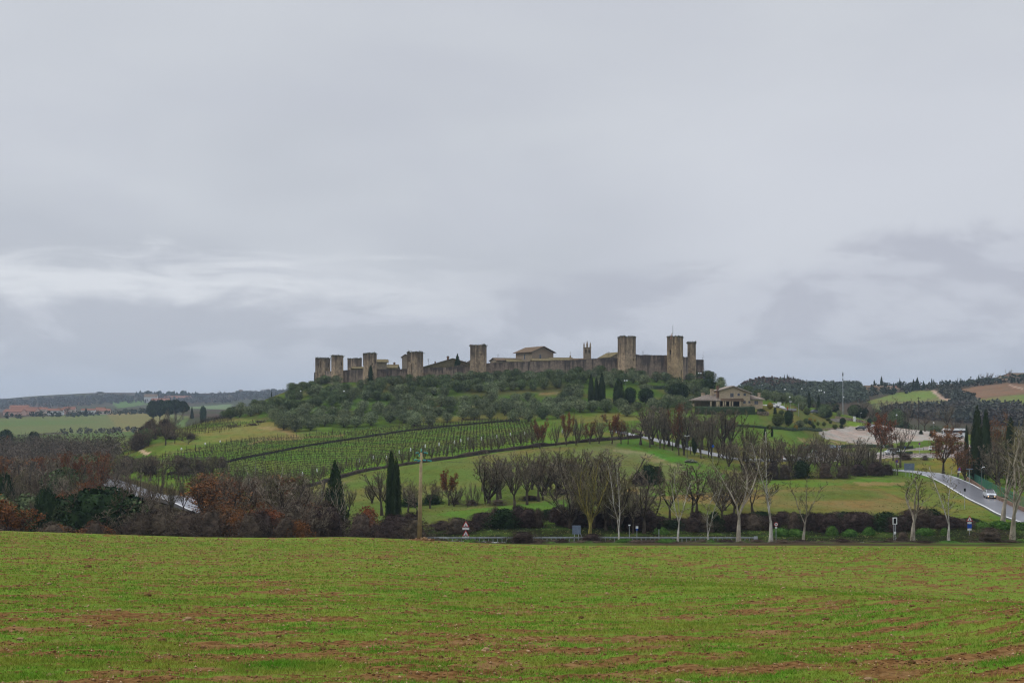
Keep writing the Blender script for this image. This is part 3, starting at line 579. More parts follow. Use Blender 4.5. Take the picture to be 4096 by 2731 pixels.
for (l,c0,r_,D,ty,mm,lb,hl,hr) in TOW:
    Pc=Vector((pxx(c0,D),D,0)); a=(c0-l)/F*D; b=(r_-c0)/F*D; al=math.atan2(a,b); S=math.hypot(a,b)
    dr=Vector((math.cos(al),math.sin(al),0)); dl=Vector((-math.sin(al),math.cos(al),0))
    zb=float(zw(Pc.x,Pc.y))-4; zt=(YH-ty)*D/F; 
    root=empty('castle_tower',(Pc.x,Pc.y,zb)); tag(root,lb,'tower','towers of the castle')
    mt=[M_tow,M_gate][mm]; O=Vector((0,0,0)); H=zt-zb-.9; th=1.1
    def hz(hs,L,flip=False):
        out=[]
        for (s0,s1,ya,yb) in hs:
            if flip: s0,s1=1-s1,1-s0
            out.append((s0*L,s1*L,(YH-yb)*D/F-zb,(YH-ya)*D/F-zb,True))
        rr=random.Random(int(l*3+L*10)); 
        for q in range(5):
            a_=rr.uniform(.06,.9); b_=a_+.5/L; zc_=rr.uniform(.35,.9)*H
            if all(b_*L<h_[0]-.1 or a_*L>h_[1]+.1 for h_ in out) and b_<.95: out.append((a_*L,b_*L,zc_,zc_+rr.uniform(.45,.9),False))
        return out
    mb=MB()
    # left face runs from corner along dl (photo left = far end), right face along dr
    panel(mb,O,dl,S,0,H,th,hz(hl,S,True),0,dr)
    panel(mb,O+dl*0+dr*th,dr,S-th,0,H,th,[h for h in hz(hr,S-th)],0,dl)
    thru='sky through' in lb
    panel(mb,O+dr*(S-th)+dl*th,dl,S-th,0,H,th,[],0,dr)
    bh=[(S*.18,S*.82,(YH-357)*D/F-zb,(YH-350.5)*D/F-zb,True)] if thru else []
    panel(mb,O+dl*(S-th)+dr*th,dr,S-2*th,0,H,th,bh,0,dl)
    if thru: mb=mb; # opposite window in the far wall so the light passes
    # broken parapet
    r2=random.Random(int(l)); n=int(S/.55)
    for (o,d,L) in ((O,dr,S),(O,dl,S),(O+dl*(S-.5),dr,S),(O+dr*(S-.5),dl,S)):
        k=max(3,int(L/.6)); inn=dl if d is dr else dr
        for i in range(k):
            h=r2.uniform(.25,.95) if (i//2)%2 or True else 0
            A=o+d*(L*i/k); B_=o+d*(L*(i+1)/k)
            if o is O or True: q=[A,B_,B_+inn*.5,A+inn*.5]
            mb.prism([(p.x+r2.uniform(-.01,.01),p.y) for p in q],H-.003*i,H+h)
    ob('wall',mb.mesh('tower_wall',mt),root)
    mb=MB(); q=[O+dr*th+dl*th,O+dr*(S-th)+dl*th,O+dr*(S-th)+dl*(S-th),O+dr*th+dl*(S-th)]
    mb.prism([(p.x,p.y) for p in q],H-1.3,H-.9); ob('roof_deck',mb.mesh('roof_deck',mt),root)
    cen=(dr+dl)*(S/2); vv=[];ff=[];o_=0
    for (o,d) in ((O,dr),(O,dl),(O+dl*(S-.4),dr),(O+dr*(S-.4),dl)):
        for i in range(6):
            p=o+d*(S*(i+.5)/6)+ (dl if d is dr else dr)*.25
            V_,F_=leafcards(16,(p.x,p.y,H+r2.uniform(.3,.9)),(.6,.6,.42),.36,int(l*7+i+o_)); vv.append(V_); ff.append(F_+o_); o_+=len(V_)
    ob('foliage',npmesh('parapet_weeds',np.concatenate(vv),np.concatenate(ff),M_moss_top),root)
# flag
fp=at(672.8,336,474.5); root=empty('flagpole',(fp.x,fp.y,fp.z-.6)); tag(root,'thin flagpole on top of the gate tower with a limp flag','flagpole')
mb=MB(); hh=(336-325.6)/F*474; mb.tube([(0,0,-.9),(0,0,hh+.6)],[.09,.06],6); ob('pole',mb.mesh('pole',M_dmetal),root)
mb=MB()
for i in range(6):
    x0,x1=-.1-i*.12,-.1-(i+1)*.12; z0,z1=hh-2.3-i*.45,hh-2.3-(i+1)*.45
    mb.quad((x0,.03*(i%2),z0),(x0-.35,.1,z0-.3),(x1-.35,.1,z1-.3),(x1,.03*((i+1)%2),z1),m=0 if i%2 else 1)
ob('flag',mb.mesh('flag',[mat('flag_red',(.45,.06,.05)),mat('flag_cream',(.6,.55,.4))]),root)
WP=[(321.5,522),(336,498.5),(369,486),(414,478.5),(440,476),(478,474),(515,472),(550,471),(590,470.5),(627,471),(676,480),(692,503),(700.5,521)]
TY={0:[(321.5,371),(336,371)],1:[(336,370.3),(369,369.3)],2:[(369,369.2),(414,369)],3:[(414,368),(478,366)],4:[(478,363.2),(550,361),(600,358.2),(612,357.3),(619,358.4),(627,358.6)],5:[(627,354.4),(650,355.0),(676,355.2)],6:[(676,356.2),(692,357)],7:[(692,359.2),(700.5,359.6)]}
segs=[(321.5,336),(336,369),(369,414),(414,478),(478,627),(627,676),(676,692),(692,700.5)]
wl=['short curtain wall between the two leftmost towers','dark curtain wall from the second to the fourth tower','dark curtain wall from the fourth tower to the slit tower','curtain wall below the sloping town roof and the conifer','longest curtain wall, running under the big stone house and the belfry','curtain wall between the two tallest towers','shadowed curtain wall between the gate tower and the ruined tower','last stretch of curtain wall at the right end']
wpx=[p[0] for p in WP]; wD=[p[1] for p in WP]
for si,(a,b) in enumerate(segs):
    n=max(2,int((b-a)/2.2)); mb=MB(); r2=random.Random(si); P=[]
    for i in range(n+1):
        px=a+(b-a)*i/n; D=float(np.interp(px,wpx,wD)); y=float(np.interp(px,[q[0] for q in TY[si]],[q[1] for q in TY[si]]))
        P.append((pxx(px,D),D,float(zw(pxx(px,D),D))-3,(YH-y)*D/F+r2.uniform(-.12,.12)))
    o0=Vector((P[0][0],P[0][1],P[0][2]))
    v=[];ff=[]
    for (x,y,z0,z1) in P:
        for dy in (0,1.6): v+= [(x-o0.x,y+dy-o0.y,z0-o0.z),(x-o0.x,y+dy-o0.y,z1-o0.z-(0 if dy==0 else .1))]
    for i in range(n):
        q=i*4; r=q+4; ff+=[(q,r,r+1,q+1),(q+1,r+1,r+3,q+3),(q+3,r+3,r+2,q+2)]
    ff+=[(0,1,3,2),(n*4,n*4+2,n*4+3,n*4+1)]
    mb.v=v; mb.f=ff; mb.mi=[0]*len(ff)
    root=empty('castle_wall',o0); tag(root,wl[si],'wall','stretches of the castle curtain wall'); ob('wall',mb.mesh('curtain',M_wall),root)
    vv=[];fl=[];o_=0
    for i in range(n):
        x,y,z0,z1=P[i]; V_,F_=leafcards(8,(x-o0.x+.4,y-o0.y+.5,z1-o0.z+.05),(1.1,.7,.22),.2,si*100+i); vv.append(V_); fl.append(F_+o_); o_+=len(V_)
    ob('foliage',npmesh('weeds',np.concatenate(vv),np.concatenate(fl),M_moss_top),root)
# ruined stub bastion at the right end and the wall round the back of the town
D=513; Pc=Vector((pxx(697.4,D),D,0)); zb=float(zw(Pc.x,Pc.y))-3; zt=(YH-359.6)*D/F
mb=MB(); r2=random.Random(5)
pts=[(0,0),(2.6,-.3),(2.9,.5),(3.1,3),(2.8,6),(0,6.5)]
mb.prism(pts,0,[zt-zb+q for q in (0,.1,-.6,-.9,-.8,-.4)])
root=empty('castle_bastion',(Pc.x,Pc.y,zb)); tag(root,'low ivy covered stump of a tower at the far right end of the wall','tower'); ob('wall',mb.mesh('bastion',M_wall),root)
V_,F_=leafcards(420,(2.9,1.5,(zt-zb)*.5),(.5,1.8,(zt-zb)*.55),.3,3); ob('ivy',npmesh('ivy',V_,F_,M_brn),root)
mb=MB(); BP=[(314,524),(316,560),(335,590),(400,612),(500,622),(600,614),(660,590),(690,560),(701.5,526)]
for i in range(len(BP)-1):
    A=Vector((pxx(*BP[i]),BP[i][1],0)); B_=Vector((pxx(*BP[i+1]),BP[i+1][1],0)); d=(B_-A).normalized(); n_=Vector((-d.y,d.x,0))*1.5
    mb.prism([(p.x,p.y) for p in (A,B_,B_-n_,A-n_)],[5]*4,[18,18,18,18])
o=ob('castle_wall',mb.mesh('rear_wall',M_wall)); tag(o,'rear curtain wall round the far side of the town','wall','stretches of the castle curtain wall')
# ---------------------------------------------------------------- houses
def window(root,P,d,s,z,w,h,nrm,shut=False):
    """window on a wall plane: frame (ring), pane; P base point, d along the wall"""
    mb=MB(); c_=P+d*s; t=.12
    def bar(u0,u1,a,b,dep,m):
        q=[c_+d*u0-nrm*.05,c_+d*u1-nrm*.05,c_+d*u1+nrm*dep,c_+d*u0+nrm*dep]; mm=MB() if False else mb
        mb.prism([(p.x,p.y) for p in q],a,b,m)
    bar(-w/2-t,-w/2,z-h/2,z+h/2,.06,0); bar(w/2,w/2+t,z-h/2,z+h/2,.06,0); bar(-w/2-t,w/2+t,z+h/2,z+h/2+t,.06,0); bar(-w/2-t,w/2+t,z-h/2-t,z-h/2,.1,0)
    if w>1.0: bar(-.05,.05,z-h/2,z+h/2,.045,0)
    fr=ob('window',mb.mesh('window',M_frame),root)
    mb=MB(); q=[c_+d*(-w/2)-nrm*.05,c_+d*(w/2)-nrm*.05,c_+d*(w/2)+nrm*.02,c_+d*(-w/2)+nrm*.02]; mb.prism([(p.x,p.y) for p in q],z-h/2,z+h/2)
    ob('pane',mb.mesh('pane',M_glass),fr)
def house(name,P,al,Lr,Ll,H,Rr,label,mw,mr,cat='house',ridge='l',ov=.6,wins=(),chim=(),group=None,zb=None):
    """P nearest corner at ground; front right face along r (angle al), left face along l; H eave height, Rr ridge rise"""
    root=empty(name,P); tag(root,label,cat,group)
    dr=Vector((math.cos(al),math.sin(al),0)); dl=Vector((-math.sin(al),math.cos(al),0)); O=Vector((0,0,0))
    if ridge=='l': g,e,Lg,Le=dr,dl,Lr,Ll       # gable spans g, ridge runs along e
    else: g,e,Lg,Le=dl,dr,Ll,Lr
    mb=MB(); z0=-3
    A=[O,O+g*Lg,O+g*Lg+Vector((0,0,0)),None]
    i=0
    for k,q in enumerate((O,O+e*Le)):
        mb.v+=[tuple(q+Vector((0,0,z0))),tuple(q+g*Lg+Vector((0,0,z0))),tuple(q+g*Lg+Vector((0,0,H))),tuple(q+g*Lg/2+Vector((0,0,H+Rr))),tuple(q+Vector((0,0,H)))]
    mb.f+=[(0,1,2,3,4),(9,8,7,6,5),(0,5,6,1),(1,6,7,2),(2,7,8,3),(3,8,9,4),(4,9,5,0)]; mb.mi+=[0]*7
    ob('wall',mb.mesh('house_wall',mw),root)
    mb=MB(); sl_=Rr/(Lg/2)
    for s in (0,1):
        ev=(O+g*(-ov) if s==0 else O+g*(Lg+ov)); zz_=H-sl_*ov+.12; rd=O+g*Lg/2
        a=ev-e*ov+Vector((0,0,zz_)); b=ev+e*(Le+ov)+Vector((0,0,zz_)); c_=rd+e*(Le+ov)+Vector((0,0,H+Rr+.12)); d_=rd-e*ov+Vector((0,0,H+Rr+.12))
        mb.slab([a,b,c_,d_] if (s==0) else [d_,c_,b,a],.22*(1 if True else 1))
    # ridge cap
    mb.tube([rd-e*(ov+.02)+Vector((0,0,H+Rr+.1)),rd+e*(Le+ov+.02)+Vector((0,0,H+Rr+.1))],.16,6)
    rf=ob('roof',mb.mesh('house_roof',mr),root)
    for (s,t,hh,w) in chim:
        p=dr*(Lr*s)+dl*(Ll*t); fr=abs((s if ridge=='l' else t)-.5)*2; zt=H+Rr*(1-fr)
        m2=MB(); m2.box((p.x,p.y,zt+hh/2-.6),(w,w,hh+1.2),al); m2.box((p.x,p.y,zt+hh+.1),(w*1.35,w*1.35,.16),al); m2.box((p.x,p.y,zt+hh+.32),(w*.8,w*.8,.26),al)
        ob('chimney',m2.mesh('chimney',M_chim),rf)
    for (fc,s,z,w,h) in wins:
        if fc=='r': window(root,O,dr,Lr*s,z,w,h,-dl)
        else: window(root,O,dl,Ll*s,z,w,h,-dr)
    return root
def H3(px,D): p=T(px,D); return p
# big stone house of the town
def thouse(px,D,al,Lr,Ll,ye,yr,label,mw,mr,**k):
    p=T(px,D); ze=(YH-ye)*D/F-p.z; zr=(YH-yr)*D/F-p.z; return house('town_house',p,al,Lr,Ll,ze,zr-ze,label,mw,mr,group='houses inside the castle walls',**k)
g0=thouse(532,515,R(35),12.6,13.2,351.6,346.3,'big two storey stone house rising above the long wall',M_vstone,M_roof,wins=[('r',.38,9.4,.9,2.0),('l',.45,9.6,.9,2.2),('l',.45,5.0,.9,1.2)],ov=1.0)
thouse(497,520,R(20),14,10,360.0,357.6,'low town house with a red roof and roof lights right of the square tower',M_brick,M_roof,ridge='r')
thouse(508,517,R(10),7,9,361.3,358.8,'narrow mossy roofed town house left of the big stone house',M_brick,M_roofm,ridge='r')
thouse(533,506,R(4),9,8,360.4,358.4,'lean low town house in front of the big stone house',M_brick,M_roofm,ridge='r')
thouse(551,507,R(6),8.5,8,359.8,357.4,'mossy roofed town house right of the big stone house',M_brick,M_roofm,ridge='r')
thouse(570,510,R(5),7,8,360.6,358.3,'small town house left of the spired belfry',M_brick,M_roof,ridge='r')
thouse(611,505,R(30),9,9,357,352.3,'pale gabled town house behind the tallest plain tower',M_vstone,M_roofm,ov=.8)
thouse(423.5,505,R(6),27,12,367.2,358.6,'town house with a wide sloping roof left of the conifer',M_roofm,M_roofm,chim=[(.42,.2,1.6,1.0),(.2,.1,.8,.6)])
thouse(455,500,R(12),7,8,367,364.8,'small gabled house in front of the wide sloping roof',M_brick,M_roof)
thouse(469,508,R(5),5,8,361.5,359,'house with a rooftop terrace beside the tall square tower',M_vstone,M_roof,chim=[(.3,.4,1.0,.7)])
thouse(353,535,R(10),9,10,368.2,366.6,'low roof seen between the third and fourth towers',M_brick,M_roofm,ridge='r')
thouse(374,520,R(10),6,8,361.5,359.2,'yellowish house right behind the fourth tower',M_brick,M_roofm,ridge='r',ov=.9)
thouse(380,530,R(0),8,10,367.6,364.4,'long roof with two chimneys right of the fourth tower',M_brick,M_roofm,ridge='r',chim=[(.25,.4,.9,.8),(.8,.5,.9,.9)])
thouse(402,545,R(0),3.5,5,357,354.5,'thin tall house peeping out left of the slit tower',M_vstone,M_roof)
# belfry with pinnacles
D=520; x0=pxx(583.7,D); x1=pxx(591.1,D); p=T(587.4,D); zb=p.z; zt=(YH-347.5)*D/F-zb; w=x1-x0
root=empty('bell_tower',(x0,D,zb)); tag(root,'slim stone belfry with three pointed pinnacles','bell tower')
mb=MB(); O=Vector((0,0,0)); dX=Vector((1,0,0)); dY=Vector((0,1,0)); hs=[(w*.2,w*.4,zt-2.6,zt-.8,True),(w*.65,w*.85,zt-2.6,zt-.8,True)]
panel(mb,O,dX,w,0,zt,.6,hs,0,dY); panel(mb,O+dY*.6,dY,w-.6,0,zt,.6,[],0,dX); panel(mb,O+dX*(w-.6)+dY*.6,dY,w-.6,0,zt,.6,[],0,dX); panel(mb,O+dY*(w-.6)+dX*.6,dX,w-1.2,0,zt,.6,[],0,-dY*0+dY)
mb.box((w/2,w/2,zt-3.2),(w-1.2,w-1.2,.3)); ob('wall',mb.mesh('belfry',M_vstone),root)
mb=MB(); mb.box((w/2,w/2,zt+.12),(w+.3,w+.3,.24)); ob('cornice',mb.mesh('cornice',M_vstone),root)
for (xx,yy,hh,rr) in ((.25,.25,2.4,.3),(w-.25,.25,2.4,.3),(w/2,w/2,3.3,.55),(.25,w-.25,2.4,.3),(w-.25,w-.25,2.4,.3)):
    mb=MB(); mb.box((xx,yy,zt+.24+hh*.22),(rr*1.5,rr*1.5,hh*.44)); mb.lathe((xx,yy,zt+.24+hh*.44),[(rr,0),(rr*.8,.1),(rr*.3,hh*.38),(0.02,hh*.56)],6); mb.lathe((xx,yy,zt+hh*.8),[(0.02,0),(rr*.4,.12),(.02,.3)],6)
    ob('pinnacle',mb.mesh('pinnacle',M_vstone),root)
# small belfry with a cross on the low church
p=T(570.7,522); z1=(YH-358.6)*522/F-p.z
root=empty('church',p); tag(root,'low church roof topped by a little bell cote and an iron cross','church')
mb=MB(); mb.box((0,5,z1/2-2),(6,9,z1+2)); ob('wall',mb.mesh('church_wall',M_brick),root)
mb=MB(); mb.lathe((0,3,z1-1.0),[(4.4,0),(.4,1.9)],4); ob('roof',mb.mesh('church_roof',M_roofm),root)
mb=MB(); mb.box((0,3,z1+1.1),(.8,.8,1.2),0,0,.8); mb.tube([(0,3,z1+1.6),(0,3,z1+3.6)],.06,5); mb.box((0,3,z1+2.9),(.7,.08,.08)); ob('bell_cote',mb.mesh('bell_cote',M_vstone),root)
def antenna(px,D,y0,y1,label,n=3):
    p=at(px,y0,D); h=(y0-y1)*D/F; root=MB(); root.tube([(0,0,-2),(0,0,h)],.06,5)
    for i in range(n): root.box((0,0,h-.15-i*.45),(1.1-.15*i,.06,.06),R(20*i))
    o=ob('rooftop_antenna',root.mesh('antenna',M_dmetal),None,p); tag(o,label,'antenna','antennas on the town roofs')
for a in ((498,522,358,354,'antenna on the red roof right of the square tower'),(428.3,508,365,358.5,'leaning antenna at the left foot of the wide sloping roof'),(380,532,363.5,359,'antenna above the long roof with two chimneys'),(388.5,532,363.5,359.8,'antenna between two chimneys'),(643,478,355,351,'antenna on the wall between the two tallest towers'),(608.8,507,357,351.5,'thin antenna left of the tallest plain tower')): antenna(*a)
# farmhouse below the town ------------------------------------------------
D=398; z0=float(zw(pxx(735,D),D)); X=lambda px: pxx(px,D)-pxx(735,D); Z=lambda y:(YH-y)*D/F-z0
root=empty('farmhouse',(pxx(735,D),D,z0)); tag(root,'stone farmhouse with a gabled front and a porch behind a clipped hedge','house')
M_roofg=mat('grey_clay_roof_tiles',(.31,.26,.215),(.185,.155,.13),scale=2.2,bump=.5)
gx0,gx1,ax=X(720),X(750),X(733); apz=Z(386.4); el_,er_=Z(389.8),Z(392.4)
def pent(mb,xs,zs,y0,y1):
    n=len(xs); i=len(mb.v)
    for y in (y0,y1):
        for a,b in zip(xs,zs): mb.v.append((a,y,b))
    mb.f.append(tuple(range(i,i+n))); mb.f.append(tuple(i+2*n-1-k for k in range(n)))
    for k in range(n): q=(k+1)%n; mb.f.append((i+k,i+n+k,i+n+q,i+q))
    mb.mi+=[0]*(n+2)
mb=MB(); pent(mb,[gx0,gx1,gx1,ax,gx0],[-3,-3,er_,apz,el_],0,13); ob('wall',mb.mesh('farm_wall',M_farm),root)
mb=MB(); pent(mb,[gx1,X(763.3),X(763.3),gx1],[-3,-3,Z(400.2),Z(400.2)],1.0,12); ob('wing_wall',mb.mesh('farm_wing_wall',M_farm),root)
mb=MB(); pent(mb,[X(697),gx0,gx0,X(697)],[-3,-3,Z(400.3),Z(400.3)],6,13); ob('porch_back_wall',mb.mesh('porch_back_wall',M_farm),root)
def tiles(mb,a,b,c_,d_,n,t=.14):
    """roof plane a-b eave, d-c ridge, with raised ribs of tiles"""
    a,b,c_,d_=map(Vector,(a,b,c_,d_)); mb.slab([a,b,c_,d_],.2); nn=(b-a).cross(d_-a).normalized()*.07
    for i in range(n+1):
        t_=i/n; mb.tube([a.lerp(b,t_)+nn,d_.lerp(c_,t_)+nn],t,4,cap=False)
mb=MB(); e=.7
tiles(mb,(gx0-e,-e,el_-.25),(gx0-e,13,el_-.25),(ax,13,apz+.15),(ax,-e,apz+.15),16); tiles(mb,(gx1+e,13,er_-.25),(gx1+e,-e,er_-.25),(ax,-e,apz+.15),(ax,13,apz+.15),16)
mb.f=[tuple(reversed(q)) for q in mb.f]
mr_=ob('roof',mb.mesh('farm_roof',M_roofg),root)
mb=MB(); tiles(mb,(gx1,.2,Z(399.2)),(X(765),.2,Z(399.2)),(X(757),6,Z(395.6)),(gx1,6,Z(393.8)),18); tiles(mb,(X(765),.2,Z(399.2)),(X(765),12.5,Z(399.2)),(X(757),8,Z(395.6)),(X(757),6,Z(395.6)),12); mb.slab([(gx1,6,Z(393.8)),(X(757),6,Z(395.6)),(X(757),8,Z(395.6)),(X(765),12.5,Z(399.2)),(gx1,12.5,Z(399.2))],.2)
ob('wing_roof',mb.mesh('wing_roof',M_roofg),root)
mb=MB(); tiles(mb,(X(693.5),-1,Z(400.2)),(X(720.5),-1,Z(400.6)),(gx0,6.5,Z(393.4)),(X(711),6.5,Z(394.6)),26); tiles(mb,(X(693.5),13,Z(400.2)),(X(693.5),-1,Z(400.2)),(X(711),6.5,Z(394.6)),(X(711),8,Z(394.6)),16); mb.slab([(X(693.5),13,Z(400.2)),(X(711),8,Z(394.6)),(gx0,8,Z(393.4)),(gx0,13,Z(400.2))],.2)
ob('porch_roof',mb.mesh('porch_roof',M_roofg),root)
mb=MB(); tiles(mb,(X(720.6),-2.4,Z(401)),(X(743),-2.4,Z(401)),(X(743),.0,Z(398.6)),(X(720.6),.0,Z(398.6)),26,.1); ob('canopy',mb.mesh('canopy',M_roof),root)
for px,ww in ((710.5,.5),(717.5,1.3),(722.4,.4),(724.3,.4),(728.8,.45),(731.3,.45),(739,.5)):
    mb=MB(); yy=-.6 if px<720 else -2.1; mb.box((X(px),yy,(Z(400.7)-3)/2),(ww,.5,Z(400.7)+3)); ob('porch_pillar',mb.mesh('porch_pillar',M_farm),root)
mb=MB(); mb.box((X(731),-.06,Z(403)),(6.5,.1,2.2)); mb.box((X(722),-.06,Z(403)),(1.3,.1,2.2)); ob('porch_shade',mb.mesh('porch_shade',M_porch_shade),root)  # black sheets on the solid wall, painting the shade under the porch
O=Vector((0,0,0)); dX=Vector((1,0,0)); nY=Vector((0,-1,0))
for px,y,w,h,yo in ((731.9,394.9,.95,1.1,0),(738.7,394.4,.6,.65,0),(744.7,394.4,.65,.65,0),(744.4,401.9,.7,.75,0),(749.3,401.9,.5,.6,0),(756.8,402.4,1.0,1.0,1.0)): window(root,O+Vector((0,yo,0)),dX,X(px),Z(y),w*1.15,h*1.15,nY)
for px,ya,yb,w,yy,mm in ((718.6,386.2,397,.85,1.6,M_chim),(714.6,389.4,396,1.1,5,M_farm),(762.2,393.3,398,.85,5,M_farm),(707.6,393,397,1.1,9.5,M_farm)):
    m2=MB(); hh=Z(ya)-Z(yb); m2.box((X(px),yy,Z(yb)+hh/2),(w,w,hh)); m2.box((X(px),yy,Z(ya)+.06),(w*1.3,w*1.3,.14)); m2.box((X(px),yy,Z(ya)+.3),(w*.9,w*.9,.1))
    for sx in (-1,1): m2.box((X(px)+sx*w*.35,yy,Z(ya)+.19),(.12,w*.8,.14))
    ob('chimney',m2.mesh('chimney',mm),root)
# far houses ---------------------------------------------------------------
M_far1=mat('far_plaster',(.50,.42,.34),(.42,.36,.3)); M_far2=mat('far_rose_plaster',(.52,.33,.26),(.45,.3,.24)); M_farr=mat('far_red_roof',(.23,.11,.075),(.17,.09,.065)); M_farw=mat('far_white_wall',(.62,.62,.60))
def fhouse(px,D,w,d,ye,yr,al,label,mw,mr,cat='house',grp=None,nw=3,ridge='r',name='house'):
    p=T(px,D); p.z-=.5; H=max(2.5,(YH-ye)*D/F-p.z); Rr=max(.8,(ye-yr)*D/F)
    return house(name,p,R(al),w,d,H,Rr,label,mw,mr,cat=cat,group=grp,ridge=ridge,ov=.5,wins=[('r',(i+.5)/nw,H*.55,1.0,1.3) for i in range(nw)])
Z2=[('rose house with a red roof at the left edge of the far town',3,24,9),('long red roofed house near the left edge of the far town',10,26,9),('second red roofed terrace from the left in the far town',17,20,8),('white fronted house with a red roof in the far town',24,15,8),('low red roofed house between bare trees of the far town',33,16,8),('red roofed block in the middle of the far town',47,18,9),('peach coloured house in the middle of the far town',55,12,9),('pale house just right of the middle of the far town',63,14,8),('brown barn like house above the end of the far field',81,16,8),('pink row house right of the brown barn',94,12,8),('second pink row house, nearest the cypress line',100,11,8)]
for i,(lb,px,w,hh) in enumerate(Z2):
    D=1330+((i*37)%90); yb=YH-F*T(px,D).z/D; fhouse(px,D,w,11,yb-3.4-.6*(i%3),yb-6-.6*(i%2),(-10,8,14)[i%3],lb,[M_far2,M_far1,M_farw][i%3],M_farr,grp='houses of the far town on the left')
fhouse(9,1600,26,14,407,405,5,'large pale building on the rise behind the far town',M_far1,M_farr,nw=5)
fhouse(144,2300,26,20,396.5,393.8,12,'square white villa on the far left ridge',M_farw,M_roof,name='villa',cat='villa')
fhouse(151,1900,30,18,400.5,398,10,'orange roofed farmhouse above the umbrella pines',M_far2,M_farr,name='farmhouse')
fhouse(163,2500,60,25,399,396.6,0,'long pale building low on the far left ridge',M_far1,M_farr)
fhouse(239.6,2860,9,9,393.4,391.2,30,'small square tower house on the skyline left of the olive hill',M_far1,M_roof)
fhouse(868,905,22,12,388.6,386.6,10,'stone farmhouse on the right ridge between two cypresses',M_vstone,M_roof,name='farmhouse',nw=4)
fhouse(880,900,17,10,389.6,388,6,'lower wing like house right of the ridge farmhouse',M_vstone,M_roof)
fhouse(891.5,915,8,8,390.5,388.6,0,'tiny pink house with a red roof on the right ridge',M_far2,M_farr,nw=1)
fhouse(1014.8,950,26,18,375.5,372.6,8,'tall hip roofed villa at the right edge of the ridge',M_far2,M_roof,name='villa',cat='villa')
fhouse(1003,945,14,10,377.5,375.4,5,'low house behind the round tree near the villa',M_far1,M_roof)
fhouse(999,915,20,9,382,379.8,4,'long low barn left of the villa',M_vstone,M_roof,name='barn',cat='barn',nw=1)
fhouse(1010,905,15,10,382,378.9,-6,'gabled stone barn with one dark door below the villa',M_vstone,M_roof,name='barn',cat='barn',nw=1,ridge='l')
# ---------------------------------------------------------------- trees: growing the meshes
def rot_dir(d,ang,az):
    a=d.cross(Vector((0,0,1)) if abs(d.z)<.95 else Vector((1,0,0))).normalized(); b=d.cross(a)
    return (d*math.cos(ang)+(a*math.cos(az)+b*math.sin(az))*math.sin(ang)).normalized()
def grow(seed,style='spread',tw=.0030,dens=1.0):
    """bare tree, height 1; returns limb mesh builder, twig segments, tips"""
    r=random.Random(seed); mb=MB(); twigs=[]; tips=[]
    S={'spread':dict(tr=.22,n=(5,8,8,7),ang=(.70,.70,.75,.7),ln=(.52,.46,.42,.42),up=.14,r0=.026,wig=.22),
       'upright':dict(tr=.18,n=(6,7,8,7),ang=(.36,.50,.55,.55),ln=(.66,.36,.42,.42),up=.24,r0=.019,wig=.14),
       'plane':dict(tr=.30,n=(3,9,8,7),ang=(.30,.75,.75,.75),ln=(.68,.32,.42,.40),up=.16,r0=.020,wig=.30),
       'slim':dict(tr=.20,n=(2,15,8,6),ang=(.12,.70,.7,.7),ln=(.78,.20,.46,.42),up=.12,r0=.014,wig=.16)}[style]
    def br(p,d,L,rad,lv):
        k=5 if lv<=1 else 3 if lv==2 else 2; pts=[p]; q=p; dd=d
        for i in range(k):
            dd=(dd+Vector((r.gauss(0,1),r.gauss(0,1),r.gauss(0,.6)))*S['wig']*(1 if lv else .25)*.6+Vector((0,0,S['up']*(1 if lv<3 else .5)))).normalized()
            q=q+dd*(L/k); pts.append(q)
        if lv<=2: mb.tube(pts,[rad*(1-.62*i/k) for i in range(k+1)],6 if lv==0 else 5 if lv==1 else 3,cap=False)
        else:
            for i in range(k): twigs.append((pts[i],pts[i+1],max(tw*(1.5 if lv==3 else 1),rad*.6)))
            if lv==4: tips.append(pts[-1])
        if lv>=4: return
        n=max(1,round(S['n'][lv]*(dens if lv>=2 else 1)))
        for j in range(n):
            if lv==0: t=r.uniform(.86,1.0) if style!='upright' else r.uniform(.35,1)
            else: t=.12+.88*(j+r.random())/n
            x=t*k; i=min(int(x),k-1); b=pts[i].lerp(pts[i+1],x-i); bd=(pts[i+1]-pts[i]).normalized()
            L2=(S['ln'][0]*r.uniform(.75,1.05)) if lv==0 else L*S['ln'][lv]*r.uniform(.6,1.15)*(1.15-.55*t)
            az=2*math.pi*(j/n)+r.uniform(-.5,.5) if lv==0 else r.uniform(0,6.28)
            a=S['ang'][lv]*r.uniform(.55,1.3)
            if style=='slim' and lv==0 and j==0: a=.04
            br(b,rot_dir(bd,a,az),L2,rad*(1-.62*t)*(.72 if lv==0 else .55),lv+1)
    br(Vector((0,0,-.02)),Vector((r.uniform(-.06,.06),0,1)).normalized(),S['tr'],S['r0'],0)
    return mb,twigs,tips
def twigmesh(tw,seed):
    P0=np.array([t[0] for t in tw]); P1=np.array([t[1] for t in tw]); W=np.array([t[2] for t in tw])[:,None]
    r=np.random.default_rng(seed); d=P1-P0; a=np.cross(d,r.normal(0,1,d.shape)); a/=np.maximum(np.linalg.norm(a,axis=1),1e-9)[:,None]
    return np.stack([P0-a*W*.5,P0+a*W*.5,P1+a*W*.3,P1-a*W*.3],1).reshape(-1,3)
def leafq(P,size,seed,asp=.6):
    r=np.random.default_rng(seed); n=len(P); a=r.normal(0,1,(n,3)); a/=np.linalg.norm(a,axis=1)[:,None]; b=np.cross(a,r.normal(0,1,(n,3))); b/=np.linalg.norm(b,axis=1)[:,None]
    s=r.uniform(.5,1,(n,1))*size; return np.stack([P-a*s,P+b*s*asp,P+a*s,P-b*s*asp],1).reshape(-1,3)
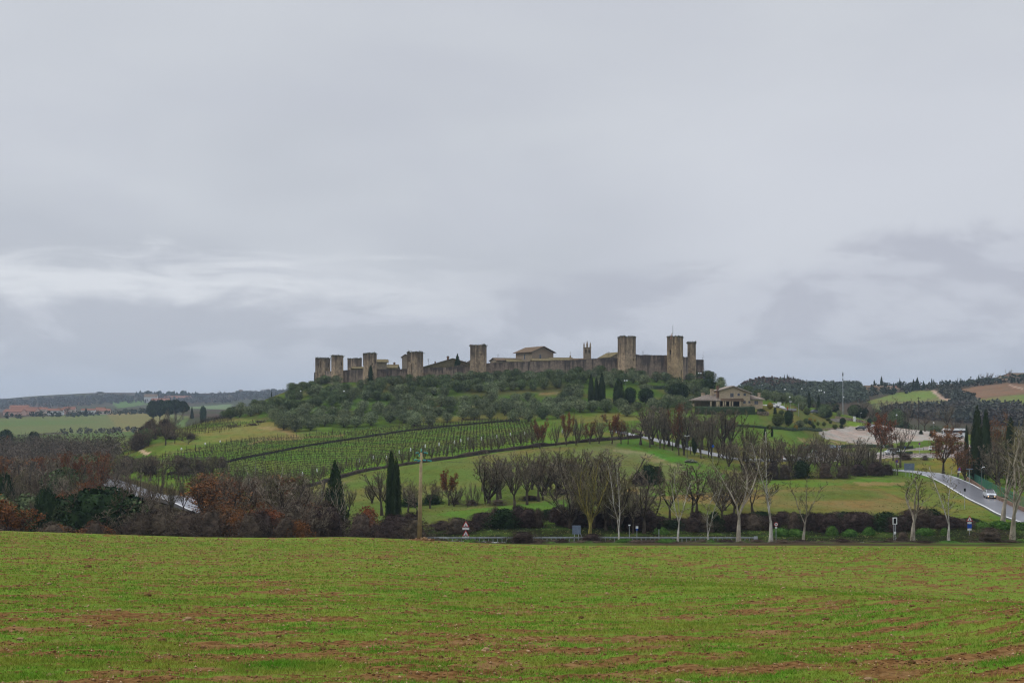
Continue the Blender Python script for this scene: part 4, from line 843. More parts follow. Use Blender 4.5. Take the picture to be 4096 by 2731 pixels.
def norm_(mb,V):
    """scale to height 1 and width 1"""
    h=np.percentile(V[:,2],99.7); w=np.percentile(np.hypot(V[:,0],V[:,1]),97)*2; k=np.array([1/w,1/w,1/h])
    mb.v=[tuple(np.array(p)*k) for p in mb.v]; return V*k
def quads(n): return np.arange(n*4).reshape(-1,4)
VAR={}
def mk_bare(key,style,seeds,mtr,mtw,leaf=None,nl=0,ls=.02,tw=.0030,dens=1.0):
    for s in seeds:
        mb,t,tips=grow(s,style,tw,dens); V=twigmesh(t,s); 
        nt=len(V)//4; mats=[mtw]
        if leaf:
            r=np.random.default_rng(s); T_=np.array([tuple(x) for x in tips]); P=T_[r.integers(0,len(T_),nl)]+r.normal(0,.018,(nl,3)); P=P[P[:,2]>.18]; LV=leafq(P,ls,s); V=np.concatenate([V,LV]); mats=[mtw,leaf]
        V=norm_(mb,V); me=npmesh('crown',V,quads(len(V)//4),mats)
        if leaf: mi=np.zeros(len(V)//4,np.int32); mi[nt:]=1; me.polygons.foreach_set('material_index',mi)
        VAR.setdefault(key,[]).append((mb.mesh('trunk',mtr,True),me))
def mk_leafy(key,prof,seeds,mtr,mlf,n=1100,ls=.05,z0=.0,trunk=(.02,.3),amp=.32,core=.72,fr=3.2,inner=.72,multi=1,asp=.6):
    for s in seeds:
        r=np.random.default_rng(s); z=r.random(n*2); th=r.uniform(0,6.283,n*2); R0=np.array([prof(q) for q in z]); k=r.random(n*2)<(R0/ max(R0))**.8; z=z[k][:n]; th=th[k][:n]; R0=R0[k][:n]
        nn=fbm(np.cos(th)*fr*.5+z*fr+s*3.1,np.sin(th)*fr*.5+z*fr*.7+s,3); rr=R0*(1-amp+amp*2*nn)*r.uniform(inner,1.04,len(z))
        zz=z0+(1-z0)*z+r.normal(0,.012,len(z)); P=np.stack([rr*np.cos(th),rr*np.sin(th),zz],1)
        V=leafq(P,ls,s,asp); F_=quads(len(V)//4)
        # dense heart of the crown
        nz,na=9,10; C=[]; 
        for i in range(nz):
            q=.04+.92*i/(nz-1); pr=prof(q)
            for j in range(na):
                t=6.283*j/na; m_=fbm(np.array([math.cos(t)*fr*.5+q*fr+s*3.1]),np.array([math.sin(t)*fr*.5+q*fr*.7+s]),3)[0]
                ra=pr*(1-amp+amp*2*m_)*core; C.append((ra*math.cos(t),ra*math.sin(t),z0+(1-z0)*(.5+(q-.5)*.93)))
        o=len(V); CF=[(o+i*na+j,o+i*na+(j+1)%na,o+(i+1)*na+(j+1)%na,o+(i+1)*na+j) for i in range(nz-1) for j in range(na)]
        if core>0: V=np.concatenate([V,np.array(C)]); F_=np.concatenate([F_,np.array(CF)])
        me=npmesh('crown',V,F_,mlf); mb=MB(); rt=random.Random(s)
        for q in range(multi):
            a=rt.uniform(0,6.28); x,y=(.02+.1*(q>0))*math.cos(a),(.02+.1*(q>0))*math.sin(a)
            mb.tube([(0,0,-.04),(x*.6,y*.6,trunk[1]*.5),(x*1.6,y*1.6,trunk[1]),(x*2.5,y*2.5,min(.9,trunk[1]+.25))],[trunk[0]*1.3,trunk[0],trunk[0]*.8,trunk[0]*.3],5,cap=False)
        VAR.setdefault(key,[]).append((mb.mesh('trunk',mtr,True),me))
ell=lambda q:.5*math.sqrt(max(0,1-(2*q-1)**2))
dome=lambda q:.5*math.sqrt(max(0,1-q**2.2))
cyp=lambda q:.5*(min(1,(q+.05)/.16))**.5*max(0,1-max(0,(q-.35)/.66)**1.7)**.75
con=lambda q:.5*max(0.03,(1-q))**.8*min(1,(q+.03)/.08)
umb=lambda q:.5*math.sqrt(max(0,1-((q-.25)/.75)**2)) if q>.25 else .5*max(.1,q/.25)
mk_leafy('olive',ell,range(1,8),M_bark,M_olive,n=1500,ls=.045,z0=.10,trunk=(.03,.25),amp=.62,core=.42,inner=.42,multi=2,fr=4)
mk_leafy('olive_dark',ell,range(11,16),M_bark,M_oliveb,n=1600,ls=.042,z0=.06,trunk=(.035,.2),amp=.5,core=.5,inner=.5,fr=4)
mk_leafy('round',ell,range(21,25),M_barkd,M_dark,n=1900,ls=.04,z0=.07,trunk=(.035,.2),amp=.22,core=.8)
mk_leafy('moss',ell,range(25,28),M_bark,M_moss,n=1500,ls=.045,z0=.0,trunk=(.03,.2),amp=.25,core=.8)
mk_leafy('yellow',ell,range(28,30),M_bark,M_yel,n=1200,ls=.05,z0=.0,trunk=(.03,.2),amp=.22,core=.8)
mk_leafy('cypress',cyp,range(31,35),M_barkd,M_cyp,n=2600,ls=.030,z0=.02,trunk=(.05,.1),amp=.22,core=.8,fr=6,asp=.9)
mk_leafy('cone',con,range(41,44),M_barkd,M_dark,n=1900,ls=.045,z0=.06,trunk=(.04,.15),amp=.4,core=.6,fr=7)
mk_leafy('pine',umb,range(45,48),M_barkd,M_dark,n=1500,ls=.05,z0=.36,trunk=(.03,.45),amp=.25,core=.8)
mk_leafy('green_bush',dome,range(51,54),M_bark,M_grn,n=1300,ls=.05,amp=.3,core=.75)
mk_leafy('dark_bush',dome,range(54,57),M_barkd,M_dark,n=2200,ls=.05,amp=.6,core=.6,inner=.5,fr=4.5,asp=.4)
mk_leafy('bramble',dome,range(57,62),M_barkd,M_pur,n=3200,ls=.050,amp=.75,core=.55,inner=.45,asp=.16,fr=5)
mk_leafy('scrub',dome,range(62,67),M_barkd,M_brn,n=3000,ls=.052,amp=.75,core=.45,inner=.35,asp=.15,fr=5)
mk_leafy('rust_bush',dome,range(67,70),M_barkd,M_rust,n=2000,ls=.032,amp=.4,core=.5,inner=.5)
mk_bare('bare','spread',range(101,109),M_barkd,M_twig)
mk_bare('bare_brown','spread',range(111,115),M_barkd,M_twigr)
mk_bare('bare_up','upright',range(121,129),M_barkd,M_twig)
mk_bare('bare_moss','upright',range(131,134),M_barkd,M_twigm)
mk_bare('slim','slim',range(141,145),M_barkd,M_twig)
mk_bare('plane','plane',range(151,157),M_pale,M_twigm,tw=.0026,dens=.8)
mk_bare('plane_white','plane',range(161,164),M_white,M_twigm,tw=.0026,dens=.8)
mk_bare('plane_slim','slim',range(165,169),M_white,M_twigm,tw=.0026,dens=.8)
mk_bare('plane_yellow','upright',range(171,172),M_yelb,M_twigm,tw=.0028,dens=1.15)
mk_bare('oak_rust','spread',range(181,186),M_barkd,M_twigr,M_rust,3400,.0145)
mk_bare('oak_half','upright',range(191,194),M_barkd,M_twigr,M_rust,1500,.013)
KN={'olive':('olive_tree','olive tree'),'olive_dark':('olive_tree','olive tree'),'round':('evergreen_tree','evergreen tree'),'moss':('round_bush','bush'),'yellow':('yellow_bush','bush'),'cypress':('cypress_tree','cypress'),'cone':('conifer_tree','conifer'),'pine':('umbrella_pine','pine tree'),'green_bush':('green_bush','bush'),'dark_bush':('dark_bush','bush'),'bramble':('bramble_bush','bush'),'scrub':('scrub_bush','bush'),'rust_bush':('rusty_bush','bush'),'oak_rust':('rusty_oak_tree','oak tree'),'oak_half':('rusty_oak_tree','oak tree'),'plane':('plane_tree','plane tree'),'plane_white':('plane_tree','plane tree'),'plane_slim':('plane_tree','plane tree'),'plane_yellow':('plane_tree','plane tree'),'slim':('slender_tree','tree'),'bare_moss':('mossy_tree','tree')}
cnt={}
def veg(kind,px,D=None,yt=None,w=10,label='',group=None,yb=None,var=None,sink=0.0,dmin=140,lean=0):
    p=G(px,yb,dmin) if D is None else T(px,D)
    h=(YH-yt)*p.y/F-p.z; h=max(h,.4); W=w*p.y/F*(1.22 if kind in('plane','plane_slim','plane_white','bare_up','slim') else 1.0); k=cnt.get(kind,0); cnt[kind]=k+1
    vs=VAR[kind]; tm,cm=vs[(k if var is None else var)%len(vs)]
    nm,ct=KN.get(kind,('bare_tree','tree')); bush=kind in('moss','yellow','green_bush','dark_bush','bramble','scrub','rust_bush')
    label=' '.join(label.split()); lw=label.split(); label=' '.join(lw[:16]) if len(lw)>16 else label
    if 'slender young' in label: nm='young_tree'
    root=empty(nm,(p.x,p.y,p.z-sink),rnd.uniform(0,6.28) if not lean else 0,(W,W,h)); 
    if lean: root.rotation_euler=(0,lean,0)
    tag(root,label,ct,group)
    if not bush: ob('trunk',tm,root)
    ob('foliage' if bush else 'crown',cm,root); return root
# --- named landmarks --------------------------------------------------------
LM=[(0,'far left'),(45,'left third'),(95,'left of the white car'),(150,'by the wet road bend'),(215,'right of the road bend'),(265,'below the vineyard'),(330,'beside the conifer'),(392,'near the twin cypress'),(420,'near the utility pole'),(468,'behind the triangles'),(540,'above the blue panel'),(590,'by the mossy plane'),(650,'by the access road'),(700,'below the farmhouse'),(740,'behind the forked plane'),(800,'before the parked cars'),(850,'near the yellow car'),(900,'by the side road'),(960,'above the silver car'),(1005,'at the right edge')]
def near(px): return min(LM,key=lambda q:abs(q[0]-px))[1]
# --- olives on the castle hill ------------------------------------------------
TN=[(322,'the leftmost tower'),(337,'the second tower'),(369,'the fourth tower'),(414,'the slit tower'),(445,'the sloping town roof'),(478,'the square tower'),(508,'the red roof'),(535,'the big stone house'),(562,'the low town roofs'),(588,'the belfry'),(610,'the gap right of the belfry'),(628,'the tallest plain tower'),(655,'the wall between the tallest towers'),(677,'the gate tower'),(695,'the ruined tower')]
def tn(px): return min(TN,key=lambda q:abs(q[0]-px))[1]
OLP=[(222,419),(240,411),(262,402),(290,388),(298,379),(318,372),(345,375),(420,376),(560,373),(640,374),(700,374),(715,384),(704,392),(696,404),(690,412),(640,416),(600,420),(560,420),(540,426),(515,424),(500,418),(476,423),(440,425),(420,429),(400,423),(345,430),(300,432),(285,431),(275,424),(262,416),(240,420)]
n_ol=0
for q in np.arange(292,352,5.5):
    d=float(rnd.uniform(489,508)); p=T(q,d); hh=rnd.uniform(3,4.6); veg('olive_dark' if rnd.random()<.6 else 'olive',q,d,YH-F*(p.z+hh)/p.y,5.4*F/p.y,f"{'tall' if hh>3.8 else 'small'} olive tree on the left shoulder of the hill, below {tn(q)}",'olive trees on the castle hill')
for row,(D,st) in enumerate(((476,11),(465,10),(454,10.5),(443,10.5),(432,12),(422,12),(412,13),(402,13.5),(393,14),(384,15))):
    px=225+rnd.random()*8
    while px<702:
        q=px+rnd.uniform(-2.5,2.5); d=D+rnd.uniform(-3.5,3.5); 
        if q<330: d+=(330-q)*.12
        if row==0: d=float(np.interp(q,wpx,wD))-6.5
        px+=st*rnd.uniform(.85,1.25); 
        p=T(q,d); y=YH-F*p.z/p.y
        if not inpoly(np.array([q]),np.array([y]),OLP)[0]: continue
        if row in(4,) and rnd.random()<.6 : continue
        if row==0 and rnd.random()<.35: continue
        if row==9 and rnd.random()<.3: continue
        if (583<q<657 and 388<y<407) or (652<q<692 and 384<y<404): continue
        if 475<q<560 and 394<y<402 and rnd.random()<.5: continue
        hh=rnd.uniform(3.3,5.2)*(1.0 if row<4 else .95); ww=rnd.uniform(4.4,6.6); 
        if row==0: hh*=.62; ww*=.75
        kd='olive_dark' if (row<4 and rnd.random()<.6) or rnd.random()<.15 else 'olive'
        rn=('top row against the wall','second row','third row','fourth row','middle of the grove','middle of the grove','lower grove','lower grove','bottom edge of the grove','bottom edge of the grove')[row]
        veg(kd,q,d,YH-F*(p.z+hh)/p.y,ww*F/p.y,f"{'tall' if hh>4.4 else 'small'} {'dark' if kd!='olive' else 'silvery'} olive tree, {rn}, below {tn(q)}",'olive trees on the castle hill'); n_ol+=1
# olives and trees on the slope behind the farmhouse
for i in range(46):
    q=rnd.uniform(640,838); D=rnd.uniform(425,520)
    if 768<q<800 and D<440: continue
    p=T(q,D); hh=rnd.uniform(3.4,5.2); 
    veg('olive' if rnd.random()<.55 else 'olive_dark',q,D,YH-F*(p.z+hh)/p.y,rnd.uniform(4,6)*F/p.y,f"{'tall' if hh>4.3 else 'small'} olive tree {'high' if D>480 else 'midway' if D>450 else 'low'} on the slope {'left of' if q<700 else 'behind' if q<770 else 'right of'} the farmhouse",'olive trees around the farmhouse slope')
for a in [('cypress',591,None,374,6.5,'leftmost cypress of the dark trio below the castle',406),('cypress',596.5,None,377,5.5,'middle cypress of the dark trio below the castle',404),('cypress',602,None,372.5,7,'rightmost and broadest cypress of the dark trio below the castle',404),
 ('cypress',618.5,None,378,12,'broad shaggy dark cypress between the trio and the round trees',406.5),('round',630,None,387,13,'round dark evergreen touching the shaggy cypress',405.5),('round',646,None,388,17,'neat round evergreen standing alone on the lawn below the castle',404),
 ('olive_dark',675,None,377,25,'wide dark tree behind the largest round bush',396),('round',678.5,None,383,23,'largest round clipped evergreen left of the farmhouse',401.5),('round',708,None,377,15,'bushy dark tree behind the farmhouse chimneys',396),
 ('yellow',702,None,391,8,'yellow rounded shrub at the left end of the farmhouse roof',397.5)]:
    veg(a[0],a[1],None,a[3],a[4],a[5],yb=a[6],dmin=330)
veg('cone',457.5,503,353.5,10.5,'dark conifer rising above the wall beside the square tower'); veg('bare_brown',465,500,359,6,'small brown tree right of the dark conifer inside the wall')
veg('bare_brown',388,482,371,9,'leafless reddish tree against the wall right of the fourth tower'); veg('bare_brown',397,482,373.5,8,'second leafless reddish tree against the wall right of the fourth tower'); veg('dark_bush',370.8,477,365,6,'dark ivy mass climbing the corner of the fourth tower')
# --- farmhouse garden -----------------------------------------------------------
GB=[('moss',778,413,426,12,'big mossy green dome below the hill road'),('round',788.5,410,426,10,'tall dark evergreen beside the mossy dome'),('moss',781.5,409.5,414.5,5.5,'small ball shrub on the kerb of the hill road'),('yellow',770,402,409,6,'yellow shrub in front of the white car'),('dark_bush',761,408.5,414,13,'low dark shrub mound at the right end of the clipped hedge'),('dark_bush',775,407,414,4,'narrow clipped bush beside the gate post'),
('cypress',809,390.5,409,3.4,'tall thin cypress right of the road fence'),('cypress',818.6,394,412.5,3.8,'broader cypress below the dark parked suv'),('moss',807,408,414.8,7,'rust tinted clipped ball below the thin cypress'),('round',827.5,409,418.5,9.5,'dark dome between the two garden stairs'),('olive',839,410,417,6,'silvery shrub right of the dark dome'),('round',842.6,417.5,425.3,6.5,'cubic clipped bush by the garden steps'),
('yellow',810,417.2,422,4.5,'orange clipped shrub in the terraced garden'),('yellow',815,418.4,422,3,'small orange ball in the terraced garden'),('moss',806,418,424,5,'mossy ball left of the orange shrub'),('round',809.5,420,424.5,3.2,'dark little ball in front of the orange shrub'),('moss',812,421.3,426,4,'ball shrub near the bottom of the terraced garden'),('moss',818,421.5,425.5,3.2,'round shrub in the middle of the terraced garden'),('round',814,424.5,429.5,3.4,'upright clipped shrub at the garden foot'),('moss',811,426.3,430,3.8,'low ball at the garden foot'),('moss',830.5,420,423.5,3.6,'twin ball shrub right of the garden middle'),('moss',828,417.5,421,4,'upper twin ball shrub right of the garden middle'),('moss',835,424,429,5.2,'square clipped shrub at the edge of the yard'),('dark_bush',841,424.5,428,5,'flat dark shrub beside the yard edge'),
('yellow',795.7,424.5,430,4.8,'golden green cone shrub at the end of the low hedge'),('moss',769,424.6,429,5.5,'pale green ball on the low hedge below the farmhouse'),('olive',800,420,428,10,'silvery low bush in the middle of the bank'),('moss',824,421.5,426,4,'ball shrub by the stepping path'),('moss',732,421,429,9,'loose shrub below the clipped hedge'),('yellow',731.5,424,427.5,4,'small yellow shrub in the lower garden'),('moss',746,424,427.5,3.6,'dark little cone in the lower garden'),
('moss',712,408.5,413.5,7,'bright green knob in front of the clipped hedge, left one'),('moss',719.5,411,415,6,'bright green knob in front of the clipped hedge, middle one'),('moss',724.3,409,412.5,4,'small yellowish knob in front of the clipped hedge'),
('cypress',765,427,441.8,3.4,'slim dark cypress on the lawn, left of two'),('cypress',772,426.5,437,2.6,'slim dark cypress on the lawn, right of two'),('cypress',742.5,430,441,2.2,'thin spire cypress below the farmhouse'),('cypress',746.5,431,441,1.8,'second thin spire cypress below the farmhouse'),('round',869.5,418,424,5,'cone shaped green shrub behind the silver car'),('dark_bush',921,430,434,4.5,'boxy shrub at the far edge of the yard'),('dark_bush',931,431,436,4,'upright boxy shrub at the far edge of the yard')]
for (k,px,y0,y1,w,lb) in GB: veg(k,px,None,y0,w,lb,yb=y1,dmin=300)
# --- single trees of the middle distance ------------------------------------------
TR=[ # kind,px,ybase or None,D,ytop,width,label
('cone',335,None,176,461,31,'tall conical dark conifer left of the twin cypress'),('cypress',391.5,None,185,449,12,'taller stem of the twin cypress beside the utility pole'),('cypress',396.5,None,188,457,10,'shorter stem of the twin cypress beside the utility pole'),
('bare',382,None,200,463,50,'spreading black limbed tree between the conifer and the twin cypress'),('rust_bush',368,None,165,505,32,'rounded rusty shrub below the spreading black limbed tree'),('plane',338,None,172,478,20,'pale crooked tree in front of the conical conifer'),('plane_slim',319.5,None,176,485,12,'thin pale stem left of the conical conifer'),('plane_slim',344,None,174,484,10,'thin pale stem right of the conical conifer'),
('oak_rust',449,505,None,469,22,'small rust leaved oak standing right of the utility pole'),('bare',408,None,205,478,26,'low bare tree just left of the utility pole'),('bare_brown',430,None,208,478,28,'bushy bare tree right behind the utility pole'),
('bare_up',467.5,None,206,483,9,'ivy clad slim tree, first right of the small rust oak'),('bare_up',472.5,None,208,481,9,'ivy clad slim tree, second right of the small rust oak'),('bare_up',478,None,210,486,8,'ivy clad slim tree, third right of the small rust oak'),('bare_up',485,None,210,480,10,'ivy clad slim tree, fourth right of the small rust oak'),
('bare_brown',497,503.5,None,461,34,'dark bare tree with curving limbs, leftmost of the central clump'),('bare',527,498,None,448,40,'broad bare tree in the middle of the central clump'),('bare_up',543,500,None,452,28,'leaning bare tree of the central clump'),('bare_up',560,491,None,447,30,'tall straight bare tree of the central clump'),('bare_up',566,491,None,446,26,'slender bare tree right of the tallest central one'),('bare_moss',575,None,222,448,32,'greenish bare tree behind the mossy plane tree'),('bare_up',551,None,230,455,26,'faint bare tree at the back of the central clump'),('bare',513,None,232,463,26,'low bare tree at the back of the central clump'),
('plane_yellow',590,None,162,450,58,'mossy yellow plane tree with a tall double stem'),('bare_moss',606,None,170,468,40,'greenish thicket tree right of the mossy plane tree'),('bare_moss',578,None,178,480,30,'greenish thicket tree left of the mossy plane tree'),
('plane_slim',619,None,153,455,24,'crooked white stemmed tree right of the mossy plane tree'),('bare',633,None,166,490,30,'low arching bare tree right of the white stemmed tree'),
('plane_white',677.6,None,154,460,34,'first whitewashed plane tree behind the guardrail'),('plane_slim',707.8,None,154,478,30,'second whitewashed plane tree behind the guardrail'),('plane',739,None,154,434,64,'big forked plane tree with pale bending branches'),('plane_slim',771,None,154,425,44,'tall pale plane tree right of the guardrail end'),('plane',803,None,154,470,52,'slender plane tree before the parked cars'),('plane',912.6,None,159,462,52,'bushy forked plane tree left of the solar sign mast side'),('plane_slim',948.5,None,159,462,44,'knobbly plane tree beside the warning triangle at the right'),('plane',1013,None,148,420,72,'large pale plane tree at the right edge'),('plane',1003,None,176,424,60,'pale arching plane tree behind the silver car'),('plane',1030,None,165,420,50,'plane tree cut by the right edge'),
('bare',722,None,178,463,50,'dark gnarled tree behind the second and third plane trees'),('bare',734,None,184,462,52,'black trunked tree right behind the big forked plane tree'),
('bare_up',650,447,None,404,17,'bare tree standing by the bend of the access road'),('bare_up',660,448.5,None,407,15,'first tree of the clump along the access road'),('bare_up',664,449,None,408,13,'second tree of the clump along the access road'),('bare_brown',672.5,450.5,None,409,15,'reddish stemmed tree along the access road'),('oak_half',679,455,None,403,24,'tall tree with some rust leaves along the access road'),('bare_up',684,455,None,402,22,'leaning twin of the rust flecked tree along the access road'),('slim',690.5,454,None,412,12,'slim tree beside the double street lamp'),('bare_up',701,458.5,None,408,17,'slim straight tree below the clipped hedge'),('bare_up',708.5,457,None,409,16,'tree pair below the porch, left one'),('bare_up',711.5,458,None,411,15,'tree pair below the porch, right one'),('bare_brown',719,None,290,425,18,'brownish bare tree right of the tree pair'),('round',694.5,None,292,434,6,'small dark leafed tree by the road fence'),
('oak_rust',540,None,296,418,18,'rust leaved tree, first along the vineyard hedge'),('oak_rust',566.5,None,298,412,16,'brightest rust leaved tree along the vineyard hedge'),('bare_up',576,None,298,412,14,'bare tree right of the brightest rust leaved tree'),('oak_half',590,None,300,419,15,'rust leaved tree third along the vineyard hedge'),('bare_up',599,None,302,413,18,'bare tree near the end of the vineyard hedge'),('oak_rust',612,None,303,413,19,'rust leaved tree near the head of the access road'),('oak_half',621,None,305,417,17,'last rust leaved tree at the head of the access road'),('bare_brown',628,None,306,421,16,'low brown tree at the head of the access road'),('bare_up',556,None,298,421,10,'thin bare tree between two rusty ones'),('bare_up',533,None,296,423,8,'thin bare tree left of the first rusty tree'),
('oak_rust',880,None,318,413,38,'tall orange oak before the gravel yard'),('bare_brown',900,None,300,421,36,'dark brown tree with a forked trunk right of the orange oak'),('bare',893,None,322,440,26,'low dark crown under the orange oak'),('oak_rust',943,None,285,426,36,'orange brown tree in front of the bus'),('oak_half',958,None,280,440,30,'rusty low tree right of the bus'),('oak_half',965,None,262,448,24,'rusty small tree at the foot of the cypresses'),
('cypress',977,None,262,405,13,'tallest dark cypress at the right'),('cypress',986,None,270,408,11,'second tall cypress, half hidden by pale branches'),('cypress',966.5,None,300,424,5,'slender cypress left of the tallest one'),('cypress',1010.5,None,255,416,12,'cypress near the right edge behind the plane tree'),('oak_half',995,None,300,412,28,'thin rusty crown between the cypresses'),
('bare',948,None,440,402,30,'wide bare tree on the far side of the yard'),('bare_brown',925,None,440,412,24,'brownish bare tree on the far side of the yard'),('bare_up',889,None,500,396,15,'upright bare tree beyond the yard, left one'),('bare_up',905,None,490,397,17,'upright bare tree beyond the yard, right one'),('bare',863,None,480,398,18,'bare tree behind the white notice stand'),('bare',873,None,485,402,16,'bare tree behind the orange oak'),
('bare_moss',820,None,300,430,16,'greenish bare tree beside the white van'),('bare',830.5,None,285,443,20,'dark bare tree in front of the parked cars'),('slim',818,None,292,436,9,'ivy wrapped pole like tree by the van'),('bare_brown',795,None,275,445,26,'brown tangle tree left of the parked cars'),('bare_brown',775,None,280,434,30,'brown bare tree left of the globe lamps'),('bare_brown',758,None,285,432,26,'brown bare tree below the slim cypresses'),('bare_moss',745,None,300,420,24,'feathery olive brown tree below the farmhouse wing'),('bare_moss',753,None,310,424,20,'second feathery tree below the farmhouse wing'),('bare_brown',730,None,285,440,24,'brown tangle tree behind the forked plane tree'),('bare_brown',785,None,262,452,26,'brown scrubby tree above the meadow'),('bare_moss',808,None,262,452,22,'olive brown scrubby tree above the meadow'),('bare_brown',848,None,280,450,26,'scrubby tree below the yellow car'),('bare',862,None,290,440,24,'dark spreading shrub tree left of the orange oak'),('bare_moss',871,None,283,450,18,'greenish shrub tree before the orange oak'),
('bare',268,None,196,462,26,'group of pale stems below the vineyard, middle one'),('plane_slim',257,None,198,460,20,'white stemmed tree below the vineyard, left one'),('plane_white',279,None,200,462,26,'yellowish pale tree below the vineyard, right one'),('oak_rust',262,None,165,502,22,'bright rust leaved shrub tree at the field edge')]
for (k,px,yb,D,yt,w,lb) in TR: veg(k,px,D,yt,w,lb,yb=yb,group=None,sink=.1)
# --- the wood on the left ------------------------------------------------------------
def wood(n,x0,x1,d0,d1,h0,h1,where,kinds,ymin=None,gap=None):
    for i in range(n):
        D=d0+(d1-d0)*((i+rnd.random())/n); q=rnd.uniform(x0,x1); p=T(q,D); h=rnd.uniform(h0,h1); yt=YH-F*(p.z+h)/p.y
        if gap and gap[0]<q<gap[1]:
            gl=float(np.interp(q,[105,112,150,205],[481,488,500,511])); yt=max(yt,gl+rnd.uniform(-1,7)) if rnd.random()<.88 else yt
        if ymin and yt<ymin: yt=ymin+rnd.uniform(0,5)
        hh=(YH-yt)*D/F-p.z
        if hh<1.2: continue
        k=rnd.choice(kinds); w=(hh*rnd.uniform(.85,1.25)+1.5)*F/D
        ad={'bare':'grey bare tree','bare_brown':'brown bare tree','bare_up':'upright bare tree','bare_moss':'greenish bare tree','oak_rust':'rust leaved oak','oak_half':'half bare rusty oak','olive_dark':'ivy green tree','round':'dark evergreen','scrub':'brown scrub bush','bramble':'dark bramble bush','slim':'slim bare tree','rust_bush':'rusty bush','plane_slim':'pale stemmed tree'}[k]
        veg(k,q,D,yt,w,f"{'tall' if hh>9 else 'low' if hh<6 else 'middling'} {ad} {where}, {near(q)}",'trees and bushes of the wood on the left',sink=.1)
BK=['bare','bare','bare_brown','bare_up','bare_moss','bare_brown']
wood(40,-45,106,215,330,8,12,'in the middle of the left wood',BK+['oak_rust','oak_half','olive_dark'],ymin=450)
wood(26,-35,112,150,212,7,10,'at the front of the left wood',BK+['oak_rust','round','oak_half','olive_dark'],ymin=470)
wood(26,-20,300,139,150,3,5,'along the left field edge',['scrub','bramble','scrub','rust_bush'],ymin=500)
wood(50,104,225,150,225,4,9,'before the wet road',BK+['scrub','scrub','bramble','oak_half'],ymin=478,gap=(100,212,507))
wood(58,92,226,280,332,3.5,7.5,'behind the wet road',BK+['bare_brown','scrub','scrub'],ymin=454)
wood(40,203,316,165,240,6,10,'below the vineyard',BK+['oak_half'],ymin=472)
wood(24,215,330,146,172,3.5,6,'below the vineyard edge',['scrub','bramble','oak_half','scrub','bare'],ymin=492)
wood(16,300,428,146,172,2.5,5,'between the field and the conifer',['scrub','bramble','scrub'],ymin=510)
for i,(px,D,yt,w,k) in enumerate([(8,185,470,30,'bare'),(24,225,456,24,'bare_up'),(38,205,462,26,'bare_brown'),(58,240,452,26,'bare'),(78,215,458,26,'bare_moss'),(97,235,452,24,'oak_half'),(112,190,470,24,'bare'),(131,205,462,20,'bare_up'),(146,180,474,24,'bare'),(160,215,464,20,'bare_brown'),(183,190,468,26,'bare'),(199,212,460,22,'bare_up'),(126,202,474,18,'bare_up'),(154,200,476,20,'bare'),(171,196,480,16,'bare_moss'),(214,185,470,26,'bare_brown'),(228,215,460,24,'bare'),(243,190,466,24,'bare_up'),(292,205,464,24,'bare'),(306,190,470,22,'bare_moss')]):
    veg(k,px,D,yt,w,f"{('broad','narrow')[k=='bare_up']} tall tree standing out of the left wood, {near(px)}, {'reddish' if k in('bare_brown','oak_half') else 'grey'} crown",'tall trees of the wood on the left')
for (k,px,D,yt,w,lb) in [('round',46,168,487,24,'dark green ivy covered tree in the left wood'),('round',4,200,472,20,'dark evergreen cut by the left edge'),('round',98,430,446,9,'small dark upright evergreen beside the brown thicket'),('oak_rust',72,250,452,26,'orange oak above the middle of the left wood'),('oak_rust',4,240,466,24,'orange oak at the left edge'),('round',6,560,429,14,'dark round tree far at the left edge'),('rust_bush',8,540,435,9,'rust bush under the far dark round tree'),('round',34,520,431,13,'dark evergreen patch beyond the left wood'),('oak_half',90,185,474,30,'brown oak left of the white car'),('olive_dark',60,160,505,20,'ivy bush at the front of the left wood'),('rust_bush',92,146,520,24,'rusty undergrowth at the field edge'),('slim',126,230,455,8,'thin tall poplar like tree by the wet road')]: veg(k,px,D,yt,w,lb)
# brown thicket on the knoll left of the vineyard hill
for i in range(46):
    q=rnd.uniform(134,206); D=rnd.uniform(352,420); top=float(np.interp(q,[136,150,165,190,206],[432,418,418,432,440])); p=T(q,D); yt=max(top+rnd.uniform(0,9),YH-F*(p.z+10.5)/D)
    if (YH-yt)*D/F-p.z<1: continue
    k=rnd.choice(['scrub','bramble','bare_brown','bare','scrub','bare_brown','olive_dark']); veg(k,q,D,yt,rnd.uniform(15,24),f"{'tall' if yt<428 else 'low'} {'leafless tree' if 'bare' in k else 'brown thicket bush'} on the knoll {'left' if q<165 else 'right'} part, {'upper' if D>385 else 'lower'} side",'thicket on the knoll left of the vineyard')
EX=[(476,625,194,240,11,15.5,20,'in the central clump',448),(636,735,306,335,8,14,16,'behind the access road',405),(715,875,262,300,6.5,10.5,34,'in the brown belt before the car park',436),(560,660,165,180,6,11,9,'beyond the roadside brambles',470),(655,765,176,196,9,13,6,'at the back of the near road',458),(340,470,196,225,5,8.5,12,'behind the utility pole',480),(988,1040,246,310,9,14,12,'behind the mesh fence',425),(800,900,268,290,5,8,14,'above the right meadow',452)]
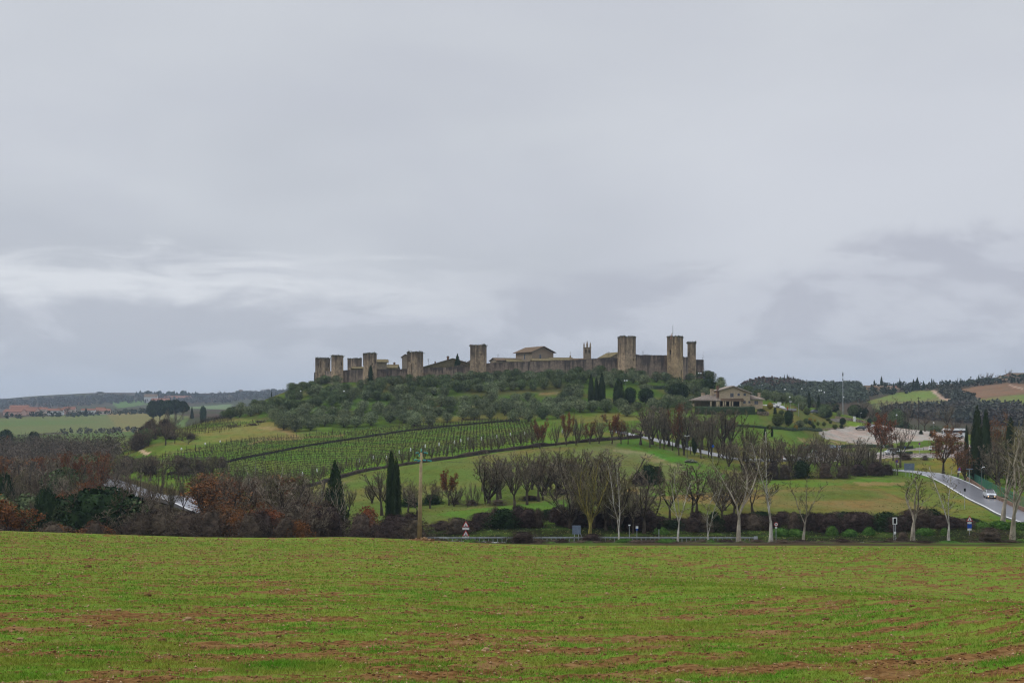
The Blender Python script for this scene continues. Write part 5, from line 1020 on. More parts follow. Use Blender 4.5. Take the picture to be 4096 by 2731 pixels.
for (x0,x1,d0,d1,h0,h1,n_,wh,ym) in EX:
    for i in range(n_):
        q=x0+(x1-x0)*(i+rnd.random())/n_; D=rnd.uniform(d0,d1); p=T(q,D); h=rnd.uniform(h0,h1); yt=max(YH-F*(p.z+h)/D,ym+rnd.uniform(0,8)); hh=(YH-yt)*D/F-p.z
        if hh<2: continue
        k=rnd.choice(['bare_up','bare_up','bare','bare_brown','bare_moss','slim']); veg(k,q,D,yt,hh*rnd.uniform(.7,1.1)*F/D,f"{'tall' if hh>9.5 else 'lower'} {({'bare_up':'upright grey','bare':'spreading grey','bare_brown':'brown','bare_moss':'greenish','slim':'slim'})[k]} bare tree {wh}, {near(q)}",'bare trees of the valley')
# --- hedges made of many bushes -----------------------------------------------------
def bushrow(L,kind,grp,fmt,D0=None):
    for i,(px,D,yt,w) in enumerate(L): veg(kind if isinstance(kind,str) else kind[i%len(kind)],px,D,yt,w,fmt.format(near(px),'tall' if yt<512 else 'low',('broad' if w>24 else 'narrow')),grp,sink=.2)
L=[]
for px in np.arange(436,982,8.5):
    yt=float(np.interp(px,[436,470,500,525,560,600,640,665,700,760,800,850,880,930,960,975],[520,515,507,506,503,508,505,515,512,512,510,508,512,507,514,520]))+rnd.uniform(-3.5,4.5); L.append((px+rnd.uniform(-3,3),rnd.uniform(170,184),yt,rnd.uniform(20,40)))
bushrow(L,['bramble','bramble','scrub','dark_bush','bramble'],'bramble thicket behind the main road','{1} {2} dark bramble bush behind the main road, {0}')
bushrow([(661,166,525,16),(780,166,526,20),(795,166,527,22),(832,167,524,14),(850,166,527,17),(869,167,525,13),(925,166,526,20),(982,170,520,18),(1000,170,519,24),(1024,168,520,20),(945,165,526,10)],'green_bush','fresh green shrubs by the main road','{2} fresh green shrub in the dark thicket, {0}')
L=[(px+rnd.uniform(-3,3),rnd.uniform(139.5,143.5),float(539.6+rnd.uniform(-3,.9)),rnd.uniform(14,30)) for px in np.arange(436,1036,8.0)]
bushrow(L,['scrub','bramble','scrub','scrub','green_bush'],'low scrub between the field and the main road','{2} low scrub on the near verge of the road, {0}')
for a in [('bramble',522,141,531,38,'large purple brown bush at the field edge left of the blue panel'),('bramble',592,142,533,30,'brown bush below the mossy yellow plane tree'),('scrub',990,142,527,42,'grey brown shrub heap at the field edge on the right'),('scrub',903,143,531,24,'brown scrub around the foot of the solar mast'),('bramble',634,170,505,34,'dense brown bush right of the white stemmed tree'),('scrub',618,176,503,30,'brown thicket behind the white stemmed tree')]: veg(a[0],a[1],a[2],a[3],a[4],a[5])
for a in [(648,484,464,26,'dark_bush','dark evergreen clump alone in the meadow'),(638,486,472,20,'bramble','left end of the dark clump in the meadow'),(657,482,466,16,'dark_bush','right end of the dark clump in the meadow'),(801,478,460,22,'dark_bush','black round bush at the top of the meadow'),(770,479,461,28,'bramble','purple brown bush at the top of the meadow behind the plane trees'),(750,479,460,26,'bramble','brown thicket behind the forked plane tree'),(825,478,462,26,'scrub','brown thicket below the white car'),(785,479,464,22,'scrub','brown thicket left of the black round bush'),(843,478,464,22,'scrub','brown shrub below the yellow car'),(858,476,463,24,'bramble','dark shrub left part of the bush at the road mouth'),(876,476,461,26,'bramble','large dark bush at the mouth of the side road'),(888,475,464,16,'bramble','right end of the bush at the mouth of the side road'),(865,472,459,16,'moss','mossy yellow shrub behind the dark bush'),(823,471,464,8,'rust_bush','little rusty shrub above the meadow'),(905,459.5,452.5,22,'scrub','grey brown hedge bush above the green bank'),(925,460,455,10,'scrub','small grey shrub above the green bank'),(498,505,499,24,'scrub','low brown shrubs under the central clump, left'),(530,500,495,26,'bramble','low dark shrubs under the central clump, middle'),(560,494,488,26,'scrub','low brown shrubs under the central clump, right'),(410,506,495,24,'dark_bush','dark shrub left behind the utility pole'),(432,504,494,24,'dark_bush','dark shrub right behind the utility pole'),(455,504,497,16,'scrub','brown shrub under the small rust oak'),(472,505,499,22,'scrub','brown shrub under the ivy clad slim trees'),(697,427,419,14,'scrub','bushy mass below the clipped hedge, left'),(707,430,420,14,'bramble','bushy mass below the clipped hedge, middle')]:
    veg(a[4],a[0],None,a[2],a[3],a[5],yb=a[1],dmin=180)
# dark belt of trees beyond the yard and along the slope right of the farmhouse
for i in range(46):
    q=rnd.uniform(800,1040); D=rnd.uniform(455,560); p=T(q,D); h=rnd.uniform(5,8.5); k=rnd.choice(['bare_brown','bare','olive_dark','round','scrub','bare_moss','olive_dark']) if q<920 else rnd.choice(['bare_brown','bare','scrub','bare_brown','olive_dark'])
    yt=YH-F*(p.z+h)/D; yt=max(yt,float(np.interp(q,[800,850,900,1040],[400,404,409,414])))
    if (YH-yt)*D/F-p.z<1.5: continue
    veg(k,q,D,yt,h*rnd.uniform(.8,1.1)*F/D,f"{'leafless' if 'bare' in k else 'dark green' if k!='scrub' else 'brown'} tree {'close' if D<500 else 'deep'} in the belt beyond the yard, {near(q)}",'belt of trees beyond the gravel yard')
# slender young trees and hedge along the vineyard foot
HP=[G(a,b,200) for a,b in ((296,489),(335,479.5),(370,470.5),(423,462.5),(476,455),(536,447),(590,441.5),(640,437.5))]
def hedge(name,P,h,w,m,label,cat='hedge',dens=26,ls=.3,asp=.5,seed=1,jit=.35,core=True):
    Q=spline(P,2.0); r=np.random.default_rng(seed); pos=[]; o=Q[len(Q)//2].copy(); n=int(dens*(len(Q)-1))
    i=r.integers(0,len(Q)-1,n); t=r.random(n); A=np.array([tuple(q) for q in Q]); p=A[i]*(1-t[:,None])+A[i+1]*t[:,None]; d=A[i+1]-A[i]; s=np.stack([d[:,1],-d[:,0]],1); s/=np.linalg.norm(s,axis=1)[:,None]
    nz=fbm(p[:,0]*.35,p[:,1]*.35,3); hh=h*(1-jit+2*jit*nz); a=r.uniform(0,math.pi,n); rr=r.uniform(.7,1.05,n)
    x=p[:,0]+s[:,0]*np.cos(a)*w/2*rr; y=p[:,1]+s[:,1]*np.cos(a)*w/2*rr; z=zw(x,y)+np.sin(a)**.6*hh*rr
    V=leafq(np.stack([x,y,z],1),ls,seed,asp); F_=quads(len(V)//4)
    if core:
        C=[];k0=len(V)
        for k,q in enumerate(Q):
            dd=Q[min(k+1,len(Q)-1)]-Q[max(k-1,0)]; sx,sy=dd.y,-dd.x; L_=math.hypot(sx,sy); sx/=L_; sy/=L_; hv_=h*(1-jit+2*jit*float(fbm(np.array([q.x*.35]),np.array([q.y*.35]),3)[0]))*.82
            z=float(zw(q.x,q.y)); 
            for (u,v_) in ((-.42,-.3),(-.38,hv_*.8),(-.2,hv_),(.2,hv_),(.38,hv_*.8),(.42,-.3)): C.append((q.x+sx*u*w,q.y+sy*u*w,z+v_))
        CF=[(k0+k*6+j,k0+k*6+j+1,k0+(k+1)*6+j+1,k0+(k+1)*6+j) for k in range(len(Q)-1) for j in range(5)]
        V=np.concatenate([V,np.array(C)]); F_=np.concatenate([F_,np.array(CF)])
    V=V-np.array(tuple(o)); o_=ob(name,npmesh(name,V,F_,m),None,o); tag(o_,label,cat); return o_
M_hdg=mat('hedge_dark',(.040,.060,.026),(.018,.030,.013),scale=.8,rough=.85,spec=.1); M_hbr=mat('hedge_brown',(.055,.040,.030),(.024,.019,.015),scale=.5,rough=.9,spec=.1)
hedge('bramble_hedge',HP,.95,1.5,M_hbr,'long brown hedge climbing along the foot of the vineyard',dens=44,asp=.2,seed=3,jit=.7)
hedge('clipped_hedge',[G(a,b,340) for a,b in ((695,413.5),(715,414),(735,414),(753.5,413.5))],3.1,2.6,M_hdg,'long clipped dark hedge in front of the farmhouse porch',dens=110,ls=.22,seed=4,jit=.06)
hedge('low_hedge',[G(a,b,300) for a,b in ((735,426.5),(750,427),(770,428.5),(795,430),(821,430.5))],.9,1.3,M_hdg,'low dark hedge running below the garden towards the yard',dens=40,ls=.2,seed=5,jit=.12)
hedge('boxed_hedge',[G(a,b,300) for a,b in ((800,450.5),(820,449),(845,447.8),(870,447.3),(893,448))],1.3,1.5,M_hdg,'boxed hedge between the parked cars and the gravel yard',dens=50,ls=.22,seed=6,jit=.08)
hedge('boxed_hedge',[G(a,b,300) for a,b in ((898,448.3),(905,448.7),(913,448.5))],1.2,1.4,M_hdg,'short boxed hedge on the traffic island right of the orange oak',dens=50,ls=.22,seed=7,jit=.08)
hedge('boxed_hedge',[G(a,b,300) for a,b in ((894,453.8),(903,454.2),(912,453.8))],1.0,1.4,M_hdg,'small hedge beside the silver minivan',dens=50,ls=.22,seed=8,jit=.1)
yt0=np.interp
for i,px in enumerate(np.arange(303,640,7.5)):
    q=px+rnd.uniform(-2,2); yb=float(np.interp(q,[296,335,370,423,476,536,590,640],[488,479,470,462,454.5,446.5,441,437.5]))-.6
    w=rnd.uniform(7,12); veg('bare_up' if i%3 else 'bare_brown',q,None,yb-rnd.uniform(14,22),w,f"slender young bare tree on the vineyard hedge, {near(q)}",'young trees along the vineyard hedge',yb=yb,dmin=240)
hedge('gate_hedge',[G(a,b,380) for a,b in ((640,388.5),(655,388.6),(668,389.2))],1.6,1.4,M_hdg,'short dark hedge above the lawn below the castle',dens=50,ls=.25,seed=12,jit=.1)
# --- distant vegetation -----------------------------------------------------------------
def farwood(name,n,poly,d0,d1,h,m,label,seed,kn=22,asp=.8,lsz=.24):
    r=np.random.default_rng(seed); xs=[p[0] for p in poly]; ys=[p[1] for p in poly]; P=[]; tries=0
    while len(P)<n and tries<60:
        tries+=1; px=r.uniform(min(xs),max(xs),4000); D=r.uniform(d0,d1,4000); x=(px-512)/F*D; z=zw(x,D); y=YH-F*z/D; k=inpoly(px,y,poly); P+=list(zip(x[k],D[k],z[k]))
    P=np.array(P[:n]); m0=len(P); hh=h*r.uniform(.6,1.25,m0); Q=[]
    c_=np.repeat(P,kn,0); hk=np.repeat(hh,kn); u=r.normal(0,1,(len(c_),3)); u/=np.linalg.norm(u,axis=1)[:,None]; u*=r.uniform(.55,1,(len(c_),1))
    p=c_+np.stack([u[:,0]*hk*.5,u[:,1]*hk*.5,hk*.5+u[:,2]*hk*.5],1)
    V=leafq(p,h*lsz,seed,asp); o=ob(name,npmesh(name,V,quads(len(V)//4),m)); tag(o,label,'wood',kind='stuff'); return o
M_fw=mat('far_wood',(.062,.070,.050),(.070,.058,.046),scale=.03,rough=.95,spec=.05); M_fo=mat('far_olives',(.085,.105,.070),(.055,.070,.045),scale=.05,rough=.95,spec=.05)
M_wood=mat('winter_twigs',(.125,.10,.078),(.055,.050,.034),scale=.09,rough=.95,detail=4,lo=.42,hi=.58)
M_fd=mat('far_dark_trees',(.032,.048,.030),(.055,.060,.042),scale=.05,rough=.95,spec=.05); M_fr=mat('far_rusty_wood',(.090,.058,.044),(.060,.055,.044),scale=.02,rough=.95,spec=.05)
farwood('far_wood',1500,[(-100,400),(22,401),(60,398),(120,396.5),(200,396),(300,391),(345,390),(300,402),(190,406),(110,404),(60,409),(-100,412)],2300,3000,9,M_fw,'dark wood covering the far ridge on the left',1)
farwood('winter_wood',1500,[(-80,452),(60,452),(120,455),(118,470),(112,484),(-80,492)],322,540,8,M_wood,'brown winter wood filling the hollow behind the left wood',2,60,.45,.055)
farwood('far_treeline',120,[(-60,418.5),(60,415.8),(150,412.3),(176,411.5),(176,413.5),(150,414),(60,417.5),(-60,421)],900,1700,6,M_fd,'dark tree line between the far field and the town',3)
farwood('far_hedgerow',60,[(62,432),(150,429.5),(165,430),(165,433),(110,434),(62,435)],700,1200,4,M_fw,'dark hedgerow along the near edge of the far field',4)
farwood('far_wood',1900,[(735,386),(752,382),(790,382),(803,385),(860,386),(868,402),(840,404),(800,402),(760,398),(735,396)],690,1000,4.6,M_fo,'grey green olive woods over the ridge right of the farmhouse',5)
farwood('far_wood',260,[(740,382),(756,379),(800,381),(803,388),(770,390),(742,389)],780,960,5.5,M_fr,'reddish wood on the knoll behind the farmhouse',6)
farwood('far_wood',1500,[(930,404),(985,407),(1040,410),(1150,410),(1150,428),(1000,426),(930,420),(880,414)],600,780,5.5,M_fw,'dark blue wood in the valley below the right ridge',7)
farwood('far_hedgerow',330,[(868,396),(872,387),(920,387),(945,385.5),(985,382),(1010,379),(1150,376),(1150,380),(1000,384),(950,389),(925,391),(900,396)],820,1050,5,M_fd,'dark hedgerow along the crest of the right ridge',8)
farwood('far_thicket',90,[(941,393),(956,391),(962,398),(975,403),(966,405),(950,400)],780,960,7,M_fw,'grey thicket on the bank beside the ploughed field',9)
FT=[('cypress',758,900,376.5,2.2,'cypress alone left on the wooded knoll behind the farmhouse'),('cone',769,920,376,4,'dark conifer on the wooded knoll behind the farmhouse'),('cypress',784.3,930,374.3,1.8,'first of the cypresses crowning the knoll'),('cypress',787.3,930,373.8,2.2,'second of the cypresses crowning the knoll'),('cypress',789,935,374.5,1.6,'third of the cypresses crowning the knoll'),('cypress',791,930,376,1.6,'short fourth cypress crowning the knoll'),('cone',793,930,375.5,2.4,'conifer ending the row on the knoll'),
('cypress',874.4,915,379.5,2.3,'shorter cypress behind the ridge farmhouse'),('cypress',881.5,915,376,2.9,'taller cypress behind the ridge farmhouse'),('cone',893.7,905,382,3.2,'small conifer right of the ridge farmhouse'),('cone',898.2,910,381,3.6,'conifer beside the tiny pink house'),('cone',899.8,915,378,3.2,'pointed conifer behind the tiny pink house'),('cone',913.5,910,378.8,4.8,'left half of the tall dark conifer pair on the ridge'),('cone',917.3,912,377,6.5,'right half of the tall dark conifer pair on the ridge'),('cone',923.5,915,380.5,4.2,'lone smaller conifer right of the tall pair'),('cypress',931.8,925,378,1.9,'left of two slim cypresses on the ridge'),('cypress',933.7,925,379,1.4,'right of two slim cypresses on the ridge'),
('cypress',978.8,935,374.6,1.6,'slim cypress on the ridge left of the villa'),('bare_up',981.8,935,373.5,4,'bare tree beside the slim ridge cypress'),('bare_up',989,935,371.8,7,'large bare tree on the ridge left of the villa'),('cone',985.8,925,377,4.2,'conifer below the large bare ridge tree'),('bare',1009,930,368.5,7.5,'round tree towering left of the villa'),('round',1022,925,374,10,'dark tree in front of the villa'),('olive_dark',1004,925,376,6,'bushy tree at the foot of the round ridge tree'),
('pine',153,900,399.7,13,'left umbrella pine of the far grove'),('pine',160,905,399.2,14,'second umbrella pine of the far grove'),('pine',168,900,400,15,'third umbrella pine of the far grove'),('pine',176,905,399.4,14,'fourth umbrella pine of the far grove'),('pine',183,900,400.8,12,'rightmost umbrella pine of the far grove'),('cone',192,880,406,4,'small conifer right of the umbrella pines'),('round',203,820,405.5,7,'dark round tree right of the umbrella pines'),('bare',174,560,408,22,'grey bare tree standing before the umbrella pines'),('bare',166,540,412,18,'second grey bare tree before the umbrella pines'),
('bare',66,1250,405,14,'bare tree above the far field'),('cone',86,1240,407.5,5,'small dark fir at the end of the far field'),('round',238,2800,390.5,4,'square looking tree on the skyline'),('round',246,2850,390.5,5,'flat dark tree on the far skyline, first'),('round',251,2850,390.8,5,'flat dark tree on the far skyline, second'),('bare',264,2850,388.5,9,'bare tree on the far skyline'),('bare',269,2850,388.4,8,'second bare tree on the far skyline'),('round',272.5,2850,388.5,4,'dark tree ending the skyline row'),('cypress',271.5,470,390.5,1.4,'thin dark stem above the olives at the left'),('round',100,2850,391.5,7,'tuft of trees on the top of the far ridge')]
for (k,px,D,yt,w,lb) in FT: veg(k,px,D,yt,w,lb)
for i in range(22):
    q=137+i*2.9+rnd.uniform(-.8,.8); D=2650+rnd.uniform(-60,60); veg(rnd.choice(['cone','round','cone']),q,D,391+rnd.uniform(-1.2,1.5),rnd.uniform(3,6),f"small dark tree on the ridge crest {'above the villa' if q<160 else 'between the villa and the vineyard hill'}",'trees along the far left crest')

def tufts():
    n=70000; D=150*np.exp(rng.random(n)*1.25); px=rng.uniform(100,1080,n); x=(px-512)/F*D; z=zw(x,D); py=YH-F*z/D
    k=(D>158)&~inpoly(px,py,[(818,432),(855,425),(970,433),(990,444),(990,458),(860,460),(780,463),(780,455),(870,450)])
    for P in (P_main,P_side,P_acc):
        for q in P[::1]: k&=((x-q.x)**2+(D-q.y)**2)>4.3**2
    x,D,z=x[k],D[k],z[k]; n=len(x); a=rng.uniform(0,math.pi,n); w=rng.uniform(.06,.16,n); h=rng.uniform(.04,.14,n)*(.5+fbm(x/7,D/7,3)); l=rng.normal(0,.22,(2,n))
    V=np.stack([np.stack([x-np.cos(a)*w,D-np.sin(a)*w,z-.03],1),np.stack([x+np.cos(a)*w,D+np.sin(a)*w,z-.03],1),np.stack([x+l[0],D+l[1],z+h],1)],1).reshape(-1,3)
    return npmesh('meadow_grass',V,np.arange(len(V)).reshape(-1,3),mat('rough_grass',(.10,.16,.030),(.155,.135,.050),scale=.25,detail=6,rough=.9,spec=.1,lo=.42,hi=.58))
tag(ob('meadow_grass',tufts()),'rough tufted winter grass on the meadows and slopes','grass',kind='stuff')
# ---------------------------------------------------------------- vineyards
M_post=mat('vineyard_post',(.07,.058,.048),(.04,.034,.028),scale=3); M_vine=mat('bare_vine',(.045,.034,.028),(.026,.021,.018),scale=2)
def vineyard(poly,dmin,dmax,dirv,gap,label,grp,hpost=1.9,step=1.1,xr=(-230,80)):
    d=Vector((dirv[0],dirv[1],0)).normalized(); n=Vector((-d.y,d.x,0)); cnt_=0
    for t in np.arange(150,620,gap):
        s=np.arange(-420,420,step); x=s*d.x+n.x*t; y=s*d.y+n.y*t; ok=(y>dmin)&(y<dmax)
        yy=np.maximum(y,20); z=zw(x,yy); px=512+F*x/yy; py=YH-F*z/yy; ok&=inpoly(px,py,poly)
        idx=np.nonzero(ok)[0]
        if len(idx)<4: continue
        for run in np.split(idx,np.nonzero(np.diff(idx)>3)[0]+1):
            if len(run)<4: continue
            o=Vector((x[run[0]],y[run[0]],z[run[0]])); k=len(run); r=np.random.default_rng(int(t*10)+cnt_)
            X_=x[run]-o.x; Y_=y[run]-o.y; Z_=z[run]-o.z
            mb=MB(); W0=[]
            for i in range(int(r.integers(0,4)),k,int(r.integers(4,7))):
                j=min(i,k-1); h=hpost*r.uniform(.92,1.08); mb.tube([(X_[j],Y_[j],Z_[j]-.3),(X_[j]+r.normal(0,.04),Y_[j],Z_[j]+h)],.055,4)
                W0.append((X_[j],Y_[j],Z_[j]))
            if len(W0)>1:
                for h in (.75,1.25,1.7): mb.tube([(a,b,c_+h) for a,b,c_ in W0],.016,3,cap=False)
            root=empty('vine_row',o); tag(root,label.format('long' if k>60 else 'short'),'vine row',grp); ob('trellis',mb.mesh('trellis',M_post),root)
            P0=[];P1=[];Wd=[]
            b=np.stack([X_,Y_,Z_],1)+np.stack([r.normal(0,.12,k),r.normal(0,.05,k),np.zeros(k)],1); top=b+np.stack([r.normal(0,.08,k),r.normal(0,.05,k),r.uniform(.65,.85,k)],1)
            P0.append(b);P1.append(top);Wd.append(np.full(k,.075))
            dv=np.array(tuple(d))
            for sgn in (-1,1):
                e=top+dv*sgn*r.uniform(.3,.6,(k,1))+np.array([0,0,1])*r.normal(.05,.05,(k,1)); P0.append(top);P1.append(e);Wd.append(np.full(k,.11))
                for q in range(2):
                    m_=top+(e-top)*r.random((k,1)); u=m_+np.stack([r.normal(0,.12,k),r.normal(0,.12,k),r.uniform(.3,.8,k)],1); P0.append(m_);P1.append(u);Wd.append(np.full(k,.028))
            P0=np.concatenate(P0);P1=np.concatenate(P1);Wd=np.concatenate(Wd)[:,None]*1.5; dd=P1-P0; a=np.cross(dd,r.normal(0,1,dd.shape)); a/=np.linalg.norm(a,axis=1)[:,None]
            V=np.stack([P0-a*Wd*.5,P0+a*Wd*.5,P1+a*Wd*.35,P1-a*Wd*.35],1).reshape(-1,3); vo=ob('vines',npmesh('vines',V,quads(len(V)//4),M_vine),root); vo['kind']='stuff'; cnt_+=1
    return cnt_
VY=[(100,467),(140,461),(181,452.5),(220,445),(250,440),(300,436.5),(345,432),(384,428),(440,424),(476,421),(532,421),(548,436),(536,444),(476,452),(423,460),(370,468),(335,477),(300,486),(215,497),(190,488),(150,478)]
nv=vineyard(VY,240,430,(1,-.33),3.0,'{} row of leafless vines on posts on the green slope below the olives','vine rows of the large vineyard')
nv2=vineyard([(176,440),(178,432),(205,421),(226,416),(235,423),(250,424),(228,431),(205,438),(185,443)],390,500,(1,-.9),4.0,'{} row of leafless vines left of the olive grove, on the brow of the hill','vine rows of the small vineyard',hpost=1.9)
print('vine rows',nv,nv2)
BD=[G(a,b,240) for a,b in ((168,474.5),(190,470.5),(225,463),(262,455),(300,447.5),(345,440.5),(384,434.5),(430,428.5),(476,424),(520,420.5))]
M_net=mat('dark_netting',(.018,.018,.020),(.03,.028,.026),scale=.6)
hedge('netted_vine_row',BD,.6,.5,M_net,'dark dense line of netted vines crossing the vineyard diagonally','vine row',dens=60,ls=.22,asp=.4,seed=21,jit=.3)
for i,(X_,Y_) in enumerate(((28,735),(193,693),(678,580),(836,542),(985,545),(1130,480),(1262,452),(1428,410),(1585,390),(1760,365),(1833,345),(1915,330),(2069,325),(2243,300),(2397,275),(2560,262),(2990,240))):
    px=300+X_/11.4; p=G(px,412.5+Y_/11.4+2.2,240); mb=MB(); mb.tube([(0,0,-.2),(0,0,1.9)],.05,5); mb.lathe((0,0,.9),[(.07,0),(.17,.05),(.19,.5),(.12,.9),(.03,1.05)],7,1)
    o=ob('sleeved_stake',mb.mesh('stake',[M_post,M_whitep]),None,p); tag(o,f"stake with a white sleeve at a row end, {['below','above'][i%2]} the hedge, {near(px)}" ,'stake','white sleeved stakes at the foot of the vineyard')
for i,(X_,Y_) in enumerate(((495,755),(630,735),(282,802))):
    p=G(150+X_/8.96,362.5+Y_/8.96,240); mb=MB(); mb.tube([(0,0,-.2),(0,0,1.3)],.05,5); mb.lathe((0,0,.7),[(.1,0),(.24,.1),(.24,.5),(.05,.7)],7,1); o=ob('sleeved_stake',mb.mesh('stake',[M_post,M_whitep]),None,p); tag(o,('second white topped stake at the upper left corner of the vineyard','right hand white topped stake at the upper edge of the vineyard','leftmost white topped stake at the upper edge of the vineyard')[i],'stake','white sleeved stakes at the foot of the vineyard')
# brush piles, rocks
for (px,py,w,lb) in ((234.5,427,9,'brushwood pile with pale ash on the grass left of the olives'),(253,425.5,7,'dark brushwood heap on the grass near the olives'),(260,422.5,8,'second brushwood heap touching the olives')):
    p=G(px,py,300); W_=w*p.y/F; V,F_=leafcards(260,(0,0,.4),(W_,1.6,.75),.3,int(px)); V[:,2]=np.abs(V[:,2]); o=ob('brush_pile',npmesh('brush',V,F_,M_brn),None,p); tag(o,lb,'brush pile')
def rockpile(px,py,w,h,n,lb,m,dmin=140):
    p=G(px,py,dmin); W_=w*p.y/F; H_=h*p.y/F; root=empty('rock_pile',p); tag(root,lb,'rock pile')
    for i in range(n):
        a=rnd.uniform(-.5,.5); r_=H_*rnd.uniform(.35,.6); ob('rock',rocks[4+i%4] if m is None else rocks_g[i%4],root,(a*W_,rnd.uniform(-.4,.4)*H_,rnd.uniform(0,.5)*H_*(1-abs(a)*1.6)),rnd.uniform(0,6),(r_*1.3,r_,r_))
M_rk=mat('mossy_grey_rock',(.17,.17,.13),(.07,.085,.04),scale=5,rough=.9,bump=.5); rocks_g=[rockmesh('rock',i+30,M_rk) for i in range(4)]
rockpile(691,462.4,10,4.2,14,'mossy heap of grey rocks on the grass below the street lamp',1)
rockpile(642,434.5,4,1.2,8,'row of stones along the start of the access road',1)
rockpile(733,431,8,2,9,'pale broken stones behind the bare trees below the farmhouse',None)
# stone walls and rail fences
def lowwall(name,P,h,w,m,label,seed=1):
    Q=spline(P,1.5); mb=MB(); r=random.Random(seed); o=Q[0].copy(); 
    for i in range(len(Q)-1):
        a,b=Q[i],Q[i+1]; d=(b-a); d.z=0; d.normalize(); s=Vector((-d.y,d.x,0))*w; q=[a,b,b+s,a+s]; za,zb_=float(zw(a.x,a.y)),float(zw(b.x,b.y)); k=r.uniform(-.06,.06)*h
        mb.prism([(p.x-o.x,p.y-o.y) for p in q],[za-.6-o.z,zb_-.6-o.z,zb_-.6-o.z,za-.6-o.z],[za+h+k-o.z,zb_+h+k-o.z,zb_+h+k-o.z,za+h+k-o.z])
    o_=ob(name,mb.mesh(name,m),None,o); tag(o_,label,'wall')
M_dry=mat('dry_stone',(.33,.26,.19),(.15,.12,.09),scale=2.2,bump=.6)
lowwall('dry_stone_wall',[G(a,b,380) for a,b in ((836,418.5),(846,420),(858,421.8),(866,423.5))],1.1,.6,M_dry,'dry stone wall above the grass strip behind the white notice')
lowwall('dry_stone_wall',[G(a,b,380) for a,b in ((822,429.5),(832,429),(845,427.5))],.4,.5,M_dry,'knee high stone edging where the garden meets the yard',2)
lowwall('dry_stone_wall',[G(a,b,300) for a,b in ((632,432.5),(642,434),(650,436))],.9,.6,M_dry,'rough stone wall at the top of the access road',3)
lowwall('dry_stone_wall',[G(a,b,380) for a,b in ((757,414.8),(763,415.3),(769,415.5))],1.4,.5,M_dry,'garden wall at the foot of the farmhouse gate',4)
lowwall('low_roadside_wall',[G(a,b,160) for a,b in ((966,479.5),(978,487.5),(990,495.5),(1003,502.5),(1018,509.5),(1045,520))],.75,.35,mat('brown_wall',(.20,.135,.10),(.13,.09,.07),scale=1.5),'low brown wall along the far edge of the side road',5)
def fence(name,P,h,label,kind='rail',step=2.2,m=None,cross=True):
    m=m or M_post; Q=spline(P,step); o=Q[0].copy(); root=empty(name,o); tag(root,label,'fence'); R_=[]
    for q in Q: z=float(zw(q.x,q.y)); R_.append(Vector((q.x-o.x,q.y-o.y,z-o.z)))
    for q in R_[:100]:
        mb=MB(); mb.tube([q+Vector((0,0,-.3)),q+Vector((0,0,h+.05))],.06 if kind=='rail' else .035,5); ob('post',mb.mesh('post',m),root)
    mb=MB()
    if kind=='rail':
        mb.tube([q+Vector((0,0,h*.95)) for q in R_],.05,4)
        for a,b in zip(R_,R_[1:]):
            if cross: mb.tube([a+Vector((0,0,.15)),b+Vector((0,0,h*.85))],.04,4); mb.tube([a+Vector((0,0,h*.85)),b+Vector((0,0,.15))],.04,4)
            else: mb.tube([a+Vector((0,0,h*.5)),b+Vector((0,0,h*.5))],.04,4)
        ob('rail',mb.mesh('rail',m),root)
    else:
        for a,b in zip(R_,R_[1:]):
            n=9
            for i in range(n+1):
                t=i/n; mb.tube([a+Vector((0,0,h*t)),b+Vector((0,0,h*t))],.014,3,cap=False)
                p=a.lerp(b,t); mb.tube([p,p+Vector((0,0,h))],.014,3,cap=False)
        ob('mesh',mb.mesh('mesh',m),root)
M_gm=mat('green_mesh',(.07,.20,.15),(.05,.15,.12))
fence('mesh_fence',[G(a,b,160) for a,b in ((967,478),(980,486),(992,493),(1006,500),(1020,507),(1045,517))],2.2,'green wire mesh fence behind the low wall of the side road','mesh',2.4,M_gm)
M_brw=mat('brown_fence_wood',(.12,.065,.05),(.07,.045,.035))
fence('rail_fence',[G(a,b,370) for a,b in ((785.5,405.6),(790,406.6),(794,408.2),(796.3,410),(795.5,411.6),(791,413)) ],1.1,'brown cross railed fence round the outer edge of the hill road','rail',1.8,M_brw)
fence('rail_fence',[G(a,b,300) for a,b in ((872,457.6),(890,457.2),(910,456.6),(930,456),(950,455.5))],1.0,'cross railed wooden fence in front of the silver minivan','rail',2.2,M_post)
fence('rail_fence',[G(a,b,300) for a,b in ((901,450.8),(915,450.6),(930,450))],1.0,'wooden rail fence on the island behind the silver minivan','rail',2.2,M_post,False)
fence('rail_fence',[G(a,b,270) for a,b in ((688,446),(700,448.5),(712,451.2))],1.0,'cross railed fence above the access road','rail',2.0,M_post)
fence('wire_fence',[G(a,b,190) for a,b in ((298,508),(306,506.5),(314,505.5),(322,504.5),(333,503.5))],1.6,'post fence on the meadow left of the conical conifer','rail',3.2,M_post,False)
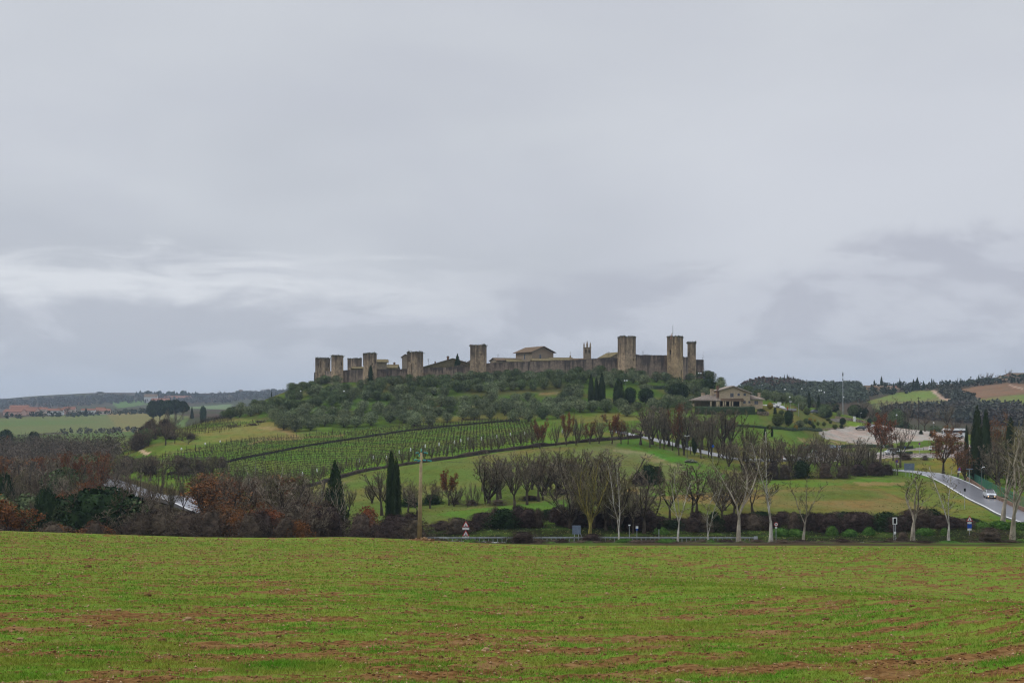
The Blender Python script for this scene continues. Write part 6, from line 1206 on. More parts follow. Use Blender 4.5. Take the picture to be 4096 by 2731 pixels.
# guardrail ------------------------------------------------------------------------------
M_grm=mat('weathered_zinc',(.26,.28,.30),(.18,.19,.20),scale=2,rough=.5,metal=.3)
gr_=[(p,) for p in P_main if 412<512+F*p.x/p.y<752 and p.y<170 and p.x/p.y*F+512<752]
GPx=np.arange(754,405,-9.0); gpts=[]
for px in GPx:
    k=min(range(len(P_main)),key=lambda i:abs(512+F*P_main[i].x/P_main[i].y-px)); q=P_main[k]; D=q.y+4.3; gpts.append(Vector((pxx(px,D),D,float(zw(pxx(px,D),D)))))
o=gpts[0].copy(); root=empty('guardrail',o); tag(root,'long galvanised guardrail on posts along the far side of the main road','guardrail')
zr=[float(max(zw(q.x,q.y),zw(q.x,q.y-1.2)))+.12 for q in gpts]; Rr_=[Vector((q.x-o.x,q.y-o.y,z-o.z)) for q,z in zip(gpts,zr)]
mb=MB(); prof=[(0,.76),(-.06,.72),(0,.66),(-.06,.60),(0,.56)]
for a,b in zip(Rr_,Rr_[1:]):
    for (y0,h0),(y1,h1) in zip(prof,prof[1:]): mb.quad(a+Vector((0,y0,h1 if False else h0)),b+Vector((0,y0,h0)),b+Vector((0,y1,h1)),a+Vector((0,y1,h1)))
ob('rail',mb.mesh('guard_rail',M_grm),root)
for a,b in zip(Rr_,Rr_[1:]):
    for t in (0,.5):
        q=a.lerp(b,t); m2=MB(); m2.box((q.x,q.y+.06,q.z+.2),(.09,.07,1.1)); ob('post',m2.mesh('post',M_grm),root)
m2=MB(); q=Rr_[0]; m2.box((q.x+.25,q.y-.03,q.z+.6),(.5,.09,.5)); ob('end_plate',m2.mesh('end_plate',M_metal),root)
# ---------------------------------------------------------------- utility poles and wires
M_cpole=mat('brown_concrete_pole',(.33,.26,.155),(.24,.185,.11),scale=1.5,bump=.2); M_ins=mat('teal_glass_insulator',(.05,.42,.42),(.03,.30,.33),rough=.15,spec=.8)
pb=T(419.4,126.5); ptop=at(421.2,452.4,126.5); hp=ptop.z-pb.z; lx=ptop.x-pb.x
root=empty('utility_pole',pb); tag(root,'tall tapering brown concrete utility pole with turquoise glass insulators at the field edge','utility pole')
mb=MB(); mb.tube([(0,0,-.5),(lx*.5,0,hp*.5),(lx,0,hp)],[.27,.215,.15],14); ob('pole',mb.mesh('pole',M_cpole,True),root)
mb=MB(); mb.box((lx+.05,0,hp-.05),(1.15,.08,.08)); mb.box((lx+.05,-.02,hp-.85),(1.5,.09,.09)); mb.tube([(lx,0,hp),(lx,0,hp+.12)],.04,6); ob('crossarm',mb.mesh('crossarm',M_dmetal),root)
def insul(a,b,n=4):
    a,b=Vector(a),Vector(b); mb=MB(); mb.tube([a,b],.02,5)
    for i in range(n):
        t=(i+.5)/n; c_=a.lerp(b,t); d=(b-a).normalized()*.035; mb.tube([c_-d,c_-d*.2,c_+d*.4,c_+d],[.05,.115,.09,.04],10)
    ob('insulator',mb.mesh('insulator',M_ins,True),root)
for a,b,n in (((lx,0,hp+.08),(lx,0,hp+.42),3),((lx-.3,0,hp),(lx-.65,0,hp-.04),3),((lx+.3,0,hp+.02),(lx+.75,0,hp-.08),4),((lx-.45,0,hp-.82),(lx-.85,0,hp-.86),4),((lx-.05,-.25,hp-.9),(lx-.4,-.3,hp-.95),4),((lx+.2,-.1,hp-.85),(lx+.6,-.15,hp-.9),4),((lx+.7,0,hp-.88),(lx+1.2,0,hp-.98),5),((lx-.2,0,hp-.45),(lx-.2,0,hp-.15),3)): insul(a,b,n)
rk=T(421,125.4); root=empty('soil_mound',rk); tag(root,'mound of tan clods heaped round the foot of the utility pole','mound')
mb=MB(); mb.lathe((0,0,-.1),[(1.75,0),(1.2,.2),(.7,.33),(.25,.4),(.02,.42)],14); mound_=ob('heap',mb.mesh('heap',M_clod,True),root,None,0,(1.0,.5,.75))
for i in range(34):
    a=rnd.uniform(0,6.28); q=rnd.random()**.7*1.5; r_=rnd.uniform(.07,.17); ob('clod',rocks[4+i%4] if i%2 else rocks[i%4],root,(q*math.cos(a),q*math.sin(a)*.5,.3*(1-q/1.6)),a,(r_,r_,r_))
def pole(px,D,y0,lb,h=None,r=.11,arm=True):
    p=T(px,D); h=(YH-y0)*D/F-p.z; root=empty('utility_pole',p); tag(root,lb,'utility pole'); mb=MB(); mb.tube([(0,0,-.5),(0,0,h)],[r,r*.7],6); ob('pole',mb.mesh('pole',M_post),root)
    if arm: mb=MB(); mb.box((0,0,h-.4),(1.4,.1,.1)); mb.tube([(-.6,0,h-.35),(-.6,0,h-.1)],.06,5); mb.tube([(.6,0,h-.35),(.6,0,h-.1)],.06,5); ob('crossarm',mb.mesh('crossarm',M_dmetal),root)
    return p+Vector((0,0,h-.2))
w2=pole(918.7,455,396.9,'wooden pole with turquoise insulators in front of the right hill',r=.16)
w3=pole(366,462,377,'thin pole among the olives below the fourth tower',arm=False,r=.08); pole(319.3,470,384,'short thin pole below the leftmost tower',arm=False,r=.08); pole(275.8,470,391.5,'left of two thin poles on the shoulder of the olive hill',arm=False,r=.09); pole(286,475,390.8,'right of two thin poles on the shoulder of the olive hill',arm=False,r=.11)
w4=pole(583,415,385,'slanting thin pole left of the cypress trio',arm=False,r=.07)
def wire(a,b,sag,lb,r=.012):
    P=[a.lerp(b,t)-Vector((0,0,sag*4*t*(1-t))) for t in np.linspace(0,1,24)]; mb=MB(); mb.tube([p-a for p in P],r,3,cap=False); o=ob('overhead_wire',mb.mesh('wire',M_dmetal),None,a); tag(o,lb,'wire','overhead wires')
wa=pb+Vector((lx+1.2,0,hp-.98)); wire(wa,w2,9,'overhead wire running from the lower arm of the tall concrete pole to the right',.014); wire(pb+Vector((lx+.75,0,hp-.08)),w2+Vector((.4,0,0)),8.2,'overhead wire running from the upper arm of the tall concrete pole to the right',.012)
wire(w3+Vector((0,0,-1.5)),w4,5.5,'wire crossing the olive grove towards the cypress trio',.03)
# mast
p=T(842.8,470); h=(YH-371.5)*470/F-p.z; root=empty('radio_mast',p); tag(root,'slender radio mast standing above the dark trees right of the farmhouse','mast'); mb=MB()
for a in range(3): x,y=.28*math.cos(a*2.094),.28*math.sin(a*2.094); mb.tube([(x,y,-.5),(x*.4,y*.4,h)],.035,4)
for i in range(26): z=h*i/26; a=i*2.094; k=1-.6*i/26; mb.tube([(.28*k*math.cos(a),.28*k*math.sin(a),z),(.28*k*math.cos(a+2.094),.28*k*math.sin(a+2.094),z+h/26)],.025,3)
ob('lattice',mb.mesh('lattice',M_metal),root); mb=MB(); mb.box((0,0,h-1.2),(.5,.1,1.3)); mb.box((0,0,h-3.4),(.4,.4,.5)); ob('aerial',mb.mesh('aerial',M_dmetal),root)
# ---------------------------------------------------------------- street lamps
M_globe=mat('white_globe',(.85,.86,.88),(.8,.8,.82),rough=.25)
def lamp(px,yl,D,lb,kind='globe',n=1,h=None):
    p=T(px,D); h=(YH-yl)*D/F-p.z; 
    if h<1: return
    root=empty('street_lamp',p); tag(root,lb,'street lamp','street lamps'); mb=MB(); mb.tube([(0,0,-.3),(0,0,.6),(0,0,h-.3)],[.09,.06,.045],7); ob('post',mb.mesh('post',M_gmet),root)
    if kind=='globe':
        for i in range(n):
            x=0 if n==1 else (-.45 if i==0 else .45); mb=MB(); mb.lathe((x,0,h-.3),[(.06,0),(.24,.1),(.30,.3),(.24,.5),(.05,.6)],12); ob('globe',mb.mesh('globe',M_globe,True),root)
            mb=MB(); mb.lathe((x,0,h+.3),[(.02,.06),(.16,.02),(.22,-.05)],10); mb.tube([(0,0,h-.5),(x,0,h-.3)],.03,4); ob('lamp_cap',mb.mesh('lamp_cap',M_gmet),root)
    else:
        for sgn in ((-1,1) if n==2 else (1,)):
            mb=MB(); mb.tube([(0,0,h-.3),(sgn*.3,0,h)],.035,5); mb.box((sgn*.45,0,h),(.45,.25,.12),0,0,.8); ob('lamp_head',mb.mesh('lamp_head',M_globe),root)
M_gmet=mat('green_grey_metal',(.16,.19,.18),(.11,.13,.125),rough=.5)
for (px,y,D,lb,k,n) in [(344,391,445,'globe lamp among the olives below the second tower','globe',1),(418,392,445,'globe lamp among the olives below the slit tower','globe',1),(300.6,391,470,'globe lamp at the left shoulder of the olive hill','globe',1),(486,400.5,425,'globe lamp in the grove below the square tower','globe',1),(625.8,380.5,445,'twin globe lamp above the shaggy cypress','globe',2),(699.8,373,480,'twin globe lamp at the right end of the castle wall','globe',2),(695.3,383.7,460,'globe lamp behind the round bushes right of the gate tower','globe',1),(761.6,384.6,470,'curved lamp above the farmhouse roof','arm',1),(785,389.2,460,'globe lamp behind the hill road','globe',1),(801.8,388.6,470,'globe lamp left of the thin cypress','globe',1),(820.2,390.4,480,'twin globe lamp above the parked dark suv','globe',2),(824.4,392.3,475,'globe lamp right of the parked dark suv','globe',1),(843.6,396.9,466,'globe lamp at the foot of the radio mast','globe',1),(860.3,412.5,452,'hooked lamp on the slope behind the yard','arm',1),(789.7,396.8,430,'lantern over the hill road','globe',1),(796.3,436.7,375,'taller globe lamp left of the gravel yard','globe',1),(794.3,438.4,365,'lower twin globe lamp left of the gravel yard','globe',2),(687,435.4,285,'white double headed lamp beside the access road','arm',2),(933.6,422.6,455,'lamp on the far side of the yard','globe',1),(896.6,414.8,455,'white lamp beyond the yard behind the brown tree','globe',1),(883.6,446,350,'globe lamp under the orange oak','globe',1),(981.6,466.6,240,'white hooded lamp behind the mesh fence','arm',1),(725,412.2,385,'small white garden lamp in front of the clipped hedge','globe',1)]: lamp(px,y,D,lb,k,n)
# ---------------------------------------------------------------- signs
M_red=mat('sign_red',(.50,.03,.03),rough=.4); M_blue=mat('sign_blue',(.03,.10,.45),rough=.4); M_swh=mat('sign_white',(.80,.80,.78),rough=.45); M_sgr=mat('sign_back_grey',(.16,.20,.26),(.13,.16,.21),rough=.5); M_blk=mat('sign_black',(.02,.02,.02))
def plate(root,kind,z,s,name='sign_plate',y=-.06,x=0,w=None):
    mb=MB(); t=.03
    def poly(pts,yy,m,tt=.02): 
        n=len(pts); i=len(mb.v)
        for q in (yy,yy+tt):
            for a,b in pts: mb.v.append((x+a,y+q,z+b))
        mb.f.append(tuple(i+k for k in range(n))); mb.f.append(tuple(i+2*n-1-k for k in range(n))); mb.mi+=[m,m]
        for k in range(n): q=(k+1)%n; mb.f.append((i+k,i+n+k,i+n+q,i+q)); mb.mi.append(m)
    circ=lambda r,n=18:[(r*math.cos(6.2832*k/n),r*math.sin(6.2832*k/n)) for k in range(n)]
    tri=lambda r:[(-r,-r*.58),(r,-r*.58),(0,r*1.15)]
    mats=[M_red,M_swh,M_blue,M_blk,M_sgr]
    if kind=='warn': poly(tri(s),0,0); poly([(a*.68,b*.68) for a,b in tri(s)],-.012,1,.01); poly([(-.05*s/.5,-.2*s/.5),(.09*s/.5,-.2*s/.5),(.0,.22*s/.5)],-.02,3,.006)
    elif kind=='nopark': poly(circ(s),0,0); poly(circ(s*.78),-.012,2,.01); poly([(-.62*s,.50*s),(-.50*s,.62*s),(.62*s,-.50*s),(.50*s,-.62*s)],-.02,0,.006)
    elif kind=='noentry': poly(circ(s),0,0); poly([(-.7*s,-.16*s),(.7*s,-.16*s),(.7*s,.16*s),(-.7*s,.16*s)],-.012,1,.01)
    elif kind=='limit': poly(circ(s),0,0); poly(circ(s*.76),-.012,1,.01); poly([(-.32*s,-.4*s),(-.1*s,-.4*s),(-.1*s,.4*s),(-.32*s,.4*s)],-.02,3,.006); poly([(.08*s,-.4*s),(.34*s,-.4*s),(.34*s,.4*s),(.08*s,.4*s)],-.02,3,.006)
    elif kind in('rect_white','rect_blue','rect_grey','rect_black'): w_=w or s*1.6; m={'rect_white':1,'rect_blue':2,'rect_grey':4,'rect_black':3}[kind]; poly([(-w_/2,-s/2),(w_/2,-s/2),(w_/2,s/2),(-w_/2,s/2)],0,m)
    elif kind=='round_blue': poly(circ(s),0,2)
    ob(name,mb.mesh(name,mats),root)
def sign(px,D,ytop,plates,lb,nposts=1,r=.04,sep=0,yaw=0,cat='sign',mat_=None):
    p=T(px,D); h=(YH-ytop)*D/F-p.z; root=empty('road_sign',p,yaw); tag(root,lb,cat)
    for i in range(nposts):
        x=0 if nposts==1 else (-sep/2+sep*i/(nposts-1)); mb=MB(); mb.tube([(x,0,-.3),(x,0,h)],r,7); ob('post',mb.mesh('post',mat_ or M_metal),root)
    z=h
    for pl in plates:
        k,s=pl[0],pl[1]; w=pl[2] if len(pl)>2 else None; hh=s if 'rect' in k else s*1.75 if k=='warn' else 2*s
        plate(root,k,z-hh*(.5 if k!='warn' else .62),s,w=w); z-=hh+.04
    return root,h
sign(465.8,160,520.6,[('warn',.52),('rect_white',.32,1.0),('warn',.52),('rect_white',.32,1.0)],'two stacked red warning triangles with white plates right of the utility pole')
rt,h=sign(576.5,157,525,[('rect_grey',1.25,1.2)],'large blue grey panel seen from behind on braced steel posts',2,.05,.6); mb=MB(); mb.tube([(.4,0,h-.3),(.9,.1,-.2)],.035,5); ob('brace',mb.mesh('brace',M_metal),rt)
sign(629.3,158,524.2,[('rect_white',.16,.32)],'thin white topped post right of the white stemmed tree')
sign(636.9,158,525.8,[('rect_white',.34,.36),('rect_blue',.2,.3)],'small white and blue plate on a low post near the guardrail')
sign(658.9,147,523,[('rect_black',.75,.5)],'tall grey post with a dark sign seen from behind')
sign(776,159,521.8,[('limit',.3),('rect_white',.25,.3)],'round red rimmed sign beside the tall pale plane tree')
rt,h=sign(894.7,149,517,[('rect_white',.95,.62)],'solar panel in a white frame on a steel mast by the road',2,.05,.22); plate(rt,'rect_black',h-.48,.7,'solar_panel',-.1,w=.34); plate(rt,'rect_white',h-2.1,.35,'control_box',-.1,w=.28); mb=MB(); mb.tube([(.15,0,h-2.6),(.9,0,-.2)],.04,5); ob('brace',mb.mesh('brace',M_metal),rt)
sign(969.4,164,515.5,[('warn',.48),('rect_white',.3,.6),('rect_blue',.62,.62),('rect_white',.3,.6)],'warning triangle above white and blue plates at the right')
sign(896.8,272,459.3,[('nopark',.42),('rect_white',.35,.7)],'no parking disc with a white plate at the mouth of the side road')
sign(909.2,268,463,[('rect_grey',1.7,2.5)],'wide grey direction board seen from behind at the road mouth',3,.05,1.6)
sign(959,243,467,[('nopark',.40),('rect_white',.35,.7)],'no parking disc with a white plate by the mesh fence')
sign(969.4,236,468.2,[('rect_grey',.22,1.5)],'T shaped street name sign beside the mesh fence',1,.045)
sign(964.7,200,488,[('rect_black',.55,.38)],'short post with a small black and white box in front of the side road')
sign(804,345,444.3,[('noentry',.35),('rect_white',.2,.4)],'no entry disc left of the white van'); sign(799.5,350,444.5,[('rect_white',.25,1.0)],'white arrow board left of the no entry disc'); sign(817.5,352,443,[('rect_white',.55,.4)],'white paper notice on a thin post in front of the gravel yard')
rt,h=sign(839.3,362,445.4,[('rect_white',2.0,1.05)],'white parking board with a blue P panel behind the yellow car',2,.05,.8); plate(rt,'rect_blue',h-.5,.75,'blue_panel',-.10,w=.6)
mb=MB()
for q in ([(-.22,-.34),(-.08,-.34),(-.08,.34),(-.22,.34)],[(-.08,.22),(.12,.22),(.22,.34),(-.08,.34)],[(.12,.22),(.12,.06),(.25,-.02),(.25,.26),(.22,.34)],[(-.08,-.06),(.16,-.06),(.25,-.02),(.12,.06),(-.08,.06)]): mb.prism([(a_,b_) for a_,b_ in q],0,.02)
fo=ob('letter',mb.mesh('letter',M_swh),rt,(0,-.11,h-.5)); fo.rotation_euler=(R(90),0,0)
rt,h=sign(854.6,452,418.6,[('rect_white',.2,1.4)],'white cabinet like notice stand with a small blue sign beside the gravel yard',2,.05,.8); mb=MB(); mb.box((-.1,0,1.0),(.95,.5,2.3),0,0,.92); ob('cabinet',mb.mesh('cabinet',M_swh),rt); plate(rt,'rect_blue',h+.25,.5,'blue_sign',w=.5)
sign(779.2,418,402,[('rect_white',1.0,1.6)],'white information board on two posts above the white car',2,.05,1.0); sign(790.6,418,401,[('rect_white',.3,1.0)],'small white arrow plate above the hill road'); sign(784.3,416,402.6,[],'grey bollard like post right of the white board'); sign(798.6,405,403.3,[],'plain grey steel post beyond the cross railed fence',1,.06)
sign(713,272,444.6,[('round_blue',.32)],'round blue sign by the access road'); sign(904.6,345,446,[('rect_blue',.5,.5)],'blue and white board on the traffic island'); sign(919.4,352,442.4,[('nopark',.35)],'round red and blue sign at the gravel yard edge'); sign(962,420,442,[('rect_blue',.5,.5)],'blue sign behind the bus stop oak') if False else None
sign(684.2+3,283,446,[],'dark wooden post below the double lamp',1,.06,mat_=M_post)
# small things by the road bend
p=G(642.3,437,280); root=empty('wayside_pump',p); tag(root,'dark wayside post with a round pale cap at the top of the access road','post'); mb=MB(); mb.tube([(0,0,-.2),(0,0,1.1)],[.28,.24],8); ob('post',mb.mesh('post',M_barkd),root); mb=MB(); mb.lathe((0,0,1.05),[(.36,0),(.42,.12),(.25,.32),(.02,.38)],10); ob('cap',mb.mesh('cap',mat('straw_cap',(.45,.42,.30))),root)
# garden steps
p=G(836.5,421.8,380); root=empty('garden_steps',p); tag(root,'pale stone steps climbing the terraced garden beside the cubic bush','steps')
for i in range(7): mb=MB(); mb.box((0,.45*i,.1+.17*i),(3.6,.5,.34)); ob('step',mb.mesh('step',M_conc),root)
# ---------------------------------------------------------------- vehicles
M_tyre=mat('tyre_rubber',(.018,.018,.018),rough=.9); M_rim=mat('alloy_rim',(.45,.45,.47),rough=.3,metal=.8); M_cg=mat('car_glass',(.025,.03,.035),rough=.06,spec=.9)
M_hl=mat('headlight_glass',(.75,.75,.75),rough=.1,spec=.8); M_hlon=mat('lit_fog_lamp',(1,.7,.3),emit=((1,.6,.25),3)); M_hw=mat('lit_headlamp',(.9,.95,1),emit=((.85,.93,1),.45)); M_tl=mat('tail_lamp',(.35,.02,.02),rough=.2); M_grl=mat('grille_black',(.015,.015,.016),rough=.5)
def paint(n,c): 
    m=mat(n,c,tuple(x*.96 for x in c),rough=.22,spec=.6); m.node_tree.nodes['Principled BSDF'].inputs['Coat Weight'].default_value=.6; return m
PA={'silver':paint('paint_silver',(.42,.44,.46)),'white':paint('paint_white',(.78,.78,.78)),'black':paint('paint_black',(.015,.016,.02)),'yellow':paint('paint_yellow',(.72,.58,.03)),'blue':paint('paint_pale_blue',(.28,.36,.42)),'grey':paint('paint_dark_grey',(.09,.10,.11)),'lsilver':paint('paint_light_silver',(.55,.57,.58))}
ST={ # length,width,height, side profile of the lower body (x front positive, z), greenhouse (x bottom rear, top rear, top front, bottom front)
 'suv':(4.5,1.85,1.66,[(-2.2,.35),(-2.25,.75),(-2.2,1.08),(.95,1.06),(1.9,.98),(2.2,.82),(2.25,.5),(2.15,.3)],(-2.12,-1.75,.35,1.15)),
 'hatch':(4.0,1.72,1.46,[(-1.95,.32),(-2.0,.7),(-1.92,.98),(.85,.96),(1.7,.84),(1.98,.68),(2.0,.42),(1.9,.26)],(-1.88,-1.4,.25,1.1)),
 'sedan':(4.4,1.76,1.42,[(-2.15,.32),(-2.2,.7),(-2.12,.96),(.85,.93),(1.8,.82),(2.15,.66),(2.2,.4),(2.1,.26)],(-1.75,-1.0,.2,1.05)),
 'van':(4.6,1.9,1.95,[(-2.25,.35),(-2.3,.8),(-2.28,1.15),(1.2,1.12),(1.95,1.0),(2.25,.8),(2.3,.5),(2.2,.3)],(-2.26,-2.1,.8,1.5))}
def car(px,py,yaw,st,pc,lb,D=None,lit=False,dmin=150,cat='car',name='car'):
    p=G(px,py,dmin) if D is None else T(px,D); L,Wd,H,prof,gh=ST[st]; m=PA[pc]
    root=empty(name,(p.x,p.y,p.z+.13),yaw); tag(root,lb,cat)
    hw=Wd/2; mb=MB(); 
    # body: side profile lofted over five width stations, rounded inwards at the flanks
    stn=[(-hw,.90,.05),(-hw+.06,.985,.0),(0,1.0,.0),(hw-.06,.985,.0),(hw,.90,.05)]; rows=[]
    for (y,k,dz_) in stn:
        i=len(mb.v); 
        for (x,z) in prof: mb.v.append((x*(.97 if k<.95 else 1),y,z-(dz_ if z>.9 else -dz_)))
        rows.append(i)
    n=len(prof)
    for a,b in zip(rows,rows[1:]):
        for k in range(n): q=(k+1)%n; mb.f.append((a+k,a+q,b+q,b+k)); mb.mi.append(0)
    mb.f.append(tuple(rows[0]+n-1-k for k in range(n))); mb.f.append(tuple(rows[-1]+k for k in range(n))); mb.mi+=[0,0]
    ob('body',mb.mesh('body',m),root)
    zb=prof[2][1]-.02; xr,xtr,xtf,xf=gh; iw=hw-.09; tw_=hw-.27; zt=H-.07
    def gv(x,y,z): return (x,y,z)
    lo=[(xr,-iw),(xf,-iw),(xf,iw),(xr,iw)]; hi=[(xtr,-tw_),(xtf,-tw_),(xtf,tw_),(xtr,tw_)]
    names=['side_window','windscreen','side_window','rear_window']
    for k in range(4):
        q=(k+1)%4; A=Vector((*lo[k],zb));B_=Vector((*lo[q],zb));C=Vector((*hi[q],zt));D_=Vector((*hi[k],zt)); mb=MB(); mb.slab([A,B_,C,D_],.03); ob(names[k],mb.mesh('glass',M_cg),root)
    mb=MB()
    for k in range(4):
        A=Vector((*lo[k],zb-.03));B_=Vector((*hi[k],zt+.02)); mb.tube([A,B_],.055,5)
    for sgn in (-1,1):
        for t in (.42,): A=Vector((xr+(xf-xr)*t,sgn*(iw+.005),zb)); B_=Vector((xtr+(xtf-xtr)*(t+.05),sgn*(tw_+.01),zt)); mb.tube([A,B_],.045,4)
    mb.prism([(xtr-.05,-tw_-.03),(xtf+.06,-tw_-.03),(xtf+.06,tw_+.03),(xtr-.05,tw_+.03)],zt-.01,zt+.07); ob('roof',mb.mesh('roof',m),root)
    for sx,sy in ((-.62,-1),(-.62,1),(.64,-1),(.64,1)):
        r=.34 if st!='suv' else .37; x=sx*L/2*1.0; mb=MB(); y0=sy*(hw-.2); y1=sy*(hw+.015); mb.tube([(x,y0,r-.13+.0),(x,y1,r-.13)],r,16); w_=ob('wheel',mb.mesh('tyre',M_tyre),root)
        mb=MB(); mb.tube([(x,y1-sy*.01,r-.13),(x,y1+sy*.015,r-.13)],r*.62,12); ob('rim',mb.mesh('rim',M_rim),w_)
    fx=prof[5][0]; 
    for sy in (-1,1):
        mb=MB(); mb.box((fx-.06,sy*(hw-.3),prof[5][1]-.02),(.16,.42,.17)); ob('headlight',mb.mesh('headlight',M_hw if lit else M_hl),root)
        if lit: mb=MB(); mb.box((prof[6][0]-.02,sy*(hw-.33),.42),(.09,.14,.09)); ob('fog_lamp',mb.mesh('fog_lamp',M_hlon),root)
        mb=MB(); mb.box((prof[1][0]+.03,sy*(hw-.2),.86),(.1,.26,.26)); ob('tail_light',mb.mesh('tail_light',M_tl),root)
        mb=MB(); mb.box((xf-.25,sy*(hw+.07),zb+.1),(.14,.2,.14)); ob('mirror',mb.mesh('mirror',m),root)
    mb=MB(); mb.box((prof[6][0]-.02,0,.58),(.1,.8,.2)); ob('grille',mb.mesh('grille',M_grl),root)
    mb=MB(); mb.box((prof[6][0]+.035,0,.40),(.03,.5,.11)); ob('number_plate',mb.mesh('plate',M_swh),root)
    if st=='suv': mb=MB(); [mb.tube([(xtr,sy*(tw_-.03),zt+.13),(xtf,sy*(tw_-.03),zt+.13)],.025,4) for sy in(-1,1)]; mb.prism([(xtr+.5,-tw_+.2),(xtf-.1,-tw_+.2),(xtf-.1,tw_-.2),(xtr+.5,tw_-.2)],zt+.071,zt+.085); ob('roof_rail',mb.mesh('roof_rail',M_grl),root)
    return root
k=min(range(len(P_side)),key=lambda i:abs(512+F*P_side[i].x/P_side[i].y-983.3)); dcar=(P_side[k-2]-P_side[k+2]); ya=math.atan2(dcar.y,dcar.x)
q=P_side[k]; sdr=Vector((math.sin(ya),-math.cos(ya),0)); car_p=q+sdr*-1.35
car(512+F*car_p.x/car_p.y,0,ya,'suv','silver','silver suv with lit lamps driving down the wet side road',D=car_p.y,lit=True)
# zebra marks beside the car
mb=MB()
for i in range(4):
    c_=q+(P_side[k-2]-P_side[k]).normalized()*(i*1.0-1.0+1.2)-sdr*-1.6; d=(P_side[k-2]-P_side[k+2]).normalized(); d.z=0; s=Vector((d.y,-d.x,0)); a=[c_-s*1.1-d*.2,c_+s*1.1-d*.2,c_+s*1.1+d*.2,c_-s*1.1+d*.2]; zz_=[float(max(zw(v.x,v.y),zw(q.x,q.y)-1))+.16 for v in a]
    mb.quad(*[(v.x,v.y,z) for v,z in zip(a,zz_)])
struct(ob('road_markings',mb.mesh('road_markings',M_line)))
car(860.5,429.8,R(172),'hatch','black','black hatchback parked on the gravel yard below the white notice stand',dmin=380)
car(869.8,427.6,R(178),'hatch','lsilver','light silver hatchback parked behind the black one beside the orange oak',dmin=400)
car(892,454.3,R(185),'van','lsilver','silver minivan parked under the brown forked tree',dmin=300)
car(838.5,460.0,R(10),'hatch','white','white hatchback parked at the left of the yellow car',dmin=280)
car(847,459.6,R(8),'hatch','yellow','bright yellow hatchback in the row of parked cars',dmin=280)
car(829.5,460.4,R(12),'sedan','lsilver','pale car mostly hidden by bare branches left of the white hatchback',dmin=280)
car(790.5,461,R(15),'hatch','white','white car at the left end of the parked row behind twigs',dmin=280); car(802.5,460.6,R(10),'hatch','lsilver','silver car in the parked row left of the van',dmin=280); car(856,459.3,R(8),'sedan','grey','grey car right of the yellow one under the oak branches',dmin=280)
car(831.5,449.2,R(20),'hatch','blue','pale blue car behind the boxed hedge beside the parking board',dmin=320); car(820,457.2,R(5),'van','white','white van parked behind the ivy wrapped tree',cat='van',name='van',dmin=300)
car(774.5,407.2,R(-35),'hatch','white','white car driving up past the farmhouse gate on the hill road',dmin=380); car(814.3,400.2,R(190),'suv','grey','dark suv parked high on the wooded slope right of the thin cypress',D=446)
car(108.2,482.8,R(200),'hatch','white','white car on the bend of the wet road in the left wood',dmin=240); car(101.5,487.5,R(200),'hatch','lsilver','pale car following close behind the white one in the left wood',dmin=230)
car(935,450.5,R(10),'hatch','white','white car half hidden by the rusty oak near the bus',dmin=300)
# coach
p=T(954,415); root=empty('coach',(p.x,p.y,p.z),R(175)); tag(root,'white coach parked at the back of the yard behind the rusty oak','bus')
mb=MB(); mb.box((0,0,1.9),(8.6,2.5,2.9),0,0,.97); mb.box((0,0,3.45),(7.6,1.9,.2)); ob('body',mb.mesh('coach_body',PA['white']),root)
for sy in (-1,1):
    mb=MB(); mb.box((.1,sy*1.235,2.35),(8.0,.06,.95)); ob('side_window',mb.mesh('window',M_cg),root)
mb=MB(); mb.box((4.27,0,2.2),(.08,2.2,1.4)); ob('windscreen',mb.mesh('windscreen',M_cg),root)
for x in (-2.6,2.7):
    for sy in (-1,1): mb=MB(); mb.tube([(x,sy*1.0,.5),(x,sy*1.28,.5)],.5,14); w_=ob('wheel',mb.mesh('wheel',M_tyre),root); mb=MB(); mb.tube([(x,sy*1.27,.5),(x,sy*1.3,.5)],.28,10); ob('rim',mb.mesh('rim',M_rim),w_)
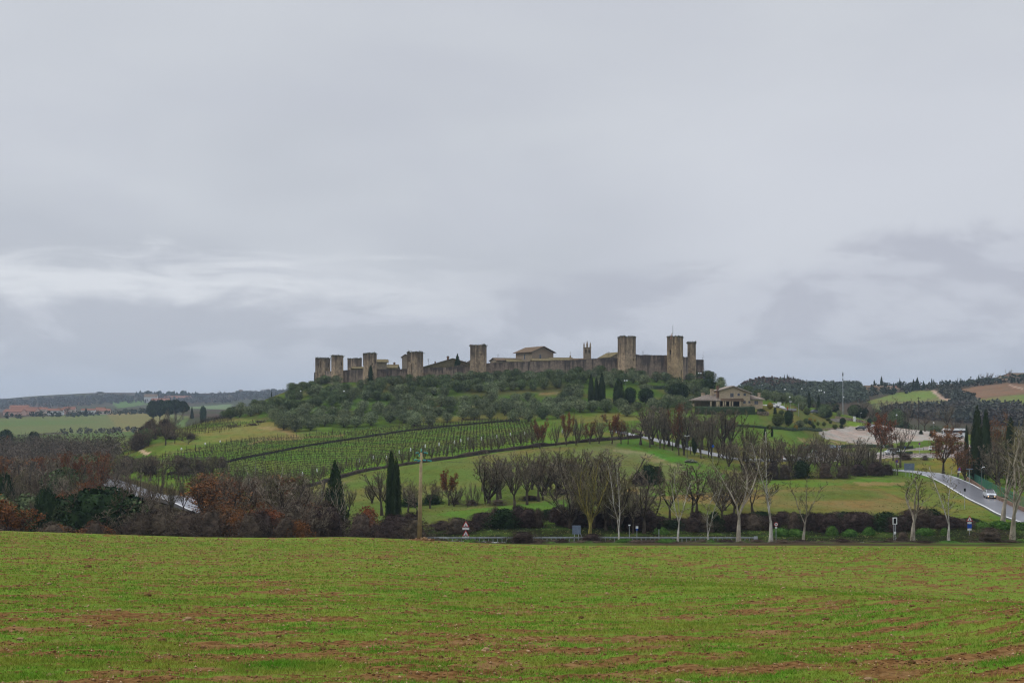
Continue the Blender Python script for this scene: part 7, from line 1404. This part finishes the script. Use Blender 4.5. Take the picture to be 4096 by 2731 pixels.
# person on the hill road
def person(px,D,lb,top,bot,yaw=0):
    p=T(px,D); root=empty('person',(p.x,p.y,p.z+.14),yaw); tag(root,lb,'person'); me=bpy.data.meshes.new('person'); 
    V=[(0,0,.92),(0,0,1.15),(0,0,1.42),(0,0,1.52),(0,.01,1.62),(0,.0,1.72),(-.17,0,1.38),(-.26,.02,1.1),(-.24,-.08,.86),(.17,0,1.38),(.26,.02,1.1),(.24,-.08,.86),(-.09,0,.85),(-.1,-.06,.47),(-.1,.03,.08),(-.1,-.12,.04),(.09,0,.85),(.11,.06,.47),(.12,.16,.08),(.12,.02,.04)]
    E=[(0,1),(1,2),(2,3),(3,4),(4,5),(2,6),(6,7),(7,8),(2,9),(9,10),(10,11),(0,12),(12,13),(13,14),(14,15),(0,16),(16,17),(17,18),(18,19)]
    me.from_pydata(V,E,[]); me.materials.append(top); o=ob('body',me,root); sk=o.modifiers.new('skin','SKIN'); rad=[.15,.15,.16,.06,.10,.085,.07,.05,.035,.07,.05,.035,.095,.065,.05,.04,.095,.065,.05,.04]
    for v_,r_ in zip(me.skin_vertices[0].data,rad): v_.radius=(r_,r_)
    me.skin_vertices[0].data[0].use_root=True; o.modifiers.new('sub','SUBSURF').levels=1
person(787.5,402,'person in an orange top walking along the hill road by the fence',mat('orange_cloth',(.45,.12,.05)),None)
HAZE=.0001
# ---------------------------------------------------------------- haze
mb=MB(); mb.box((0,2600,55),(15200,5600+0,190)); hz_=ob('haze',mb.mesh('haze',None) if False else mb.mesh('haze',[]))
M_h=bpy.data.materials.new('haze'); M_h.use_nodes=True; nt=M_h.node_tree; nt.nodes.clear()
pv=nt.nodes.new('ShaderNodeVolumePrincipled'); pv.inputs['Density'].default_value=HAZE; pv.inputs['Color'].default_value=(.64,.80,1,1); pv.inputs['Anisotropy'].default_value=.1
oo=nt.nodes.new('ShaderNodeOutputMaterial'); nt.links.new(pv.outputs[0],oo.inputs['Volume']); hz_.data.materials.append(M_h)
hz_['kind']='stuff'; hz_['label']='thin grey blue haze over the far hills'
